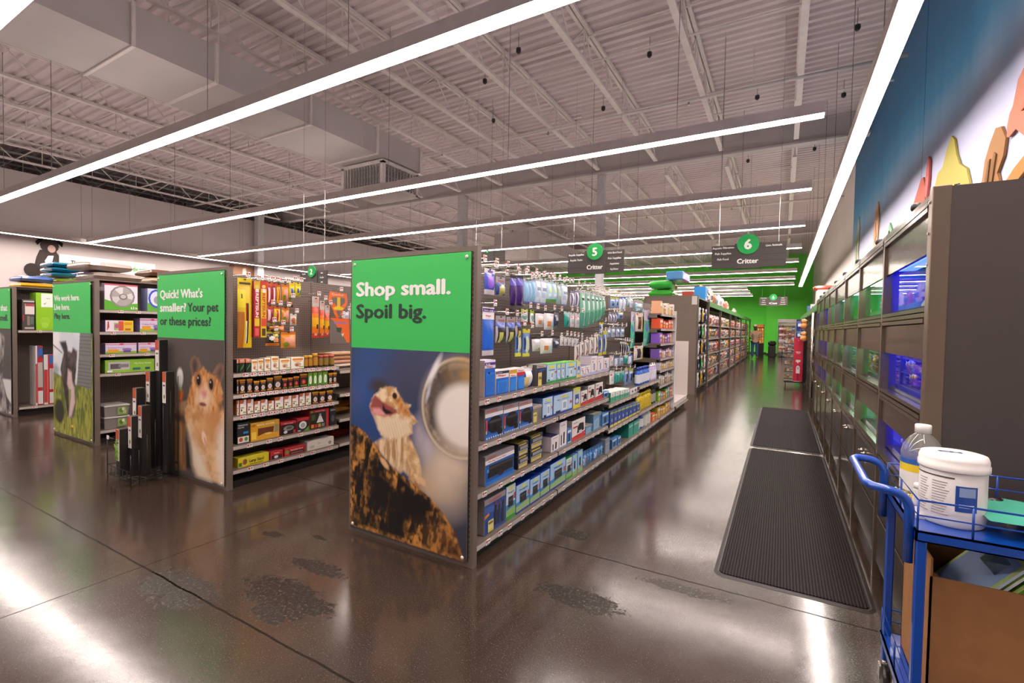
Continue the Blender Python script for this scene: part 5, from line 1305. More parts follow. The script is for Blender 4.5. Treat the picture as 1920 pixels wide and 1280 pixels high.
def stock_shelf(items, xf, z, place, first='lizard poster'):
    """stand goods along one shelf; ordinals count away from the poster end"""
    cnt = {}
    for it in items:
        k, y0, y1, h = it[:4]; rows = it[4] if len(it) > 4 else 1
        cnt[k] = cnt.get(k, 0) + 1; n = cnt[k]
        w = (y1 - y0) * .97; ym = (y0 + y1) / 2
        tot = sum(1 for q in items if q[0] == k)
        for r in range(rows):
            zz = z + .0006; hh = h
            if rows > 1: hh = h / rows; zz = z + .0006 + r * (hh + .0004)
            w_ = (ORD[n] + ' ' if tot > 1 else '')
            lev = ('' if rows == 1 else ('lower ' if r == 0 else 'upper '))
            def lb(look): return '%s%s%s, %s' % (w_, lev, look, place)
            g = '%s %s' % (k.replace('_', ' '), place)
            g = 'repeated packs ' + place if tot > 1 or rows > 1 else None
            if k in CD:
                look, cat, base, side, top, dep, decs = CD[k]
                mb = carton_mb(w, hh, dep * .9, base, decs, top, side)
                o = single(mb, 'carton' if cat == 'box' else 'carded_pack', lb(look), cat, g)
            elif k == 'pad_bag':
                o = hangpack('filter_bag', lb('blue header bag holding a white curved filter pad'), 'pack', w, hh, .07, 'c9bfbc', '33529e', [('e', .45, .45, .3, .5, 'e9e6e2'), ('r', .1, .1, .4, .55, 'dbc98a'), ('r', 0, .86, 1, 1, 'b3a5a6')], g, hh=.12)
            elif k == 'blister':
                o = hangpack('blister_pack', lb('slim blue blister pack'), 'pack', w, hh, .05, '3f6fae', ('6fa8d8', '3f7fc4', '8ab4d8', '5d8fc8')[n % 4], [('r', .3, .3, .7, .8, ('1f2a3a', 'd9e4ee', '9c3a34', '2c4c7c')[n % 4])], g, hh=.25)
            elif k in ('jar_yellow', 'jar_pink'):
                o = jar_thing('supplement_jar', lb('small dark jar with %s lid' % ('yellow' if k == 'jar_yellow' else 'pinkish')), 'jar', w * .48, hh, '3a2c1c', 'e0a83a' if k == 'jar_yellow' else 'c05a50', g, 'b57f2c' if k == 'jar_yellow' else '8a6f2c')
            elif k == 'storage_bin':
                o = thing('storage_bin', lb('clear plastic bin with grey lid and leafy label'), 'bin', group=g)
                d = .3
                mb = MB(); a = w * .46; b2 = w * .5
                z1 = hh * .86
                mb.face([(-a, .02, 0), (a, .02, 0), (b2, 0, z1), (-b2, 0, z1)], hx('8f8b88')); mb.face([(a, .02, 0), (a, d, 0), (b2, d, z1), (b2, 0, z1)], hx('8a8683'))
                mb.face([(a, d, 0), (-a, d, 0), (-b2, d, z1), (b2, d, z1)], hx('8a8683')); mb.face([(-a, d, 0), (-a, .02, 0), (-b2, 0, z1), (-b2, d, z1)], hx('8a8683')); mb.face([(-a, d, 0), (a, d, 0), (a, .02, 0), (-a, .02, 0)], hx('777370'))
                mb.build('bin_body', PLASTIC, o)
                MB().bevbox(-w * .52, -.008, z1, w * .52, d + .01, hh, .006, hx('b9b3ae')).build('lid', PLASTIC, o)
                deco(MB().box(w * .02, -.004, hh * .12, w * .38, .002, hh * .8, hx('8a9a5a')), w, hh, [('e', .68, .5, .1, .2, '4f7a2c'), ('e', .8, .36, .08, .16, 'a8b47a'), ('e', .74, .62, .06, .14, 'c9cbb4')], y0=-.005).build('label', CARD, o)
            put(o, xf, ym, zz)
FX = -1.69
stock_shelf(SH_A, FX, 1.04, 'upper shelf, lizard gondola')
stock_shelf(SH_B, FX, .750, 'second shelf, lizard gondola')
stock_shelf(SH_C, FX, .439, 'third shelf, lizard gondola')
stock_shelf(SH_D, FX, .104, 'bottom shelf, lizard gondola')
stock_shelf(SH_E, FX, .663, 'upper shelf, mid gondola')
stock_shelf(SH_F, FX, .376, 'lower shelf, mid gondola')
stock_shelf(SH_G, FX, .104, 'bottom shelf, mid gondola')
stock_shelf(SH_Q1, -4.31, 1.046, 'top shelf, hamster gondola')
stock_shelf(SH_Q2, -4.31, .853, 'second shelf, hamster gondola')
stock_shelf(SH_Q3, -4.31, .656, 'third shelf, hamster gondola')
stock_shelf(SH_Q4, -4.31, .386, 'fourth shelf, hamster gondola')
stock_shelf(SH_Q5, -4.31, .166, 'bottom shelf, hamster gondola')
stock_shelf(SH_W1, -7.22, 1.638, 'top shelf, black-animal gondola')
stock_shelf(SH_W2, -7.22, 1.368, 'second shelf, black-animal gondola')
stock_shelf(SH_W3, -7.22, 1.093, 'third shelf, black-animal gondola')
stock_shelf(SH_W4, -7.22, .853, 'fourth shelf, black-animal gondola')
stock_shelf([SH_W5[0][:3] + (.29, 2)], -7.22, .158, 'bottom shelf, black-animal gondola')
stock_shelf(SH_P1, -10.22, 1.333, 'upper shelf, leftmost gondola')
stock_shelf(SH_P2, -10.22, .143, 'bottom shelf, leftmost gondola')

# ---- hanging goods: (look, category, name, header, body, header prints, body prints, taper, thickness, header share)
HD = {
 'glove_pack': ('white and purple glove pack', 'ece6ea', '3f4fb4', [('r', .3, .1, .8, .6, '8a5ac4')], [('e', .45, .6, .3, .3, '8f5fd0'), ('r', 0, 0, 1, .2, 'e6e0e2'), ('r', .8, .2, 1, .4, 'c9d23c')], 0, .05, .16),
 'ammonia_pack': ('grey-topped blue and yellow chips pack', 'a9a0a0', '3a4a8c', [('t', 'WHISPER', .2, .1, .3, .7, 'c4504a')], [('e', .55, .4, .4, .4, 'c4c08a'), ('r', .3, 0, .7, .4, 'd9d46a')], 0, .06, .3),
 'net_purple': ('long dark purple net pack', '151316', '43246a', [], [('r', 0, .75, 1, 1, '5a50b4'), ('r', .7, 0, 1, .7, '8a7a9c'), ('r', 0, 0, 1, .08, '2a1c4a')], 0, .05, .08),
 'bag_blue': ('light blue clip-top carbon bag', 'cfe0ea', '8fb9d9', [], [('r', 0, .0, 1, .1, '6a6fb8'), ('r', .6, .1, .8, .9, 'b9d6ea')], -.35, .05, .1),
 'bag_white': ('white aquarium media bag', 'dfeaf0', 'd3dde6', [('e', .5, .6, .2, .2, 'e2d85a')], [('r', .2, .6, .8, .68, '7d8ba0'), ('r', 0, 0, 1, .1, '8a86c4'), ('r', .15, .3, .5, .5, 'b4c4dc')], -.2, .05, .1),
 'bag_green': ('pale blue media bag with green bottom', 'cfe4ea', 'b4d4e4', [('e', .5, .6, .2, .2, 'e2d85a')], [('r', 0, 0, 1, .12, '5fae4a'), ('e', .5, .6, .2, .12, 'd6e68a'), ('r', .2, .3, .7, .4, 'e6eef0')], -.1, .05, .1),
 'bag_grey': ('grey-green filter floss bag', 'b5c4c2', '9fb5b4', [], [('r', .2, .4, .8, .7, 'bfd0cc')], -.1, .04, .1),
 'tube_pack': ('grey pack of small test tubes', '4a4f78', 'c4bcc4', [('r', .1, .3, .9, .7, 'c9c4dc')], [('r', .12, .1, .3, .9, '5a5f88'), ('r', .4, .1, .6, .9, 'e6e0e4'), ('r', .7, .1, .88, .9, '6a6f98')], 0, .04, .12),
 'vac_tube': ('long green gravel vacuum tube pack', 'd9dcd6', '7db89c', [], [('r', .3, .5, .7, .95, 'cfe0d6'), ('e', .5, .8, .3, .05, '1d2a28'), ('r', 0, 0, 1, .4, '58a084'), ('r', .6, .1, .9, .5, 'b4d4c6')], -.1, .05, .06),
 'blue_sleeve': ('big blue filter sleeve with purple header band', 'eee6e8', '2f5fc0', [('r', 0, .6, 1, .9, '58308c'), ('t', 'Extra Large', .1, .66, .16, .8, 'e9e3ea'), ('t', 'Whisper', .2, .2, .16, .5, 'd0655b')], [('r', .06, .2, .94, 1, '2c66c8'), ('r', 0, 0, 1, .16, 'cfc9cc'), ('r', .4, .9, .5, .96, '1d2436')], 0, .04, .24),
 'carbon_pack': ('dark carbon cartridge pack with yellow tag', 'aaa0a0', '33343c', [('t', 'WHISPER', .2, .1, .3, .7, 'c4504a')], [('r', 0, .7, 1, 1, '4a63b0'), ('r', .2, .0, .5, .5, 'd2cc6a'), ('e', .75, .4, .2, .3, '17161a'), ('r', 0, 0, .14, .8, 'b3aab0')], 0, .06, .22),
 'green_red': ('small green and white card with red base', 'b7cc4a', 'cfd9d2', [], [('r', 0, 0, 1, .14, 'c8463a'), ('e', .4, .55, .3, .25, '7a9a9c')], 0, .03, .2),
 'media_white': ('white media pouch with orange price sticker', '2c2526', 'e2d9d9', [], [('r', .1, .76, .9, .9, 'c9bfc4'), ('r', .2, .2, .46, .5, 'd9874a'), ('r', .55, .15, .95, .5, 'b4cbd4')], -.12, .05, .1),
 'media_dark': ('dark blue small pouch', '8a8690', '3c4560', [], [('r', .2, .5, .8, .8, 'a9a6b4')], 0, .04, .2),
 'teal_pack': ('teal plastic tool pack', 'cfe0dc', '2a9c8c', [], [('r', .3, .2, .6, .8, '1f7f74'), ('r', .7, .1, .9, .9, 'bfe0d8')], -.1, .04, .14),
 'pack_white': ('small white carded pack', 'e6dfe0', 'd9d4d6', [], [('r', .2, .3, .8, .7, 'b3b4bc'), ('r', .1, .8, .5, .9, 'c85a4c')], 0, .03, .2),
 'pack_small': ('small translucent white pouch', '201c1e', 'd4ccd0', [], [('r', .3, .4, .9, .7, 'bdb5bb'), ('r', .6, .1, .9, .3, 'd9874a')], -.2, .05, .1),
 'yb_pack': ('blue and yellow carded brush pack', 'd9cf3c', '5f7fb8', [], [('e', .5, .5, .3, .35, 'cfd2b4'), ('r', 0, 0, 1, .14, 'd9d23c'), ('r', .1, .3, .3, .8, '27406f')], 0, .03, .14),
 'tag_pack': ('small white airline part pack', 'ece6e4', 'dcd6d6', [], [('r', .3, .2, .5, .8, 'b4aeb2'), ('r', .6, .2, .8, .5, '8a868c')], 0, .02, .2),
 'long_white': ('long white tool card with slim dark tool', 'ece4dc', 'e6ddd4', [], [('r', .4, .1, .55, .9, '55483c'), ('e', .7, .3, .15, .08, 'd0623c'), ('r', .6, .5, .9, .56, 'c4bab0')], 0, .02, .1),
 'blue_card': ('light blue card with dark fitting', 'b4bf4a', '7fa4dc', [], [('p', [], '000000'), ('e', .5, .5, .25, .3, '26304a'), ('r', .1, .8, .9, .95, 'c9d6ee')], 0, .03, .15),
 'blue_white': ('white card with light blue tubes', '4f72b8', 'd3dcec', [], [('r', .2, .1, .4, .9, 'eef0f6'), ('r', .55, .1, .8, .9, '86a4d8')], 0, .03, .15),
 'pack_grey': ('grey-blue valve pack', '8f9cb4', 'aab9cc', [], [('r', .2, .3, .8, .6, '8294b0')], 0, .03, .2),
 'thin_pack': ('thin black and white tool card', 'e6dfdf', '2c2726', [], [('r', .3, .1, .6, .9, 'd4cccc')], 0, .02, .15),
 'teal_card': ('grey and teal card with white boxes', 'b9b0b4', '4f9cae', [], [('r', .15, .55, .45, .8, 'cfdde2'), ('r', .55, .55, .85, .8, 'cfdde2'), ('r', .15, .2, .45, .45, 'cfdde2'), ('r', .4, 0, .8, .12, '4fae4a')], 0, .04, .2),
 'green_glove': ('long green aquarium glove pack with lilac header', 'cfc6dc', '58b894', [('r', .5, .1, .9, .5, '5a78b4'), ('e', .8, .6, .08, .1, 'c8384a')], [('e', .3, .75, .2, .2, '4c86c0'), ('r', .45, .1, .7, .5, '2f7f68'), ('r', .0, .0, .3, .3, '7fd0b0')], .1, .05, .28),
 'mesh_box': ('cream framed card with dark mesh window', 'eae0d6', 'e6dac8', [('r', .1, .2, .35, .8, 'd0523c')], [('r', .34, .12, .66, .95, '2b2524'), ('r', .85, .0, 1, 1, 'd4c65a')], 0, .03, .16),
 'lamp_tall': ('very tall yellow fluorescent hood pack', 'e0c81f', 'd8b81f', [('r', .1, .1, .9, .4, '4a3a20')], [('r', .05, .62, .45, .94, 'e0ce22'), ('r', .0, .0, .42, .55, 'b5722a'), ('r', .5, .06, .66, .72, '2d2420'), ('r', .52, .06, .6, .4, 'cfcac4'), ('r', .52, .42, .64, .72, '8c2a24'), ('e', .25, .85, .12, .04, '57612c')], 0, .05, .1),
 'tube_red': ('red boxed small lamp tube pack', 'd9602c', 'b9303a', [], [('r', .2, .1, .5, .85, 'e2d4d2'), ('r', .6, .1, .85, .85, '8c2630')], 0, .04, .14),
 'tube_yellow': ('yellow boxed small lamp tube pack', 'd9602c', 'e0b81f', [], [('r', .3, .1, .6, .85, 'b9342c'), ('r', .68, .1, .84, .85, 'efe08a')], 0, .04, .14),
 'treat_orange': ('orange and pink reptile treat bag', 'd97a1f', 'd98a2c', [], [('e', .55, .55, .35, .28, 'e09a84'), ('e', .3, .25, .2, .15, '7a8a2c'), ('e', .7, .25, .2, .16, 'dc8f78')], 0, .05, .15),
 'treat_yellow': ('bright yellow hang pack with green end', 'e8cc1f', 'e0c41f', [], [('r', .6, .1, .9, .6, '2f8a3c'), ('r', .2, .3, .5, .7, '3a5a9c')], 0, .05, .2),
 'treat_dark': ('dark small treat pack', '8a7a2c', '3a2c20', [], [('e', .5, .5, .3, .3, 'b5702c'), ('r', .1, .1, .4, .3, 'c9a43c')], 0, .04, .2),
 'treat_white': ('white and brown bagged decor', 'dcd4cc', 'cdbfb0', [], [('e', .4, .5, .3, .3, 'a85a3c'), ('e', .65, .3, .2, .2, 'd9a43c')], 0, .05, .2),
 'treat_black': ('black treat bag with orange base and pale pieces', 'b9a43c', '2f2a22', [], [('r', 0, 0, 1, .22, 'd9772c'), ('e', .4, .6, .2, .2, 'd9d2cc'), ('e', .7, .45, .22, .2, 'd99a6a'), ('r', .5, .75, .9, .95, 'b8b04a')], 0, .05, .12),
 'fire_pack': ('tall orange to yellow thermometer pack', 'c9bdb4', 'e07a1f', [('e', .35, .6, .22, .3, 'c4b0a8'), ('e', .65, .6, .24, .3, 'd99a8c')], [('r', 0, .35, 1, .65, 'e0a81f'), ('r', 0, .78, 1, 1, 'd2452c'), ('e', .65, .35, .16, .08, '3a2a22'), ('r', 0, 0, 1, .14, 'c23a26'), ('e', .5, .1, .25, .05, 'e2b0a0')], 0, .04, .24),
}
def stock_pegs(items, X, gond, gx, gy, back, place):
    cnt = {}
    for k, y0, y1, zt, zb in items:
        cnt[k] = cnt.get(k, 0) + 1; n = cnt[k]; tot = sum(1 for q in items if q[0] == k)
        w = (y1 - y0) * .95; h = zt - zb; ym = (y0 + y1) / 2
        wd = (ORD[n] + ' ' if tot > 1 else '')
        grp = 'hanging packs ' + place if tot > 1 else None
        if k in ('sun_red', 'sun_yellow'):
            r = k == 'sun_red'
            mb = MB().bevbox(-w / 2, 0, 0, w / 2, .05, h, .003, hx('b9242e' if r else 'e2c01f'), side=hx('8c1c24' if r else 'b5981a'))
            deco(mb, w, h, [('r', 0, .86, 1, 1, 'd9a82c' if r else 'd23a30'), ('e', .5, .9, .3, .03, 'd9c45a'), ('r', .25, .8, .8, .86, 'e9e2da'), ('v', 'REPTISUN', .78, .36, .5, .42, 'f3ece6' if r else 'c4342c'), ('r', .1, .2, .9, .34, 'e0b82c' if r else 'd24a3c'), ('r', .2, .03, .8, .16, 'd95a5a' if r else '4a3a20')])
            o = single(mb, 'lamp_tube_box', ('tall red boxed reptile lamp tube' if r else 'tall yellow boxed reptile lamp tube') + ' hanging ' + place, 'box')
            th = .05
        elif k in ('hammock_card', 'hammock_low'):
            o = thing(k if False else 'hammock_card', ('orange-edged grey triangular hammock card' if k == 'hammock_card' else 'grey hammock card with wide orange corner') + ' hanging ' + place, 'pack')
            th = .01
            if k == 'hammock_card':
                mb = MB(); pts = [(-w * .42, h), (w * .45, h * .96), (w * .5, h * .6), (0, 0), (-w * .1, .02 * h), (-w * .5, h * .66)]
                f = [(p[0], 0, p[1]) for p in pts]; bk = [(p[0], .008, p[1]) for p in pts]
                mb.face(f, hx('dd6a26')); mb.face(bk[::-1], hx('dd6a26'))
                for q in range(len(pts)): mb.face([f[q], bk[q], bk[(q + 1) % len(pts)], f[(q + 1) % len(pts)]], hx('b8551c'))
                mb.poly([(-w * .34, h * .78), (-w * .06, h * .8), (-w * .02, h * .45), (-w * .3, h * .62)], -.001, hx('6b625c')); mb.poly([(w * .1, h * .8), (w * .36, h * .78), (w * .36, h * .62), (w * .12, h * .45)], -.001, hx('6b625c'))
                mb.poly([(-w * .12, h * .3), (w * .18, h * .3), (.01, h * .06)], -.001, hx('6b625c'))
                mb.text('Gecko', -w * .35, h * .86, h * .09, -.0015, hx('e9b0a0'), width=w * .62, bold=.03)
                mb.rect(-w * .06, h * .4, w * .1, h * .8, -.0018, hx('d9b02c')); mb.poly([(-w * .28, h * .4), (0, h * .48), (w * .32, h * .4), (w * .2, h * .33), (-w * .2, h * .33)], -.0021, hx('e0c42c'))
            else:
                mb = MB().box(-w / 2, 0, 0, w / 2, .008, h, hx('6f665f'))
                mb.poly([(-w * .5, h), (w * .45, h), (w * .5, h * .02), (w * .36, 0), (w * .16, h * .3), (-w * .2, h * .72), (-w * .35, h * .9)], -.001, hx('e0641f'))
                mb.text('GeckoLair', -w * .3, h * .78, h * .1, -.0016, hx('8a78c4'), width=w * .66, bold=.04)
                mb.poly([(-w * .2, h * .62), (w * .1, h * .62), (w * .05, h * .42), (-w * .15, h * .44)], -.0014, hx('2f4a3c')); mb.poly([(w * .06, h * .36), (w * .2, h * .4), (w * .14, h * .24)], -.0014, hx('d9d4c4'))
            mb.build('card', CARD, o)
        else:
            look, head, body, hdec, bdec, taper, th, share = HD[k]
            bdec = [d for d in bdec if d[0] != 'p']
            nm = 'hang_pack'
            o = hangpack(nm, ('%s %s hanging %s' % (ORD[n], look, place)) if tot > 1 else '%s hanging %s' % (look, place), 'pack', w, h, th, head, body, bdec, grp, taper=taper, hh=share, hdecs=hdec)
        # the header hangs on the rod: the rod passes through the punched hole
        put(o, X + th / 2, ym, zb)
        hook(gond, ym - gy, zt - .012, (X - gx), back)
stock_pegs(PG_1, -1.9, G1, GX, GY, .04, 'right of lizard poster')
stock_pegs(PG_3, -1.9, G1, GX, GY, .04, 'mid long gondola')
stock_pegs(PG_4, -1.88, G1, GX, GY, .04, 'far along long gondola')
stock_pegs(PG_Q, -4.52, G2, QX, QY, .04, 'right of hamster poster')
stock_pegs(PG_R, -4.52, G2, QX, QY, .04, 'just left of lizard poster')
# bare tagged hooks along the top edge
for k in range(30):
    y = .25 + k * .165
    if y < 4.9: hook(G1, y, 1.955, .24, .04)

# ------------------------------------------------------------------ fish tank wall
TX = .54; TY0 = 2.60
TB = [2.63, 3.66, 4.71, 5.72, 6.71, 7.64, 8.54, 9.38, 10.2]
TSTEEL = mat('tank_front_steel', hx('75695f'), .17, .75, noise_amt=.02)
TMATTE = mat('tank_side_laminate', hx('463d39'), .55, .05, noise_amt=.03, scale=3)
TPOST = mat('tank_post', hx('7d6c5c'), .32, .6, noise_amt=.02)
TINNER = mat('tank_inner_black', hx('0d0c0d'), .5)
PANE = glassmat('tank_pane', (.94, .97, 1))
def tank_back(name, c0, c1, c2):
    m, nt, b = nodemat(name); L = nt.links
    tc = nt.nodes.new('ShaderNodeTexCoord'); mp = nt.nodes.new('ShaderNodeMapping'); mp.inputs['Scale'].default_value = (8, 11, 1.2)
    n = nt.nodes.new('ShaderNodeTexNoise'); n.inputs['Scale'].default_value = 1.6; n.inputs['Detail'].default_value = 4
    L.new(tc.outputs['Object'], mp.inputs[0]); L.new(mp.outputs[0], n.inputs['Vector'])
    r = nt.nodes.new('ShaderNodeValToRGB'); e = r.color_ramp.elements; e.new(.5)
    for i, (p, c) in enumerate(((.36, c0), (.52, c1), (.66, c2))): e[i].position = p; e[i].color = c + (1,)
    L.new(n.outputs['Fac'], r.inputs[0]); L.new(r.outputs[0], b.inputs['Base Color']); b.inputs['Roughness'].default_value = .5
    return m
BK = {'blue': tank_back('tank_back_blue', hx('0413a0'), hx('0a2be0'), hx('2a62ff')),
      'green': tank_back('tank_back_green', hx('063018'), hx('128a38'), hx('2fa9a0')),
      'teal': tank_back('tank_back_teal', hx('0a4a28'), hx('14904e'), hx('2a7ab8')),
      'purple': tank_back('tank_back_purple', hx('1c0d8a'), hx('2a1cc8'), hx('4a4af0'))}
LAMP = {'blue': emit('tank_lamp_blue', (.05, .10, 1.0), 7), 'green': emit('tank_lamp_white', (.6, 1.0, .7), 8), 'teal': emit('tank_lamp_cool', (.5, .95, 1.0), 8), 'purple': emit('tank_lamp_violet', (.2, .16, 1.0), 7)}
WIN = [(1.624, 1.858), (1.18, 1.394), (.815, .985)]
BAYCOL = [('blue', 'blue', 'blue'), ('green', 'green', 'green'), ('green', 'teal', 'green'), ('teal', 'green', 'green'), ('green', 'green', 'green'), ('purple', 'purple', 'purple'), ('teal', 'purple', 'blue'), ('blue', 'teal', 'purple')]
DEP = .42
ornr = random.Random(21)
def rock(mb, x, y, z, r, col, rr):
    i0 = len(mb.v); n = 7
    pr = []
    mb.lathe([(r * .8, 0, col), (r, r * .4, col), (r * .8, r * .9, vary(col, rr, .2)), (r * .35, r * 1.25, col), (.001, r * 1.3, col)], n, x, y, z)
    for k in range(i0, len(mb.v)):
        v = Vector(mb.v[k]); d = noise.noise(v * 14) * r * .5
        mb.v[k] = (v.x + d, v.y - d * .7, v.z + (d * .5 if v.z > z + .001 else 0))
def fish_mb(L, c1, c2):
    mb = MB(); H = L * .45; n = 10
    prof = []
    for k in range(n + 1):
        u = k / n; r = H / 2 * math.sin(math.pi * min(1, u * .92 + .04)) ** .8
        prof.append((max(r, .0008), u * L, c1 if (k // 2) % 2 == 0 else c2))
    mb.lathe(prof, 8, 0, -L / 2, 0, axis='y', sx=1.0, sy=.45)
    mb.v = [(v[2] * 0 + v[0], v[1], v[2]) for v in mb.v]
    mb.face([(0, L * .45, 0), (0, L * .72, H * .5), (0, L * .66, 0)], c2); mb.face([(0, L * .45, 0), (0, L * .66, 0), (0, L * .72, -H * .5)], c2)
    mb.face([(0, -L * .1, H * .4), (0, L * .25, H * .7), (0, L * .3, H * .25)], c1)
    return mb
lvl = ('top', 'middle', 'lower')
bayn = ('nearest', 'second', 'third', 'fourth', 'fifth', 'sixth', 'seventh', 'eighth')
for b in range(8):
    y0, y1 = TB[b], TB[b + 1]; W = y1 - y0
    t = thing('aquarium_cabinet', 'grey steel fish tank cabinet with %s-lit windows, %s of the tank wall' % (BAYCOL[b][1] if BAYCOL[b][1] != 'teal' else 'blue-green', bayn[b]), 'aquarium', (TX, y0, 0), group='fish tank cabinets')
    p = .022
    mb = MB()
    for yy in (0, W - p): mb.box(-.012, yy, 0, .03, yy + p, 2.1)
    mb.build('post', TPOST, t)
    cab = MB()
    zc = [.09, .815, .985, 1.18, 1.394, 1.624, 1.858, 2.02]
    for a, c in ((.745, .80), (.985, 1.105), (1.394, 1.55), (1.858, 2.03)):
        cab.box(.0, p, a, .018, W - p, c)
    cab.build('front_panel', TSTEEL, t)
    rl = MB()
    for a in (2.03, 2.055, 2.08, 1.555, 1.58, 1.604, 1.110, 1.135, 1.16, .755, .78, .80):
        rl.box(-.012 - .004 * (int(a * 1000) % 2), p, a, .02, W - p, a + .019)
    rl.build('rail', mat('tank_rail', hx('83786d'), .22, .85), t)
    bx = MB().box(.02, .004, .09, 1.09, W - .004, .74).box(.02, .004, 2.03, 1.09, W - .004, 2.1).box(DEP + .03, .004, .74, 1.09, W - .004, 2.03)
    for a, c in ((.74, .813), (1.03, 1.178), (1.44, 1.622), (1.90, 2.03)): bx.box(.02, .004, a, DEP + .03, W - .004, c)
    for yy in (.004, W - .012): bx.box(.02, yy, .74, DEP + .03, yy + .008, 2.03)
    bx.build('carcass', TINNER, t)
    MB().box(.03, 0, 0, 1.0, W, .09).build('toe_kick', BLACKP, t)
    for k, (a, c) in enumerate(((.12, .40), (.415, .735))):
        for q in range(2 if k else 1):
            yy0 = p + .01 + q * (W - 2 * p) / 2; yy1 = yy0 + (W - 2 * p) / (2 if k else 1) - .015
            d = MB().bevbox(-.004, yy0, a, .018, yy1, c, .004).build('door' if k else 'kick_panel', TSTEEL, t)
            if k: MB().lathe([(.006, 0), (.006, .014), (.014, .018), (.014, .026), (.006, .03)], 10, -.034, (yy1 - .05 if q == 0 else yy0 + .05), .66, axis='x').build('knob', CHROME, d)
    for r, (a, c) in enumerate(WIN):
        kind = BAYCOL[b][r]
        MB().box(DEP - .012, .014, a, DEP, W - .014, c + .035).box(.03, .013, a, DEP - .012, .017, c + .035).box(.03, W - .019, a, DEP - .012, W - .014, c + .035).build('tank_backdrop', BK[kind], t)
        lt = MB().box(.03, .06, c + .022, .13, W - .06, c + .032).build('tank_lamp', LAMP[kind], t)
        MB().face([(.026, p, a), (.026, p, c), (.026, W - p, c), (.026, W - p, a)]).build('pane', PANE, t)
        MB().box(.04, .017, a, DEP - .013, W - .017, a + .018, hx('2c3a30') if kind != 'blue' else hx('2c3070')).build('gravel_bed', MATTE, t)
        if b < 4:
            mb = MB(); rr = ornr
            cl = [hx('b9aea0'), hx('8a6f9c'), hx('a8a49c'), hx('7a4a8a'), hx('c9c2b4')]
            for q in range(5): rock(mb, .14 + rr.random() * .16, .2 + W * .6 * rr.random(), a + .019, .03 + rr.random() * .035, rr.choice(cl), rr)
            o = mb.build('aquarium_rock', MATTE, None, (TX, y0, 0)); tag(o, 'cluster of pale coral rocks in the %s window, %s tank cabinet' % (lvl[r], bayn[b]), 'aquarium decor')
            if b < 3 and kind != 'blue':
                mb = MB()
                for q in range(9):
                    x, y = .2 + rr.random() * .15, .08 + (W - .2) * rr.random(); hgt = (c - a) * (.5 + .45 * rr.random()); col = rr.choice([hx('2f9a2c'), hx('5fb83a'), hx('1f7a3a')])
                    for s in (-1, 1): mb.face([(x, y, a + .018), (x + .01, y + s * .01, a + hgt * .5), (x, y + s * .03, a + hgt), (x - .01, y + s * .004, a + hgt * .5)], col)
                o = mb.build('aquarium_plant', MATTE, None, (TX, y0, 0)); tag(o, 'tuft of green water plants in the %s window, %s tank cabinet' % (lvl[r], bayn[b]), 'aquarium plant', kind='stuff')
            nf = (0 if r == 0 else 7) if b == 0 else (4 if b == 1 else 0)
            for q in range(nf):
                c1, c2 = rr.choice([(hx('d9703c'), hx('f0e6e0')), (hx('c8a0b4'), hx('e8e0e6')), (hx('d9d4e8'), hx('8a5ab0')), (hx('e0b84a'), hx('c8553c'))])
                o = fish_mb(.055 + .02 * rr.random(), c1, c2).build('fish', PLASTIC, None)
                o.location = (TX + .07 + .05 * rr.random() , y0 + .14 + (W - .28) * (q + .5) / nf, a + .06 + (c - a - .1) * rr.random()); o.rotation_euler = (0, 0, rr.uniform(-.4, .4) + (math.pi if rr.random() > .5 else 0))
                tag(o, '%s small striped fish from the left in %s window, %s tank' % (ORD[nf - q], lvl[r], bayn[b]), 'fish', 'small fish in the tanks')
    # clip lamp on the top rail
    o = thing('clip_lamp', 'small black clip lamp on top rail of the %s tank cabinet' % bayn[b], 'lamp', (TX + .02, y0 + W * .42, 2.1), group='clip lamps')
    MB().box(-.012, -.012, 0, .03, .012, .02).build('clip', BLACKP, o)
    MB().lathe([(.010, 0), (.022, .01), (.024, .035), (.02, .04)], 12, -.02, 0, .038, axis='x').build('lamp_head', BLACKP, o)
    MB().lathe([(.0, 0), (.009, .001)], 12, -.0215, 0, .038, axis='x').build('lens', mat('dull_lens', hx('8d8a94'), .2), o)
t = thing('cabinet_end_panel', 'big plain grey end panel closing the near side of fish tanks', 'panel', (TX, TY0, 0))
MB().box(.046, -.02, .0, 1.09, .026, 2.115).build('panel', TMATTE, t)
MB().bevbox(-.016, -.024, .0, .046, .028, 2.12, .003).build('corner_trim', TPOST, t)
for k in range(3): MB().lathe([(.007, 0), (.006, .004), (.001, .005)], 8, -.021, .012, 2.06 - k * .13, axis='x').build('screw', CHROME, t)

# shelving run beyond the tanks on the right
t = thing('side_shelving', 'dark shelving run with green top band beyond the fish tanks', 'shelving', (.635, 10.25, 0))
RL = 11.5
MB().box(.0, 0, 0, .9, RL, .12).build('base', DARKMETAL, t)
MB().box(.55, 0, .12, .6, RL, 2.0).build('back_panel', GONDOLA, t)
MB().box(-.02, .02, 1.98, .6, RL, 2.0).box(-.03, .02, 2.0, -.01, RL, 2.13).build('top_valance', mat('green_band', hx('3f8a38'), .5), t)
k = 0
yy = 0
while yy < RL:
    MB().box(-.02, yy, 0, .02, yy + .05, 2.1).build('upright', mat('run_post', hx('6f675f'), .35, .5), t)
    if yy < RL - 1:
        for z in (.4, .75, 1.1, 1.45, 1.75): MB().box(.0, yy + .06, z, .5, yy + 1.2, z + .03).build('shelf', DARKMETAL, t)
    yy += 1.22
MB().lathe([(.03, .1), (.03, 1.95)], 12, -.06, 1.9, 0).build('pole', CHROME, t)
tagr = random.Random(5)
n = 0
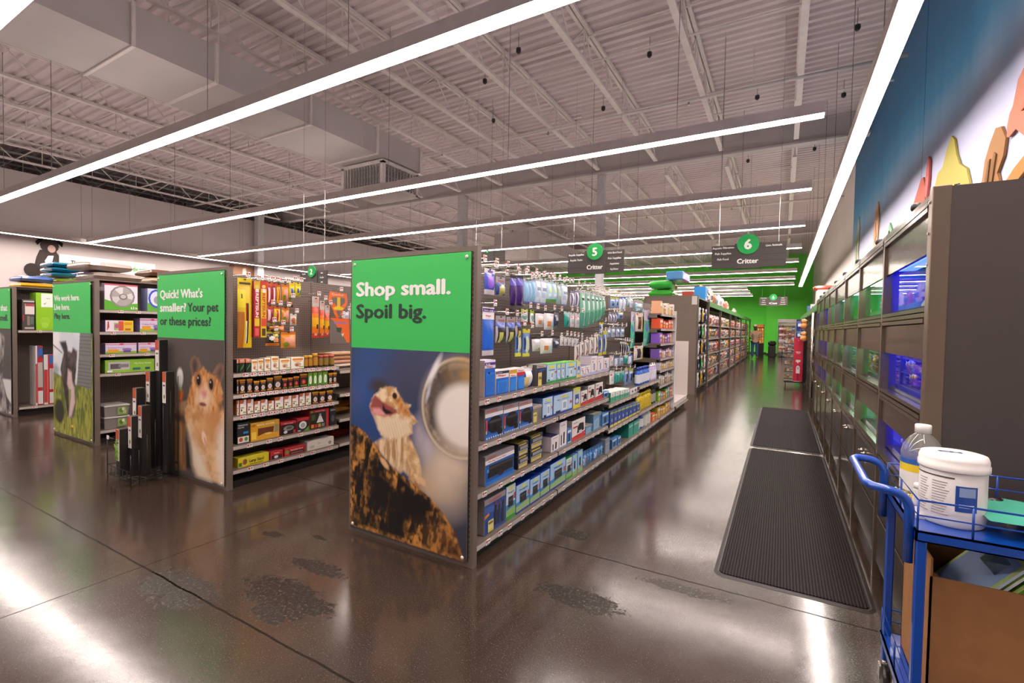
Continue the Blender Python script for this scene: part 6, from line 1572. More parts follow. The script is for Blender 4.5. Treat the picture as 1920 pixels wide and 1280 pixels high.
for yy in range(9):
    for z in (.43, .78, 1.13, 1.48):
        for q in range(3):
            w = .25 + .08 * tagr.random(); n += 1
            col = tagr.choice(['3a4a8c', 'c9a83c', '8c3a3c', '6a8a9c', 'd9d4cc', '4a3a6c', 'b5702c'])
            o = single(carton_mb(w, .16 + .09 * tagr.random(), .2, col, [('r', .1, .5, .9, .8, 'e6e0da'), ('r', .2, .15, .8, .35, '55504c')]), 'carton', None, 'box')
            put(o, .655, 10.51 + yy * 1.22 + q * .36, z + .001, -R90)
            tag(o, 'mixed colour box in the dark run beyond tanks, %s bay, %s shelf, %s along' % (ORD[yy + 1], ORD[int((z - .43) / .35) + 1], ORD[q + 1]), 'box', 'boxes beyond the tanks')
for y, x, w, h, d, col, decs, lab in ((12.3, .88, .48, .46, .7, 'ece6e4', [('r', .1, .12, .9, .26, '5a3f9c'), ('r', .1, .02, .9, .1, 'd9952c'), ('r', .15, .6, .8, .66, 'a49cae')], 'big white box with purple print on top beyond the tanks'),
        (15.2, .76, .22, .30, .2, 'd6d0d6', [('r', .1, .1, .9, .3, 'd9a83c'), ('r', .1, .5, .9, .8, '8a7ab8')], 'white and lilac box on the green top band, farther right'),
        (17.0, .72, .16, .34, .16, '4a6a9a', [('r', .2, .2, .8, .6, 'd9e4ee')], 'dark blue jug-shaped pack on the green top band')):
    o = single(carton_mb(w, h, d, col, decs), 'carton', lab, 'box'); put(o, x, y, 2.001, 0)
for k in range(2):
    t = thing('plush_toy', '%s tan plush dog hanging at the front of the far right run' % ('upper' if k == 0 else 'lower'), 'toy', (.52, 15.3, 1.62 - k * .34), group='plush dogs')
    mb = MB()
    mb.lathe([(.01, 0, hx('d9955a')), (.08, .03, hx('d9955a')), (.09, .1, hx('e0a468')), (.05, .17, hx('d9955a')), (.001, .18, hx('d9955a'))], 10).build('body', MATTE, t)
    MB().lathe([(.005, .15, hx('e3b07a')), (.07, .18, hx('e3b07a')), (.07, .25, hx('e3b07a')), (.001, .29, hx('e3b07a'))], 10).build('head', MATTE, t)
    for s in (-1, 1): MB().lathe([(.005, .0, hx('8a5a34')), (.03, .03, hx('8a5a34')), (.001, .09, hx('8a5a34'))], 8, s * .07, 0, .17).build('ear', MATTE, t)
    MB().tube([(0, 0, .28), (0, 0, .34), (.08, 0, .345)], .004, 5).build('hanger', CHROME, t)
for k in range(3):
    o = thing('hang_pack', 'navy and white hang pack at the end of far right run, %s from top' % ORD[k + 1], 'pack', (.46, 16.6, 1.62 - k * .3), group='navy packs far right')
    pouch_mb(.2, .26, .06, '2c4486', [('r', .2, .3, .8, .6, 'd9dce6')], 5, 6).build('pouch', FILM, o)
    MB().box(-.1, .02, .25, .1, .035, .3, hx('1f2f60')).build('header_card', CARD, o)
    MB().tube([(0, .03, .285), (0, .03, .30), (.24, .03, .30)], .004, 5).build('hook', CHROME, o)

# red display stand on casters
t = thing('display_stand', 'red-fronted black display stand with side trays on casters', 'display', (.075, 15.6, 0))
MB().box(.0, 0, .10, .52, .36, .14).build('base', BLACKP, t)
MB().box(.44, .03, .14, .53, .36, 1.40).build('spine', BLACKP, t)
mb = MB().box(.22, -.01, .15, .45, .03, 1.38, hx('c2203e')); rd = mb.build('front_panel', CARD, t)
deco(MB(), .23, 1.23, [('r', .25, .66, .75, .68, 'f0d0d4'), ('r', .3, .63, .7, .645, 'e6b4bc'), ('r', .26, .44, .74, .49, 'f2e4e4'), ('p', [(.4, .44), (.55, .44), (.46, .40)], 'f2e4e4'), ('e', .5, .3, .2, .06, 'e9dada'), ('r', .3, .18, .7, .3, 'e9dada'), ('r', .38, .02, .62, .18, '8c1830'), ('e', .5, .3, .1, .03, 'b9a4a8'), ('r', .46, .93, .5, .96, 'e8a0ac'), ('r', .5, .92, .56, .94, 'e8a0ac')], y0=-.012, x0=.22, z0=.15).build('print', CARD, rd)
for k in range(6):
    tr = MB().box(.0, .02, .2 + k * .2, .22, .34, .215 + k * .2).box(.0, .02, .215 + k * .2, .005, .34, .235 + k * .2).build('tray', BLACKP, t)
for sx in (.04, .48):
    for sy in (.05, .31):
        c = MB().tube([(sx, sy, .10), (sx, sy, .07)], .008, 6).build('caster', CHROME, t)
        MB().lathe([(.032, -.01), (.032, .01)], 12, sx, sy, .033, axis='x').build('wheel', BLACKP, c)
for k in range(6):
    for q in range(3):
        o = jar_thing('treat_jar', 'small %s jar on display stand tray, %s tray up, %s across' % (('pale', 'amber', 'white')[(k + q) % 3], ORD[k + 1], ORD[q + 1]), 'jar', .026, .09 if k < 4 else .075, ('c9a27a', 'a8743c', 'd9cfc4')[(k + q) % 3], ('3a2c28', 'e6e0da', 'b5402c')[(k * 2 + q) % 3], 'small jars on the display stand', n=8)
        o.location = (.11 + q * .066, 15.75, .2155 + k * .2)

# ------------------------------------------------------------------ floor mats
def mat_rib():
    m, nt, b = nodemat('ribbed_mat'); L = nt.links
    tc = nt.nodes.new('ShaderNodeTexCoord'); w = nt.nodes.new('ShaderNodeTexWave'); w.wave_type = 'BANDS'; w.bands_direction = 'X'; w.inputs['Scale'].default_value = 19; w.inputs['Distortion'].default_value = .6; w.inputs['Detail Scale'].default_value = 6
    w2 = nt.nodes.new('ShaderNodeTexWave'); w2.bands_direction = 'Y'; w2.inputs['Scale'].default_value = 22; w2.inputs['Distortion'].default_value = .5
    L.new(tc.outputs['Object'], w.inputs[0]); L.new(tc.outputs['Object'], w2.inputs[0])
    n = nt.nodes.new('ShaderNodeTexNoise'); n.inputs['Scale'].default_value = 90; L.new(tc.outputs['Object'], n.inputs['Vector'])
    a = nt.nodes.new('ShaderNodeMath'); a.operation = 'MULTIPLY_ADD'; a.inputs[1].default_value = .35; L.new(w2.outputs['Fac'], a.inputs[0]); L.new(w.outputs['Fac'], a.inputs[2])
    a2 = nt.nodes.new('ShaderNodeMath'); a2.operation = 'MULTIPLY_ADD'; a2.inputs[1].default_value = .5; L.new(n.outputs['Fac'], a2.inputs[0]); L.new(a.outputs[0], a2.inputs[2])
    r = nt.nodes.new('ShaderNodeValToRGB'); e = r.color_ramp.elements; e[0].position = .35; e[0].color = hx('100c0b') + (1,); e[1].position = 1.3 / 1.85 + .2; e[1].color = hx('352d2d') + (1,)
    mr = nt.nodes.new('ShaderNodeMath'); mr.operation = 'DIVIDE'; mr.inputs[1].default_value = 1.5; L.new(a2.outputs[0], mr.inputs[0])
    L.new(mr.outputs[0], r.inputs[0]); L.new(r.outputs[0], b.inputs['Base Color']); b.inputs['Roughness'].default_value = .9; b.inputs['Specular IOR Level'].default_value = .2
    bp = nt.nodes.new('ShaderNodeBump'); bp.inputs['Strength'].default_value = .6; bp.inputs['Distance'].default_value = .006; L.new(a2.outputs[0], bp.inputs['Height']); L.new(bp.outputs[0], b.inputs['Normal'])
    return m
RIB = mat_rib(); RUB = mat('mat_rubber_edge', hx('2b2522'), .55)
def floor_mat_thing(x0, x1, y0, y1, lab):
    t = thing('floor_mat', lab, 'mat', (x0, y0, 0)); W = x1 - x0; L = y1 - y0; r = .07
    def rr(i, z):
        pts = []
        for cx, cy, a0 in ((W - r, L - r, 0), (r, L - r, 90), (r, r, 180), (W - r, r, 270)):
            for k in range(6):
                a = math.radians(a0 + 18 * k); pts.append((cx + (r - i) * math.cos(a), cy + (r - i) * math.sin(a), z))
        return pts
    mb = MB(); A, B = rr(0, .001), rr(.02, .008); n = len(A)
    for k in range(n): mb.face([A[k], A[(k + 1) % n], B[(k + 1) % n], B[k]])
    mb.face(B); mb.build('rubber_border', RUB, t)
    mb = MB(); A, B = rr(.03, .008), rr(.032, .014)
    for k in range(n): mb.face([A[k], A[(k + 1) % n], B[(k + 1) % n], B[k]])
    mb.face(B); mb.build('ribbed_pile', RIB, t)
floor_mat_thing(-.33, .49, 3.13, 6.85, 'dark ribbed floor mat in front of the fish tanks, nearer one')
floor_mat_thing(-.33, .49, 6.96, 10.75, 'dark ribbed floor mat in front of the fish tanks, farther one')

# ------------------------------------------------------------------ blue cart at lower right
t = thing('utility_cart', 'blue steel two-tray cart with curved push handle beside the tanks', 'cart', (0, 0, 0))
cx0, cx1, cy0, cy1, zt, zl = .40, 1.14, 2.0, 2.52, .86, .24
for z, nm in ((zt, 'top_tray'), (zl, 'lower_tray')):
    MB().box(cx0, cy0, z - .035, cx1, cy1, z - .031).box(cx0, cy0, z - .035, cx1, cy0 + .006, z).box(cx0, cy1 - .006, z - .035, cx1, cy1, z).box(cx0, cy0, z - .035, cx0 + .006, cy1, z).box(cx1 - .006, cy0, z - .035, cx1, cy1, z).box(cx0, cy0, z - .006, cx1, cy1, z).build(nm, BLUEMETAL, t)
    g = MB()
    for dz in (.05, .10): g.tube([(cx0 + .005, cy0 + .005, z + dz), (cx1 - .005, cy0 + .005, z + dz), (cx1 - .005, cy1 - .005, z + dz), (cx0 + .005, cy1 - .005, z + dz)], .0035 if dz > .06 else .0025, 6, closed=True)
    for x, y in ((cx0 + .005, cy0 + .005), (cx0 + .005, cy1 - .005), (cx0 + .005, (cy0 + cy1) / 2), (cx0 + .14, cy0 + .005), (cx0 + .34, cy1 - .005), (cx0 + .55, cy0 + .005), (cx1 - .005, cy0 + .005), (cx1 - .005, cy1 - .005)): g.tube([(x, y, z), (x, y, z + .10)], .0035, 6)
    g.build('wire_gallery', BLUEMETAL, t)
for x in (cx0 + .012, cx1 - .03):
    for y in (cy0 + .012, cy1 - .03):
        MB().bevbox(x - .008, y - .008, .13, x + .02, y + .02, zt - .03, .004).build('post', BLUEMETAL, t)
        c = MB().tube([(x + .005, y + .005, .13), (x + .005, y + .005, .10)], .012, 8).box(x - .016, y - .02, .055, x - .011, y + .02, .11).box(x + .021, y - .02, .055, x + .026, y + .02, .11).build('caster', CHROME, t)
        w = MB().lathe([(.05, -.012, hx('2a2522')), (.052, 0, hx('2a2522')), (.05, .012, hx('2a2522'))], 20, x + .005, y + .0, .053, axis='x').build('wheel', PLASTIC, c)

hp = []
ya, yb = cy1 - .03, cy0 + .03
def arc(c, r, a0, a1, n, f): return [f(c[0] + r * math.cos(a0 + (a1 - a0) * k / n), c[1] + r * math.sin(a0 + (a1 - a0) * k / n)) for k in range(n + 1)]
ht = .975; xo = .275
path = [(cx0 - .012, ya, .74), (cx0 - .012, ya, ht - .06)]
path += [(cx0 - .012 - .05 * (1 - math.cos(q)), ya, ht - .06 + .055 * math.sin(q)) for q in (0.3, .6, .9, 1.2, 1.5)]
path += [(xo + .05, ya, ht - .002), (xo + .015, ya - .012, ht), (xo, ya - .05, ht), (xo, yb + .05, ht), (xo + .015, yb + .012, ht), (xo + .05, yb, ht - .002)]
path += [(cx0 - .012 - .05 * (1 - math.cos(q)), yb, ht - .06 + .055 * math.sin(q)) for q in (1.5, 1.2, .9, .6, .3)]
path += [(cx0 - .012, yb, ht - .06), (cx0 - .012, yb, .74)]
MB().tube(path, .0145, 14).build('push_handle', BLUEMETAL, t)
zt += .0008; zl += .0008
# bottle of clear liquid
t = thing('spray_refill_bottle', 'clear plastic jug with white cap and yellow-blue label on cart', 'bottle', (.495, 2.425, zt))
JUG = glassmat('clear_pet', (.93, .95, .92), .05, 1.6, .10)
prof = [(.062, 0), (.066, .01), (.066, .06), (.062, .066), (.066, .072), (.066, .14), (.062, .146), (.066, .152), (.067, .175), (.06, .205), (.042, .235), (.026, .25), (.022, .256), (.022, .272)]
MB().lathe([(r, h) for r, h in prof], 24).build('bottle_body', JUG, t)
MB().lathe([(.058, .004), (.061, .02), (.061, .13), (.001, .131)], 20).build('liquid', glassmat('pale_liquid', (.92, .92, .80), .02, 1.3, .06), t)
mb = MB()
for k in range(8):
    a0 = math.radians(165 + k * 12); a1 = math.radians(165 + (k + 1) * 12)
    for z0, z1, c in ((.03, .105, 'e9e4e0'), (.105, .135, 'e0c22c'), (.135, .155, '2f5fae')):
        mb.face([(.0672 * math.cos(a0), .0672 * math.sin(a0), z0), (.0672 * math.cos(a1), .0672 * math.sin(a1), z0), (.0672 * math.cos(a1), .0672 * math.sin(a1), z1), (.0672 * math.cos(a0), .0672 * math.sin(a0), z1)], hx(c), True)
mb.build('label', CARD, t)
MB().lathe([(.026, .256), (.026, .285), (.024, .288)], 24).build('cap', WHITEP, t)
# tub of wipes
t = thing('wipes_tub', 'big white wipes tub with printed label and wide lid on cart', 'tub', (.525, 2.165, zt))
R = .088
MB().lathe([(R * .92, 0, hx('e9e3df')), (R * .98, .008, hx('e9e3df')), (R, .03, hx('e9e3df')), (R, .185, hx('e9e3df')), (R * .97, .19, hx('e9e3df'))], 36).build('tub_body', PLASTIC, t)
MB().lathe([(R * 1.06, .186), (R * 1.07, .19), (R * 1.07, .205), (R * 1.04, .208), (R * 1.04, .222), (R * .98, .236), (R * .9, .238), (.001, .239)], 36).build('lid', WHITEP, t)
mb = MB()
def curved(z0, z1, a0, a1, c, r=R + .0008, n=6):
    for k in range(n):
        p, q = math.radians(a0 + (a1 - a0) * k / n), math.radians(a0 + (a1 - a0) * (k + 1) / n)
        mb.face([(r * math.cos(p), r * math.sin(p), z0), (r * math.cos(q), r * math.sin(q), z0), (r * math.cos(q), r * math.sin(q), z1), (r * math.cos(p), r * math.sin(p), z1)], hx(c), True)
curved(.165, .170, 175, 260, '5a544f', n=12)
for col, (a0, a1) in enumerate(((190, 215), (222, 252))):
    for k in range(13): curved(.04 + k * .009, .043 + k * .009, a0, a1 - (k * 7 % 9), 'a9a19b')
curved(.06, .145, 262, 300, '1f4a9c', n=10); curved(.11, .14, 268, 296, '8fa6cc', R + .0014); curved(.075, .085, 268, 294, 'cfd8e8', R + .0014)
mb.build('label', CARD, t)
MB().text('CN', -.03, -.008, .02, 0, hx('2c4a9c'), width=.06, bold=.06).xform(Matrix.Translation((-.01, 0, .2395)) @ Matrix.Rotation(math.radians(-90), 4, 'X')).build('lettering', CARD, t)
o = jar_thing('pill_bottle', 'small white capped bottle between jug and tub on cart', 'bottle', .023, .082, 'e4deda', 'efeae6', None); o.location = (.47, 2.275, zt)
t = thing('bead_bag', 'bag of yellowish beads lying on the cart tray', 'bag', (.435, 2.36, zt))
mb = MB(); rb = random.Random(3)
for k in range(80): mb.lathe([(.001, 0, hx('d9c98a')), (.008, .006, hx(rb.choice(['d9c98a', 'efe6c0', 'c9b05a']))), (.001, .013, hx('d9c98a'))], 6, rb.uniform(-.02, .045), rb.uniform(-.06, .08), rb.uniform(0, .012))
bd = mb.build('beads', PLASTIC, t); bd['kind'] = 'stuff'
o = tag(MB().box(-.03, -.05, 0, .05, .06, .012, hx('d6d0dc')).build('paper_card', CARD), 'pale folded card lying beside the wipes tub on cart', 'card', None); o.location = (.45, 2.18, zt)
# bagged teal accessories
t = thing('zip_bag', 'clear zip bag of teal filter pieces with black knobs on cart', 'bag', (.72, 2.2, zt))
pouch_mb(.26, .3, .05, '4fae94', [('r', .2, .3, .7, .8, '8fc9c0'), ('r', .5, .1, .8, .4, '3a9a86')], 10, 12, sag=0).xform(Matrix.Translation((0, -.15, .03)) @ Matrix.Rotation(math.radians(-90), 4, 'X') @ Matrix.Scale(-1, 4, (0, 1, 0))).build('bag_film', FILM, t)
for x, y in ((-.06, .06), (.1, -.02)): MB().lathe([(.02, .03, BLACK), (.03, .04, BLACK), (.032, .065, BLACK), (.018, .08, BLACK), (.001, .082, BLACK)], 12, x, y, .0).build('knob', PLASTIC, t)
o = tag(MB().tube([(-.07, 0, .04), (.09, .03, .04)], .026, 14, hx('e0cf62')).build('roll', PLASTIC), 'yellow roll at the right end of the cart tray', 'roll'); o.location = (.80, 2.34, zt - .013)
# cardboard box with booklets
t = thing('cardboard_box', 'open brown cardboard box on the lower tray of blue cart', 'box', (.455, 2.06, zl))
KRAFT = mat('kraft_board', hx('9a6a3e'), .75, noise_amt=.08, scale=14)
w, d, h = .31, .38, .455
MB().box(0, 0, 0, w, d, .006).box(0, 0, 0, w, .006, h).box(0, d - .006, 0, w, d, h).box(0, 0, 0, .006, d, h + .06).box(w - .006, 0, 0, w, d, h).build('box_walls', KRAFT, t)
MB().box(.006, .03, h - .03, .03, .06, h - .01).build('torn_edge', KRAFT, t)
bk = [('b9c8e0', 'pale blue booklet leaning in the cardboard box, leftmost'), ('d9dce2', 'white booklet with red line leaning in the cardboard box'), ('5f8a2c', 'green chick-print booklet leaning in the cardboard box'), ('6fa83a', 'green booklet in the box, first behind the chick print'), ('7ab83f', 'green booklet in the box, second behind the chick print'), ('86c04a', 'green booklet in the box, third behind the chick print'), ('7ab83f', 'green booklet in the box, fourth behind the chick print'), ('6fa83a', 'green booklet in the box, rightmost')]
for k, (c, lab) in enumerate(bk):
    mb = MB().box(-.004, 0, 0, .004, .30, .38, hx(c), side=hx('c9e08a'))
    f = lambda pts, col: mb.face([(-.0048, y, z) for y, z in pts], hx(col))
    if k == 2: f([(.02, .02), (.02, .36), (.28, .36), (.28, .02)], '4f7a2c'); f([(.05, .18), (.03, .24), (.06, .31), (.13, .30), (.16, .22)], 'b5702c'); f([(.03, .31), (.03, .36), (.09, .34)], 'c8342c')
    if k == 1: f([(.0, .16), (.0, .17), (.30, .17), (.30, .16)], 'b5343c'); f([(.03, .25), (.03, .31), (.2, .31), (.2, .25)], 'b4c0d8')
    if k == 0: f([(.02, .05), (.28, .05), (.28, .36), (.02, .36)], '8fb0e0'); f([(.06, .28), (.2, .28), (.2, .34), (.06, .34)], '5f8a3c')
    o = tag(mb.build('booklet', CARD), lab, 'booklet', 'booklets in the cardboard box'); o.location = ((.462, .487, .515, .540, .553, .566, .579, .592)[k], 2.08 + .01 * (k % 2), zl + .25); o.rotation_euler = (0, math.radians(39), 0)

# ------------------------------------------------------------------ wire rack with boxed backgrounds in front of the hamster poster
RX, RY = -5.52, 1.97
t = thing('wire_rack', 'black wire floor rack of boxed screens before the hamster poster', 'rack', (RX, RY, 0))
g = MB(); rw, rd = .47, .385
for z in (.05, .14): g.tube([(0, 0, z), (rw, 0, z), (rw, rd, z), (0, rd, z)], .004, 6, closed=True)
for k in range(7): g.tube([(rw * k / 6, 0, .05), (rw * k / 6, 0, .14)], .003, 5); g.tube([(rw * k / 6, 0, .05), (rw * k / 6, rd, .05)], .003, 5)
for k in range(7): g.tube([(rw, rd * k / 6, 0), (rw, rd * k / 6, .2 + .13 * k)], .003, 5); g.tube([(0, rd * k / 6, .05), (rw, rd * k / 6, .05)], .0025, 5)
for k in range(1, 5): g.tube([(0, rd * k / 4, 0), (0, rd * k / 4, .36 + .1 * k)], .003, 5)
g.tube([(0, 0, .0), (0, 0, .40)], .004, 6); g.tube([(rw, 0, 0), (rw, 0, .3)], .004, 6); g.tube([(0, 0, .40), (rw * .3, 0, .40)], .003, 5)
g.build('wire_frame', BLACKP, t)
MB().box(.0, -.006, .385, .045, -.003, .42, hx('e6d9d6')).build('price_tag', MATTE, t)
rk = [(.17, .055, .085, .44, 'shortest'), (.26, .115, .08, .56, 'second shortest'), (.335, .165, .08, .66, 'third shortest'), (.09, .22, .085, .80, 'fourth shortest'), (.155, .305, .09, .96, 'third tallest'), (.415, .33, .08, .97, 'second tallest'), (.26, .34, .09, 1.27, 'tallest')]
for k, (x, y, w, h, lab) in enumerate(rk):
    mb = MB().bevbox(-w / 2, -.035, 0, w / 2, .035, h, .004, hx('1c1a19'))
    o = thing('rolled_background', 'slim black boxed screen with orange label in wire rack, %s' % lab, 'box', (RX + x, RY + y, .056), group='boxed screens in the wire rack')
    mb.build('box_body', CARD, o)
    lb = MB().box(-w * .46, -.0385, h - .30, w * .30, -.0355, h - .005, hx('ece4dc')); lb.rect(-w * .46, h - .10, w * .30, h - .005, -.039, hx('c8562c')); lb.rect(-w * .3, h - .14, w * .2, h - .125, -.039, hx('6a4a6c'))
    lb.ell(0, h - .24, w * .16, .02, -.039, hx('6f7a4a')); lb.build('label', CARD, o)
    if k == 0:
        p = MB(); rr = random.Random(9)
        for q in range(16):
            x0, z0 = rr.uniform(-.04, .02), .14 + .18 * rr.random()
            p.tube([(x0, -.041, z0), (x0 + rr.uniform(-.02, .02), -.044, z0 + .03), (x0 + rr.uniform(-.03, .03), -.041, z0 + .06)], .0035, 5, hx('7fae3a'))
        p.build('plant_print', CARD, o)

# ------------------------------------------------------------------ goods piled on gondola tops
def lay(o, x, y, z, rz): o.location = (x, y, z); o.rotation_euler = (0, 0, rz); return o
def flat_bag(w, d, t, col, decs, lab, x, y, z, rz, name='litter_bag', cat='bag', grp=None):
    mb = pouch_mb(w, d, t, col, decs, 12, 12, crimp=.02, eu=.13, ev=.13)
    mb.xform(Matrix.Rotation(math.radians(-90), 4, 'X'))       # face up
    mb.xform(Matrix.Translation((0, -d / 2, 0)))
    zs = min(v[2] for v in mb.v); mb.v = [(v[0], v[1] + d, v[2] - zs) for v in mb.v]
    return lay(tag(mb.build(name, FILM), lab, cat, grp), x, y, z, rz)
TOP = 2.012
for gname, gx_, y0_, L_, hw in (('G4', -10.85, 2.6, 3.5, .5), ('G3', -7.72, 2.55, 3.5, .42)):
    g = G4 if gname == 'G4' else G3
    MB().box(.03, -hw, 2.0, L_, hw, 2.012).build('top_shelf', GONDOLA, g)
YO = 'e0a82c'
for k in range(6):
    for r in range(2):
        c = ['e2b02c', 'd9952c', '3a5fa8', '9cb83a', 'c8442c', '3f6fb4'][(k + r * 2) % 6]
        flat_bag(.40, .62, .108, c, [('r', .1, .3, .9, .6, ['c8442c', 'f0d9a0', 'd9d4cc'][k % 3]), ('e', .5, .7, .2, .12, '3a2c20'), ('r', 0, .9, 1, 1, 'd9c04a')], '%s bag on top of the leftmost gondola, %s from front, %s layer' % (['yellow', 'orange', 'blue', 'green', 'red', 'light blue'][(k + r * 2) % 6], ORD[k + 1], ('lower', 'upper')[r]), -10.55, 2.95 + k * .44, TOP + .001 + r * .112, R90, grp='bags on leftmost gondola')
for k in range(3):
    flat_bag(.36, .6, .087, '1f6f8c', [('r', 0, .7, .3, 1, 'e0dbe2'), ('r', .3, .0, 1, .1, '155a74')], 'teal pad pack on the leftmost gondola bags, %s from bottom' % ORD[k + 1], -10.52, 3.3, TOP + .226 + k * .088, R90, name='pad_pack', cat='pack', grp='teal pad packs')
for k in range(3):
    flat_bag(.36, .6, .07, ['d9772c', '5a3a9c', '1f6f8c'][k], [('r', .2, .3, .8, .6, ['efd9b4', '8a6ad0', '4aa0b4'][k])], '%s pad pack in the stack beside the teal packs' % ('orange', 'purple', 'teal-blue')[k], -10.52, 3.72, TOP + .226 + k * .07, R90, name='pad_pack', cat='pack')
for k in range(2):
    flat_bag(.52 - .04 * k, .62, .125, 'a99b92', [('r', .1, .4, .9, .5, 'bdb0a8'), ('r', .3, .1, .4, .9, '978a82')], 'folded grey pet bed on the gondola top, %s one' % ('lower', 'upper')[k], -7.26, 2.84 - .06 * k, TOP + .001 + k * .126, R90 + .06 * k, name='pet_bed', cat='pet bed')
for k in range(4):
    flat_bag(.36, .5, .11, ['c8b49a', 'd9622c', '6a4a3c', 'c9d0de'][k], [('r', .2, .2, .8, .7, ['a8703c', 'e2a83c', '3a2c28', '8a9cc0'][k])], '%s bag on gondola top behind the grey pet beds' % ('tan', 'orange', 'brown', 'pale blue')[k], -7.28, 3.36 + (k % 2) * .40, TOP + .001 + (k // 2) * .11, R90, grp=None)

# goods in the second bay behind the hamster poster
for k in range(4):
    flat_bag(.46 - .02 * k, .34, .05, ['e0d4c8', 'd9a08a', 'c4946a', 'b98a5c'][k], [('r', .1, .2, .9, .5, 'e6d9cc')], '%s folded liner on the hamster gondola second bay, %s up' % (('cream', 'pink', 'tan', 'brown')[k], ORD[k + 1]), -4.34, 3.92, .9945 + k * .046, R90, name='folded_liner', cat='liner')
for k in range(2):
    for q in range(2):
        flat_bag(.30, .36, .085, '9a6a34', [('r', .1, .3, .9, .7, 'c9a45a'), ('r', .2, .42, .8, .56, '5a3a1c')], 'brown bark bag in hamster gondola second bay, %s %s' % (('lower', 'upper')[k], ('near', 'far')[q]), -4.33, 3.84 + q * .38, .4435 + k * .078, R90, grp='brown bark bags')
for k in range(3):
    flat_bag(.30, .36, .095, ['8c2a24', '6a5a2c', '4a2c20'][k], [('e', .5, .5, .3, .2, 'c8a04a'), ('r', .1, .8, .9, .95, 'c8342c')], '%s foil bag on hamster gondola second bay bottom' % ('red', 'olive', 'brown')[k], -4.33, 3.84 + (k % 2) * .38, .1665 + (k // 2) * .097, R90 - .2 * k, grp=None)

flat_bag(.6, .34, .12, 'd2402c', [('r', .1, .3, .9, .6, 'f0e0d0')], 'orange-red bag lying on top of the white box, far right', .88, 12.45, 2.463, 0)

# ------------------------------------------------------------------ far sections of the long gondola
rs = random.Random(12)
def fill_row(y0, y1, z, hmax, maker, place, xf=FX, gap=.012, grp='goods'):
    y = y0; n = 0
    while y < y1 - .05:
        n += 1
        w = maker(n, None, None, True)
        if y + w > y1: break
        o = maker(n, '%s, %s along' % (place, ORD[n]), grp)
        put(o, xf, y + w / 2, z); y += w + gap
def bottles(body, cap, band, w, h, look, spout=False):
    def f(n, place, grp, size=False):
        if size: return w
        return bottle_thing('treatment_bottle', '%s, %s' % (look, place), 'bottle', w * .48, h, body, cap, grp, band, spout)
    return f
def boxes(cols, w, h, look, decs=(), d=.14):
    def f(n, place, grp, size=False):
        ww = w * (1 + .3 * math.sin(n * 2.3))
        if size: return ww
        c = cols[n % len(cols)]
        return single(carton_mb(ww * .96, h * (.85 + .15 * math.sin(n * 1.7)), d, c, decs or [('r', .1, .6, .9, .85, 'efe9e4'), ('e', .5, .3, .25, .16, 'f0c04a')]), 'carton', '%s, %s' % (look, place), 'box', grp)
    return f
fill_row(6.5, 7.2, .739, .25, bottles('2f62c0', '1f3fa0', 'e6e4ee', .115, .25, 'blue and white treatment bottle'), 'upper shelf fourth bay', grp='blue bottles')
fill_row(7.22, 7.66, .739, .25, bottles('c8b4dc', 'efe9f0', 'e9e2ee', .11, .27, 'lilac spout bottle', True), 'upper shelf fourth bay', grp='lilac bottles')
fill_row(6.5, 7.3, .379, .25, bottles('e0c02c', 'e0c02c', 'd9b83a', .10, .24, 'yellow treatment bottle'), 'lower shelf fourth bay', grp='yellow bottles')
fill_row(7.32, 7.66, .379, .25, bottles('2a2826', '1c1b1a', 'b9b2aa', .11, .26, 'black treatment bottle'), 'lower shelf fourth bay', grp='black bottles')
fill_row(6.5, 6.9, .105, .22, bottles('3a62b0', '2c4c9c', 'e4e0dc', .17, .24, 'white jug with blue cap'), 'bottom shelf fourth bay', grp='blue cap jugs')
fill_row(6.92, 7.3, .105, .22, bottles('e2dcd8', 'ded8d8', 'ded8d4', .18, .26, 'plain white jug'), 'bottom shelf fourth bay', grp='white jugs')
fill_row(7.32, 7.66, .105, .12, boxes(['d9552c', 'e06a34'], .16, .12, 'orange pack'), 'bottom shelf fourth bay', grp='orange packs')
S5 = [(['e9e2dc', 'd9a27a', 'c9d08a', 'c8563c'], .13, .2, 'slim upright packet'), (['d9652c', 'e0522c', 'c93c2c'], .2, .16, 'orange fish food box'), (['6a3aa8', '8a5ac8', 'd9763c'], .18, .17, 'purple food box'), (['e2dada', '7a5ab0', 'd98a5a'], .15, .15, 'white and purple food tub box'), (['d9a83c', 'c9c0d8', 'a89a8c'], .16, .12, 'yellow sachet box'), (['b9b2ac', '6a625e', 'cfc8c2'], .14, .18, 'grey carded pack'), (['d9622c', '7aae3a', '5a9ab8'], .17, .17, 'bright orange and green box'), (['d9a02c', 'c8a83a', 'd9763c'], .18, .16, 'amber food box')]
for z, (cols, w, h, look) in zip(S5Z, S5):
    fill_row(7.72, 8.86, z + .0395, h, boxes(cols, w, h, look), ORD[S5Z.index(z) + 1] + ' shelf down, fifth bay', xf=-1.70, grp=look + 's')

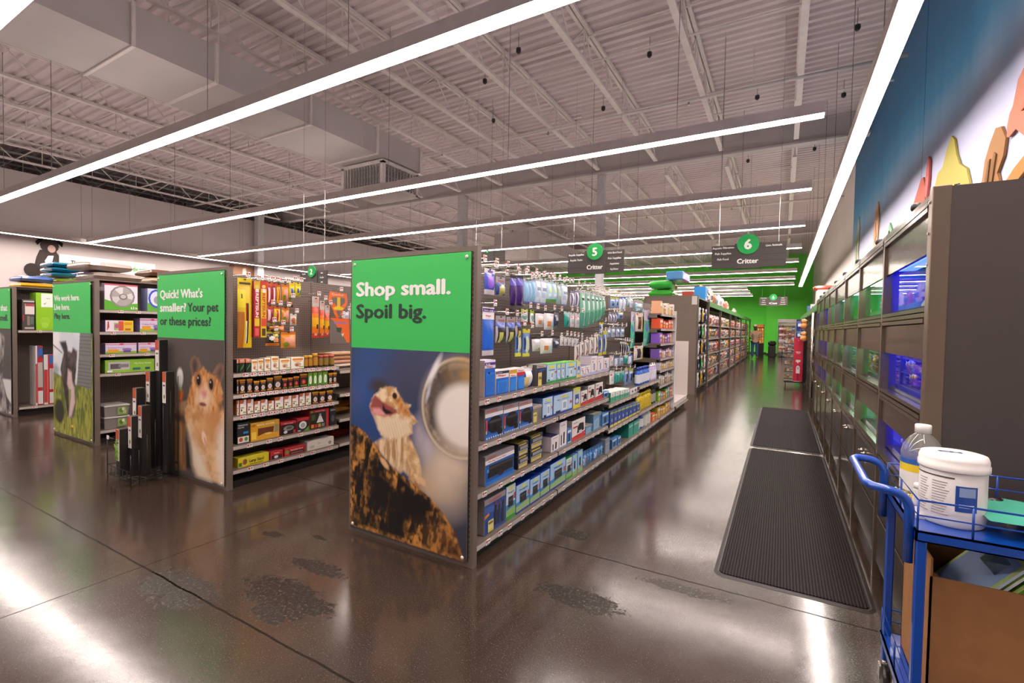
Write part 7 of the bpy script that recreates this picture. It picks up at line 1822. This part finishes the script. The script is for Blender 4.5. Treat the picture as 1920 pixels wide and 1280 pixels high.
# ------------------------------------------------------------------ cat food run farther down the aisle
CX, CY = -2.42, 11.95
t = thing('cat_food_shelving', 'tall dark grey shelving run with green top band down the aisle', 'shelving', (CX, CY, 0), R90)
CH = 2.36; CF = .65
MB().box(-.05, -CF, 0, .0, .60, CH).build('end_panel', GONDOLA, t)
MB().box(-.055, -CF + .0, CH - .22, -.05, -CF + .12, CH - .02, hx('d9d0ca')).build('info_card', MATTE, t)
CB = [1.95, 4.9, 8.3, 10.9, 14.0, 17.6, 21.3]
MB().box(0, -.03, .1, CB[-1], .03, CH - .1).build('back_panel', GONDOLA, t)
MB().box(0, -CF + .08, 0, CB[-1], CF - .08, .08).build('kick_plate', DARKMETAL, t)
MB().box(CB[0], -CF - .03, 2.19, CB[-1], -CF - .005, 2.33).build('top_band', mat('green_band', hx('3f8a38'), .5), t)
MB().box(.0, -CF, 2.30, CB[-1], .4, 2.325).build('top_shelf', GONDOLA, t)
CPOST = mat('run_post', hx('6f675f'), .35, .5)
for x in [0.03] + CB: MB().box(x - .05, -CF - .02, 0, x + .05, -CF + .05, CH).build('upright', CPOST, t)
CZ = [.10, .47, .86, 1.28, 1.66]
prev = .05
catcols = [('c8442c', 'e9d9c4'), ('d98a2c', 'f0e0b4'), ('8a4a9c', 'e4d4e8'), ('3f8aa8', 'd9e8ec'), ('d9b03c', '6a3a24'), ('b93a5a', 'f0dce0'), ('e9e2dc', 'c8553c'), ('5a7a3c', 'e4e8c8'), ('2c4c8c', 'd0d8ea'), ('d96a4a', 'f2e4d4')]
cname = ['red and cream', 'orange and cream', 'purple and white', 'teal and white', 'gold and brown', 'pink and white', 'white and red', 'green and pale', 'navy and white', 'coral and cream']
rc = random.Random(77)
proto = {}
for b, x1 in enumerate(CB):
    for z in CZ:
        if b == 0: MB().box(prev + .7, -CF + .01, z, x1 - .06, -.05, z + .03).build('shelf', GONDOLA, t)
        else:
            sh = MB().box(prev + .06, -CF + .01, z, x1 - .06, -.05, z + .03).build('shelf', GONDOLA, t)
            MB().box(prev + .06, -CF + .004, z + .002, x1 - .06, -CF + .009, z + .03, hx('a9a098')).build('price_rail', METALINK, sh)
        y0, y1 = prev + (.72 if b == 0 else .1), x1 - .1
        n = (0, 6, 7, 5, 6, 5, 4)[b]; sp = (y1 - y0) / max(n, 1)
        for k in range(n):
            ci = rc.randrange(10) if z > .5 else rc.choice([0, 1, 4, 6, 9, 8]); key = (ci, b)
            w, h = sp * .92, min(.32, .25 + .05 * rc.random())
            lab = '%s cat food bag, aisle run bay %s, shelf %s up, %s along' % (cname[ci], ORD[b + 1], ORD[CZ.index(z) + 1], ORD[k + 1])
            if key not in proto:
                o = pouch_mb(w, .335, .18, catcols[ci][0], [('r', .2, .62, .8, .76, catcols[ci][1]), ('e', .5, .36, .26, .15, catcols[(ci + 7) % 10][0]), ('e', .4, .4, .1, .07, catcols[ci][1]), ('r', 0, .92, 1, 1, catcols[(ci + 3) % 10][0]), ('r', 0, 0, 1, .08, catcols[(ci + 5) % 10][1])], 6, 9).build('cat_food_bag', FILM)
                proto[key] = o
            else:
                o = proto[key].copy(); C.objects.link(o)
            tag(o, lab, 'bag', 'cat food bags on the aisle run')
            put(o, CX + CF - .05 , CY + y0 + (k + .5) * sp, z + .0305)
    prev = x1
# clip-strip goods at the near end of the run
for k in range(15):
    r, q = k // 3, k % 3
    o = thing('hang_pack', '%s hang pack at the near end of the cat run, %s row, %s along' % (['white', 'green', 'dark blue', 'yellow'][(k * 3 + r) % 4], ORD[r + 1], ORD[q + 1]), 'pack', group='hang packs at cat run end')
    pouch_mb(.2, .3, .06, ['dcd8dc', '2fa84c', '2a2c4c', 'd9a82c'][(k * 3 + r) % 4], [('r', .2, .3, .8, .6, ['8a86a0', 'c9e8c8', 'b9b4d0', '8a5a1c'][(k * 3 + r) % 4])], 6, 7).build('pouch', FILM, o)
    MB().box(-.1, .02, .29, .1, .035, .35, hx('e6e0e0')).build('header_card', CARD, o)
    MB().tube([(0, .03, .335), (0, .2, .335)], .004, 5).build('peg_hook', CHROME, o)
    put(o, CX + CF + .03, CY + .35 + q * .55, 1.74 - r * .40)
# bulk goods on top of the run
topz = 2.326
flat_bag(.9, .6, .22, '43b33c', [('r', .7, .1, .95, .9, 'e0872c'), ('e', .4, .5, .2, .15, 'e8e2d0')], 'lower green litter sack at the near end on top of cat run', CX + .33, CY + .6, topz, R90, cat='sack')
flat_bag(.95, .6, .22, '3cb844', [('r', .75, .1, .98, .9, 'e07a2c'), ('e', .4, .5, .2, .15, 'f0ecd8')], 'upper green litter sack at the near end on top of cat run', CX + .33, CY + .6, topz + .222, R90 + .05, cat='sack')
o = single(MB().bevbox(-.5, 0, 0, .5, .4, .20, .02, hx('7a5ac8'), side=hx('4f9ee0')), 'paper_pack', 'blue and purple wide paper pack on the green sacks', 'pack', m=FILM); deco_ = MB(); put(o, CX + .28, CY + .62, topz + .446)
tag(single(carton_mb(.36, .42, .3, '2a8ad0', [('r', .1, .1, .9, .3, 'd8e8f4')]), 'litter_box', None, 'box'), 'bright blue upright box on top of cat run', 'box'); put(C.objects['litter_box'], CX + CF - .1, CY + 2.2, topz)
tag(single(carton_mb(1.9, .34, .3, 'b8402c', [('r', .1, .6, .9, .8, 'd98a6a')]), 'litter_box', None, 'box'), 'long red-brown box behind bags on top of cat run', 'box'); put(C.objects['litter_box.001'], CX + .12, CY + 3.6, topz)
o = C.objects['litter_box.001']; o.location.z = topz
for k, (y, w, h, c, c2, lab) in enumerate(((3.0, .5, .38, 'e0b02c', 'f0e8d8', 'yellow and white bag on top of cat run'), (3.7, .4, .34, 'd9d0cc', '4a4440', 'pale bag with dark print on top of cat run'), (4.2, .45, .4, '4a4644', 'd9d4d0', 'black and white bag on top of cat run'), (4.9, .5, .44, 'e4dedc', '6a6664', 'white sack with grey print on top of cat run'), (6.2, .7, .34, 'a85a2c', '2a7a8a', 'brown and teal sack on top of cat run'), (7.4, .6, .4, 'e6e0e2', 'a89cb0', 'white and lilac sack on top of cat run'), (8.6, .7, .36, 'd9cfd2', 'c8604a', 'pale sack with red print on top of cat run'), (10.2, .8, .34, 'c9785a', 'e9d9c8', 'coral sack on top of cat run'), (14.0, .9, .25, 'e6e2dc', 'c9c4bc', 'white sack at the far end on top of cat run'))):
    o = tag(pouch_mb(w, h * 1.45, .22, c, [('r', .15, .3, .85, .6, c2), ('e', .5, .75, .2, .1, c2)], 8, 9).build('litter_bag', FILM), lab, 'bag', None); put(o, CX + CF - .24, CY + y, topz)

# ------------------------------------------------------------------ far end: person, bin, racks
def skin_figure():
    t = thing('person', 'person in tan top and blue jeans, cap on, arms folded forward', 'person', (-1.33, 30.0, 0), math.radians(200))
    s = 1.08
    def skinned(name, verts, edges, radii, m, root=0):
        me = bpy.data.meshes.new(name); me.from_pydata([tuple(c * s for c in v) for v in verts], edges, []); me.update()
        o = bpy.data.objects.new(name, me); C.objects.link(o)
        md = o.modifiers.new('Skin', 'SKIN'); sv = me.skin_vertices[0].data if me.skin_vertices else None
        if sv is None:
            pass
        for i, r in enumerate(radii): me.skin_vertices[0].data[i].radius = (r[0] * s, r[1] * s) if isinstance(r, tuple) else (r * s, r * s)
        me.skin_vertices[0].data[root].use_root = True
        sb = o.modifiers.new('Sub', 'SUBSURF'); sb.levels = 1; sb.render_levels = 1
        dg = bpy.context.evaluated_depsgraph_get(); nm = bpy.data.meshes.new_from_object(o.evaluated_get(dg))
        bpy.data.objects.remove(o); nm.materials.clear(); nm.materials.append(m)
        for p in nm.polygons: p.use_smooth = True
        q = bpy.data.objects.new(name, nm); C.objects.link(q); q.parent = t; return q
    V = [(0, 0, .95), (0, 0, 1.1), (0, 0, 1.28), (0, 0, 1.42), (0, -.01, 1.5), (0, -.03, 1.58), (0, -.03, 1.68), (0, -.02, 1.74),
         (.10, 0, .90), (.11, -.01, .5), (.11, .02, .09), (.11, -.12, .04), (-.10, 0, .90), (-.11, -.02, .5), (-.12, .02, .09), (-.12, -.12, .04),
         (.19, 0, 1.40), (.25, .02, 1.15), (.14, -.22, 1.08), (.04, -.28, 1.1), (-.19, 0, 1.40), (-.25, .02, 1.15), (-.14, -.22, 1.10), (-.04, -.28, 1.14)]
    E = [(0, 1), (1, 2), (2, 3), (3, 4), (4, 5), (5, 6), (6, 7), (0, 8), (8, 9), (9, 10), (10, 11), (0, 12), (12, 13), (13, 14), (14, 15), (3, 16), (16, 17), (17, 18), (18, 19), (3, 20), (20, 21), (21, 22), (22, 23)]
    Rr = [(.15, .11), (.14, .105), (.17, .115), (.14, .09), .055, (.075, .085), (.085, .10), (.06, .075), .085, .06, .045, (.04, .035), .085, .06, .045, (.04, .035), .065, .048, .038, .035, .065, .048, .038, .035]
    skinned('body', V, E, Rr, mat('skin_tone', hx('b98a72'), .6))
    skinned('jeans', [(0, 0, .98), (.10, 0, .88), (.11, -.01, .5), (.11, .02, .12), (-.10, 0, .88), (-.11, -.02, .5), (-.12, .02, .12)], [(0, 1), (1, 2), (2, 3), (0, 4), (4, 5), (5, 6)], [(.165, .125), .10, .075, .07, .10, .075, .07], mat('denim', hx('2f4a78'), .8))
    skinned('shirt', [(0, 0, .98), (0, 0, 1.1), (0, 0, 1.28), (0, 0, 1.41), (.19, 0, 1.40), (.24, .015, 1.2), (-.19, 0, 1.40), (-.24, .015, 1.2)], [(0, 1), (1, 2), (2, 3), (3, 4), (4, 5), (3, 6), (6, 7)], [(.16, .12), (.155, .12), (.185, .13), (.155, .105), .08, .065, .08, .065], mat('tan_shirt', hx('b59a88'), .8))
    skinned('hair', [(0, .03, 1.62), (0, .01, 1.71), (0, .08, 1.50)], [(1, 0), (0, 2)], [(.09, .09), (.095, .11), (.07, .05)], mat('brown_hair', hx('3a2418'), .7))
    MB().lathe([(.10 * s, 1.70 * s), (.10 * s, 1.76 * s), (.06 * s, 1.82 * s), (.001, 1.83 * s)], 12, 0, -.01, 0).box(-.07, -.20, 1.71 * s, .07, -.08, 1.725 * s).build('cap', mat('cap_tan', hx('c8b49a'), .8), t)
    f = MB()
    for sx in (-.035, .035): f.lathe([(.001, -.002, BLACK), (.011, 0, BLACK), (.001, .004, BLACK)], 8, sx * s, -.128 * s, 1.66 * s, axis='y')
    f.build('eyes', MATTE, t)
    MB().lathe([(.016, 0, hx('b07f68')), (.012, .03, hx('b07f68')), (.004, .05, hx('b07f68'))], 8, 0, -.13 * s, 1.60 * s).build('nose', MATTE, t)
    for sx in (-1, 1):
        hnd = MB()
        for k in range(5): hnd.tube([(sx * .03, -.29, 1.19 + k * .016), (sx * -.01, -.335, 1.18 + k * .018), (sx * -.05, -.34 , 1.17 + k * .017)], .009, 6, hx('b98a72'))
        hnd.build('fingers', MATTE, t)
skin_figure()
t = thing('trash_can', 'tall black trash can with rounded hood against the green wall', 'bin', (-.53, 33.3, 0))
MB().bevbox(-.2, -.2, 0, .2, .2, .72, .04).build('bin_body', BLACKP, t)
MB().bevbox(-.22, -.22, .72, .22, .22, 1.0, .09).build('hood', BLACKP, t)
MB().box(-.14, -.225, .80, .14, -.215, .92).build('flap', DARKMETAL, t)
t = thing('chip_rack', 'slim orange rack of snack bags beside the person', 'rack', (-1.24, 35.3, 0))
MB().box(-.2, .08, 0, .2, .12, 2.05).box(-.2, -.2, 0, .2, .12, .06).build('stand', DARKMETAL, t)
MB().box(-.18, -.02, 1.85, .18, .07, 2.05, hx('d9762c')).build('header', CARD, t)
for r in range(5):
    for q in range(3):
        o = tag(pouch_mb(.12, .2, .06, ['e0952c', 'd9762c', 'e8b84a'][(r + q) % 3], [('e', .5, .5, .3, .2, 'f0d9a0')], 4, 5).build('snack_bag', FILM), 'orange snack bag on slim rack, %s row down, %s across' % (ORD[r + 1], ORD[q + 1]), 'bag', 'orange snack bags'); o.location = (-1.24 - .13 + q * .13, 35.3, 1.6 - r * .2)
t = thing('white_fixture', 'white back-wall shelf bay with lit header at the aisle end', 'shelving', (.25, 36.2, 0))
MB().box(-.52, .1, 0, .52, .14, 2.4).build('back_panel', WHITEP, t)
for sx in (-.52, .5): MB().box(sx, -.25, 0, sx + .02, .1, 2.4).build('side_panel', WHITEP, t)
MB().box(-.52, -.28, 2.22, .52, -.25, 2.42).build('header', WHITEP, t)
for z in (.25, .6, .95, 1.3, 1.65, 2.0): MB().box(-.5, -.22, z, .5, .1, z + .02).build('shelf', WHITEP, t)
n = 0
for z in (.27, .62, .97, 1.32, 1.67):
    for q in range(5):
        o = single(carton_mb(.17, .22 + .04 * math.sin(q * 3 + z * 9), .1, rc.choice(['c8553c', 'd9a8b4', '4a5a9c', 'd9c04a', 'e4dede', '6a4a6c']), [('r', .1, .3, .9, .7, 'f0e8e4')]), 'carton', 'small box in white back-wall bay, %s shelf up, %s along' % (ORD[int(z / .35) + 1], ORD[q + 1]), 'box', 'boxes in the white bay'); o.location = (-.13 + q * .19, 36.02, z)
t = thing('spinner_rack', 'black spinner stand of treat bags before the white bay', 'rack', (.02, 33.9, 0))
MB().tube([(0, 0, .05), (0, 0, 2.0)], .02, 8).build('pole', BLACKP, t)
MB().lathe([(.25, 0), (.25, .02), (.03, .06)], 16).build('base', BLACKP, t)
for z in (.7, 1.1, 1.5, 1.85): MB().lathe([(.16, z), (.16, z + .015)], 16).build('ring', BLACKP, t)
for r in range(4):
    for q in range(5):
        a = math.pi + q * math.pi / 4
        o = tag(pouch_mb(.16, .26, .06, rc.choice(['c8503c', 'd98a6a', '3f4a8c', 'e0b04a', '8c5a9c', 'd9d0d0']), [('r', .1, .4, .9, .7, 'f0e4dc')], 4, 5).build('treat_bag', FILM), 'treat bag on spinner stand, %s tier down, %s round' % (ORD[r + 1], ORD[q + 1]), 'bag', 'treat bags on the spinner'); o.location = (.02 + .2 * math.cos(a), 33.9 + .22 * math.sin(a), 1.62 - r * .38); o.rotation_euler = (0, 0, a + R90)
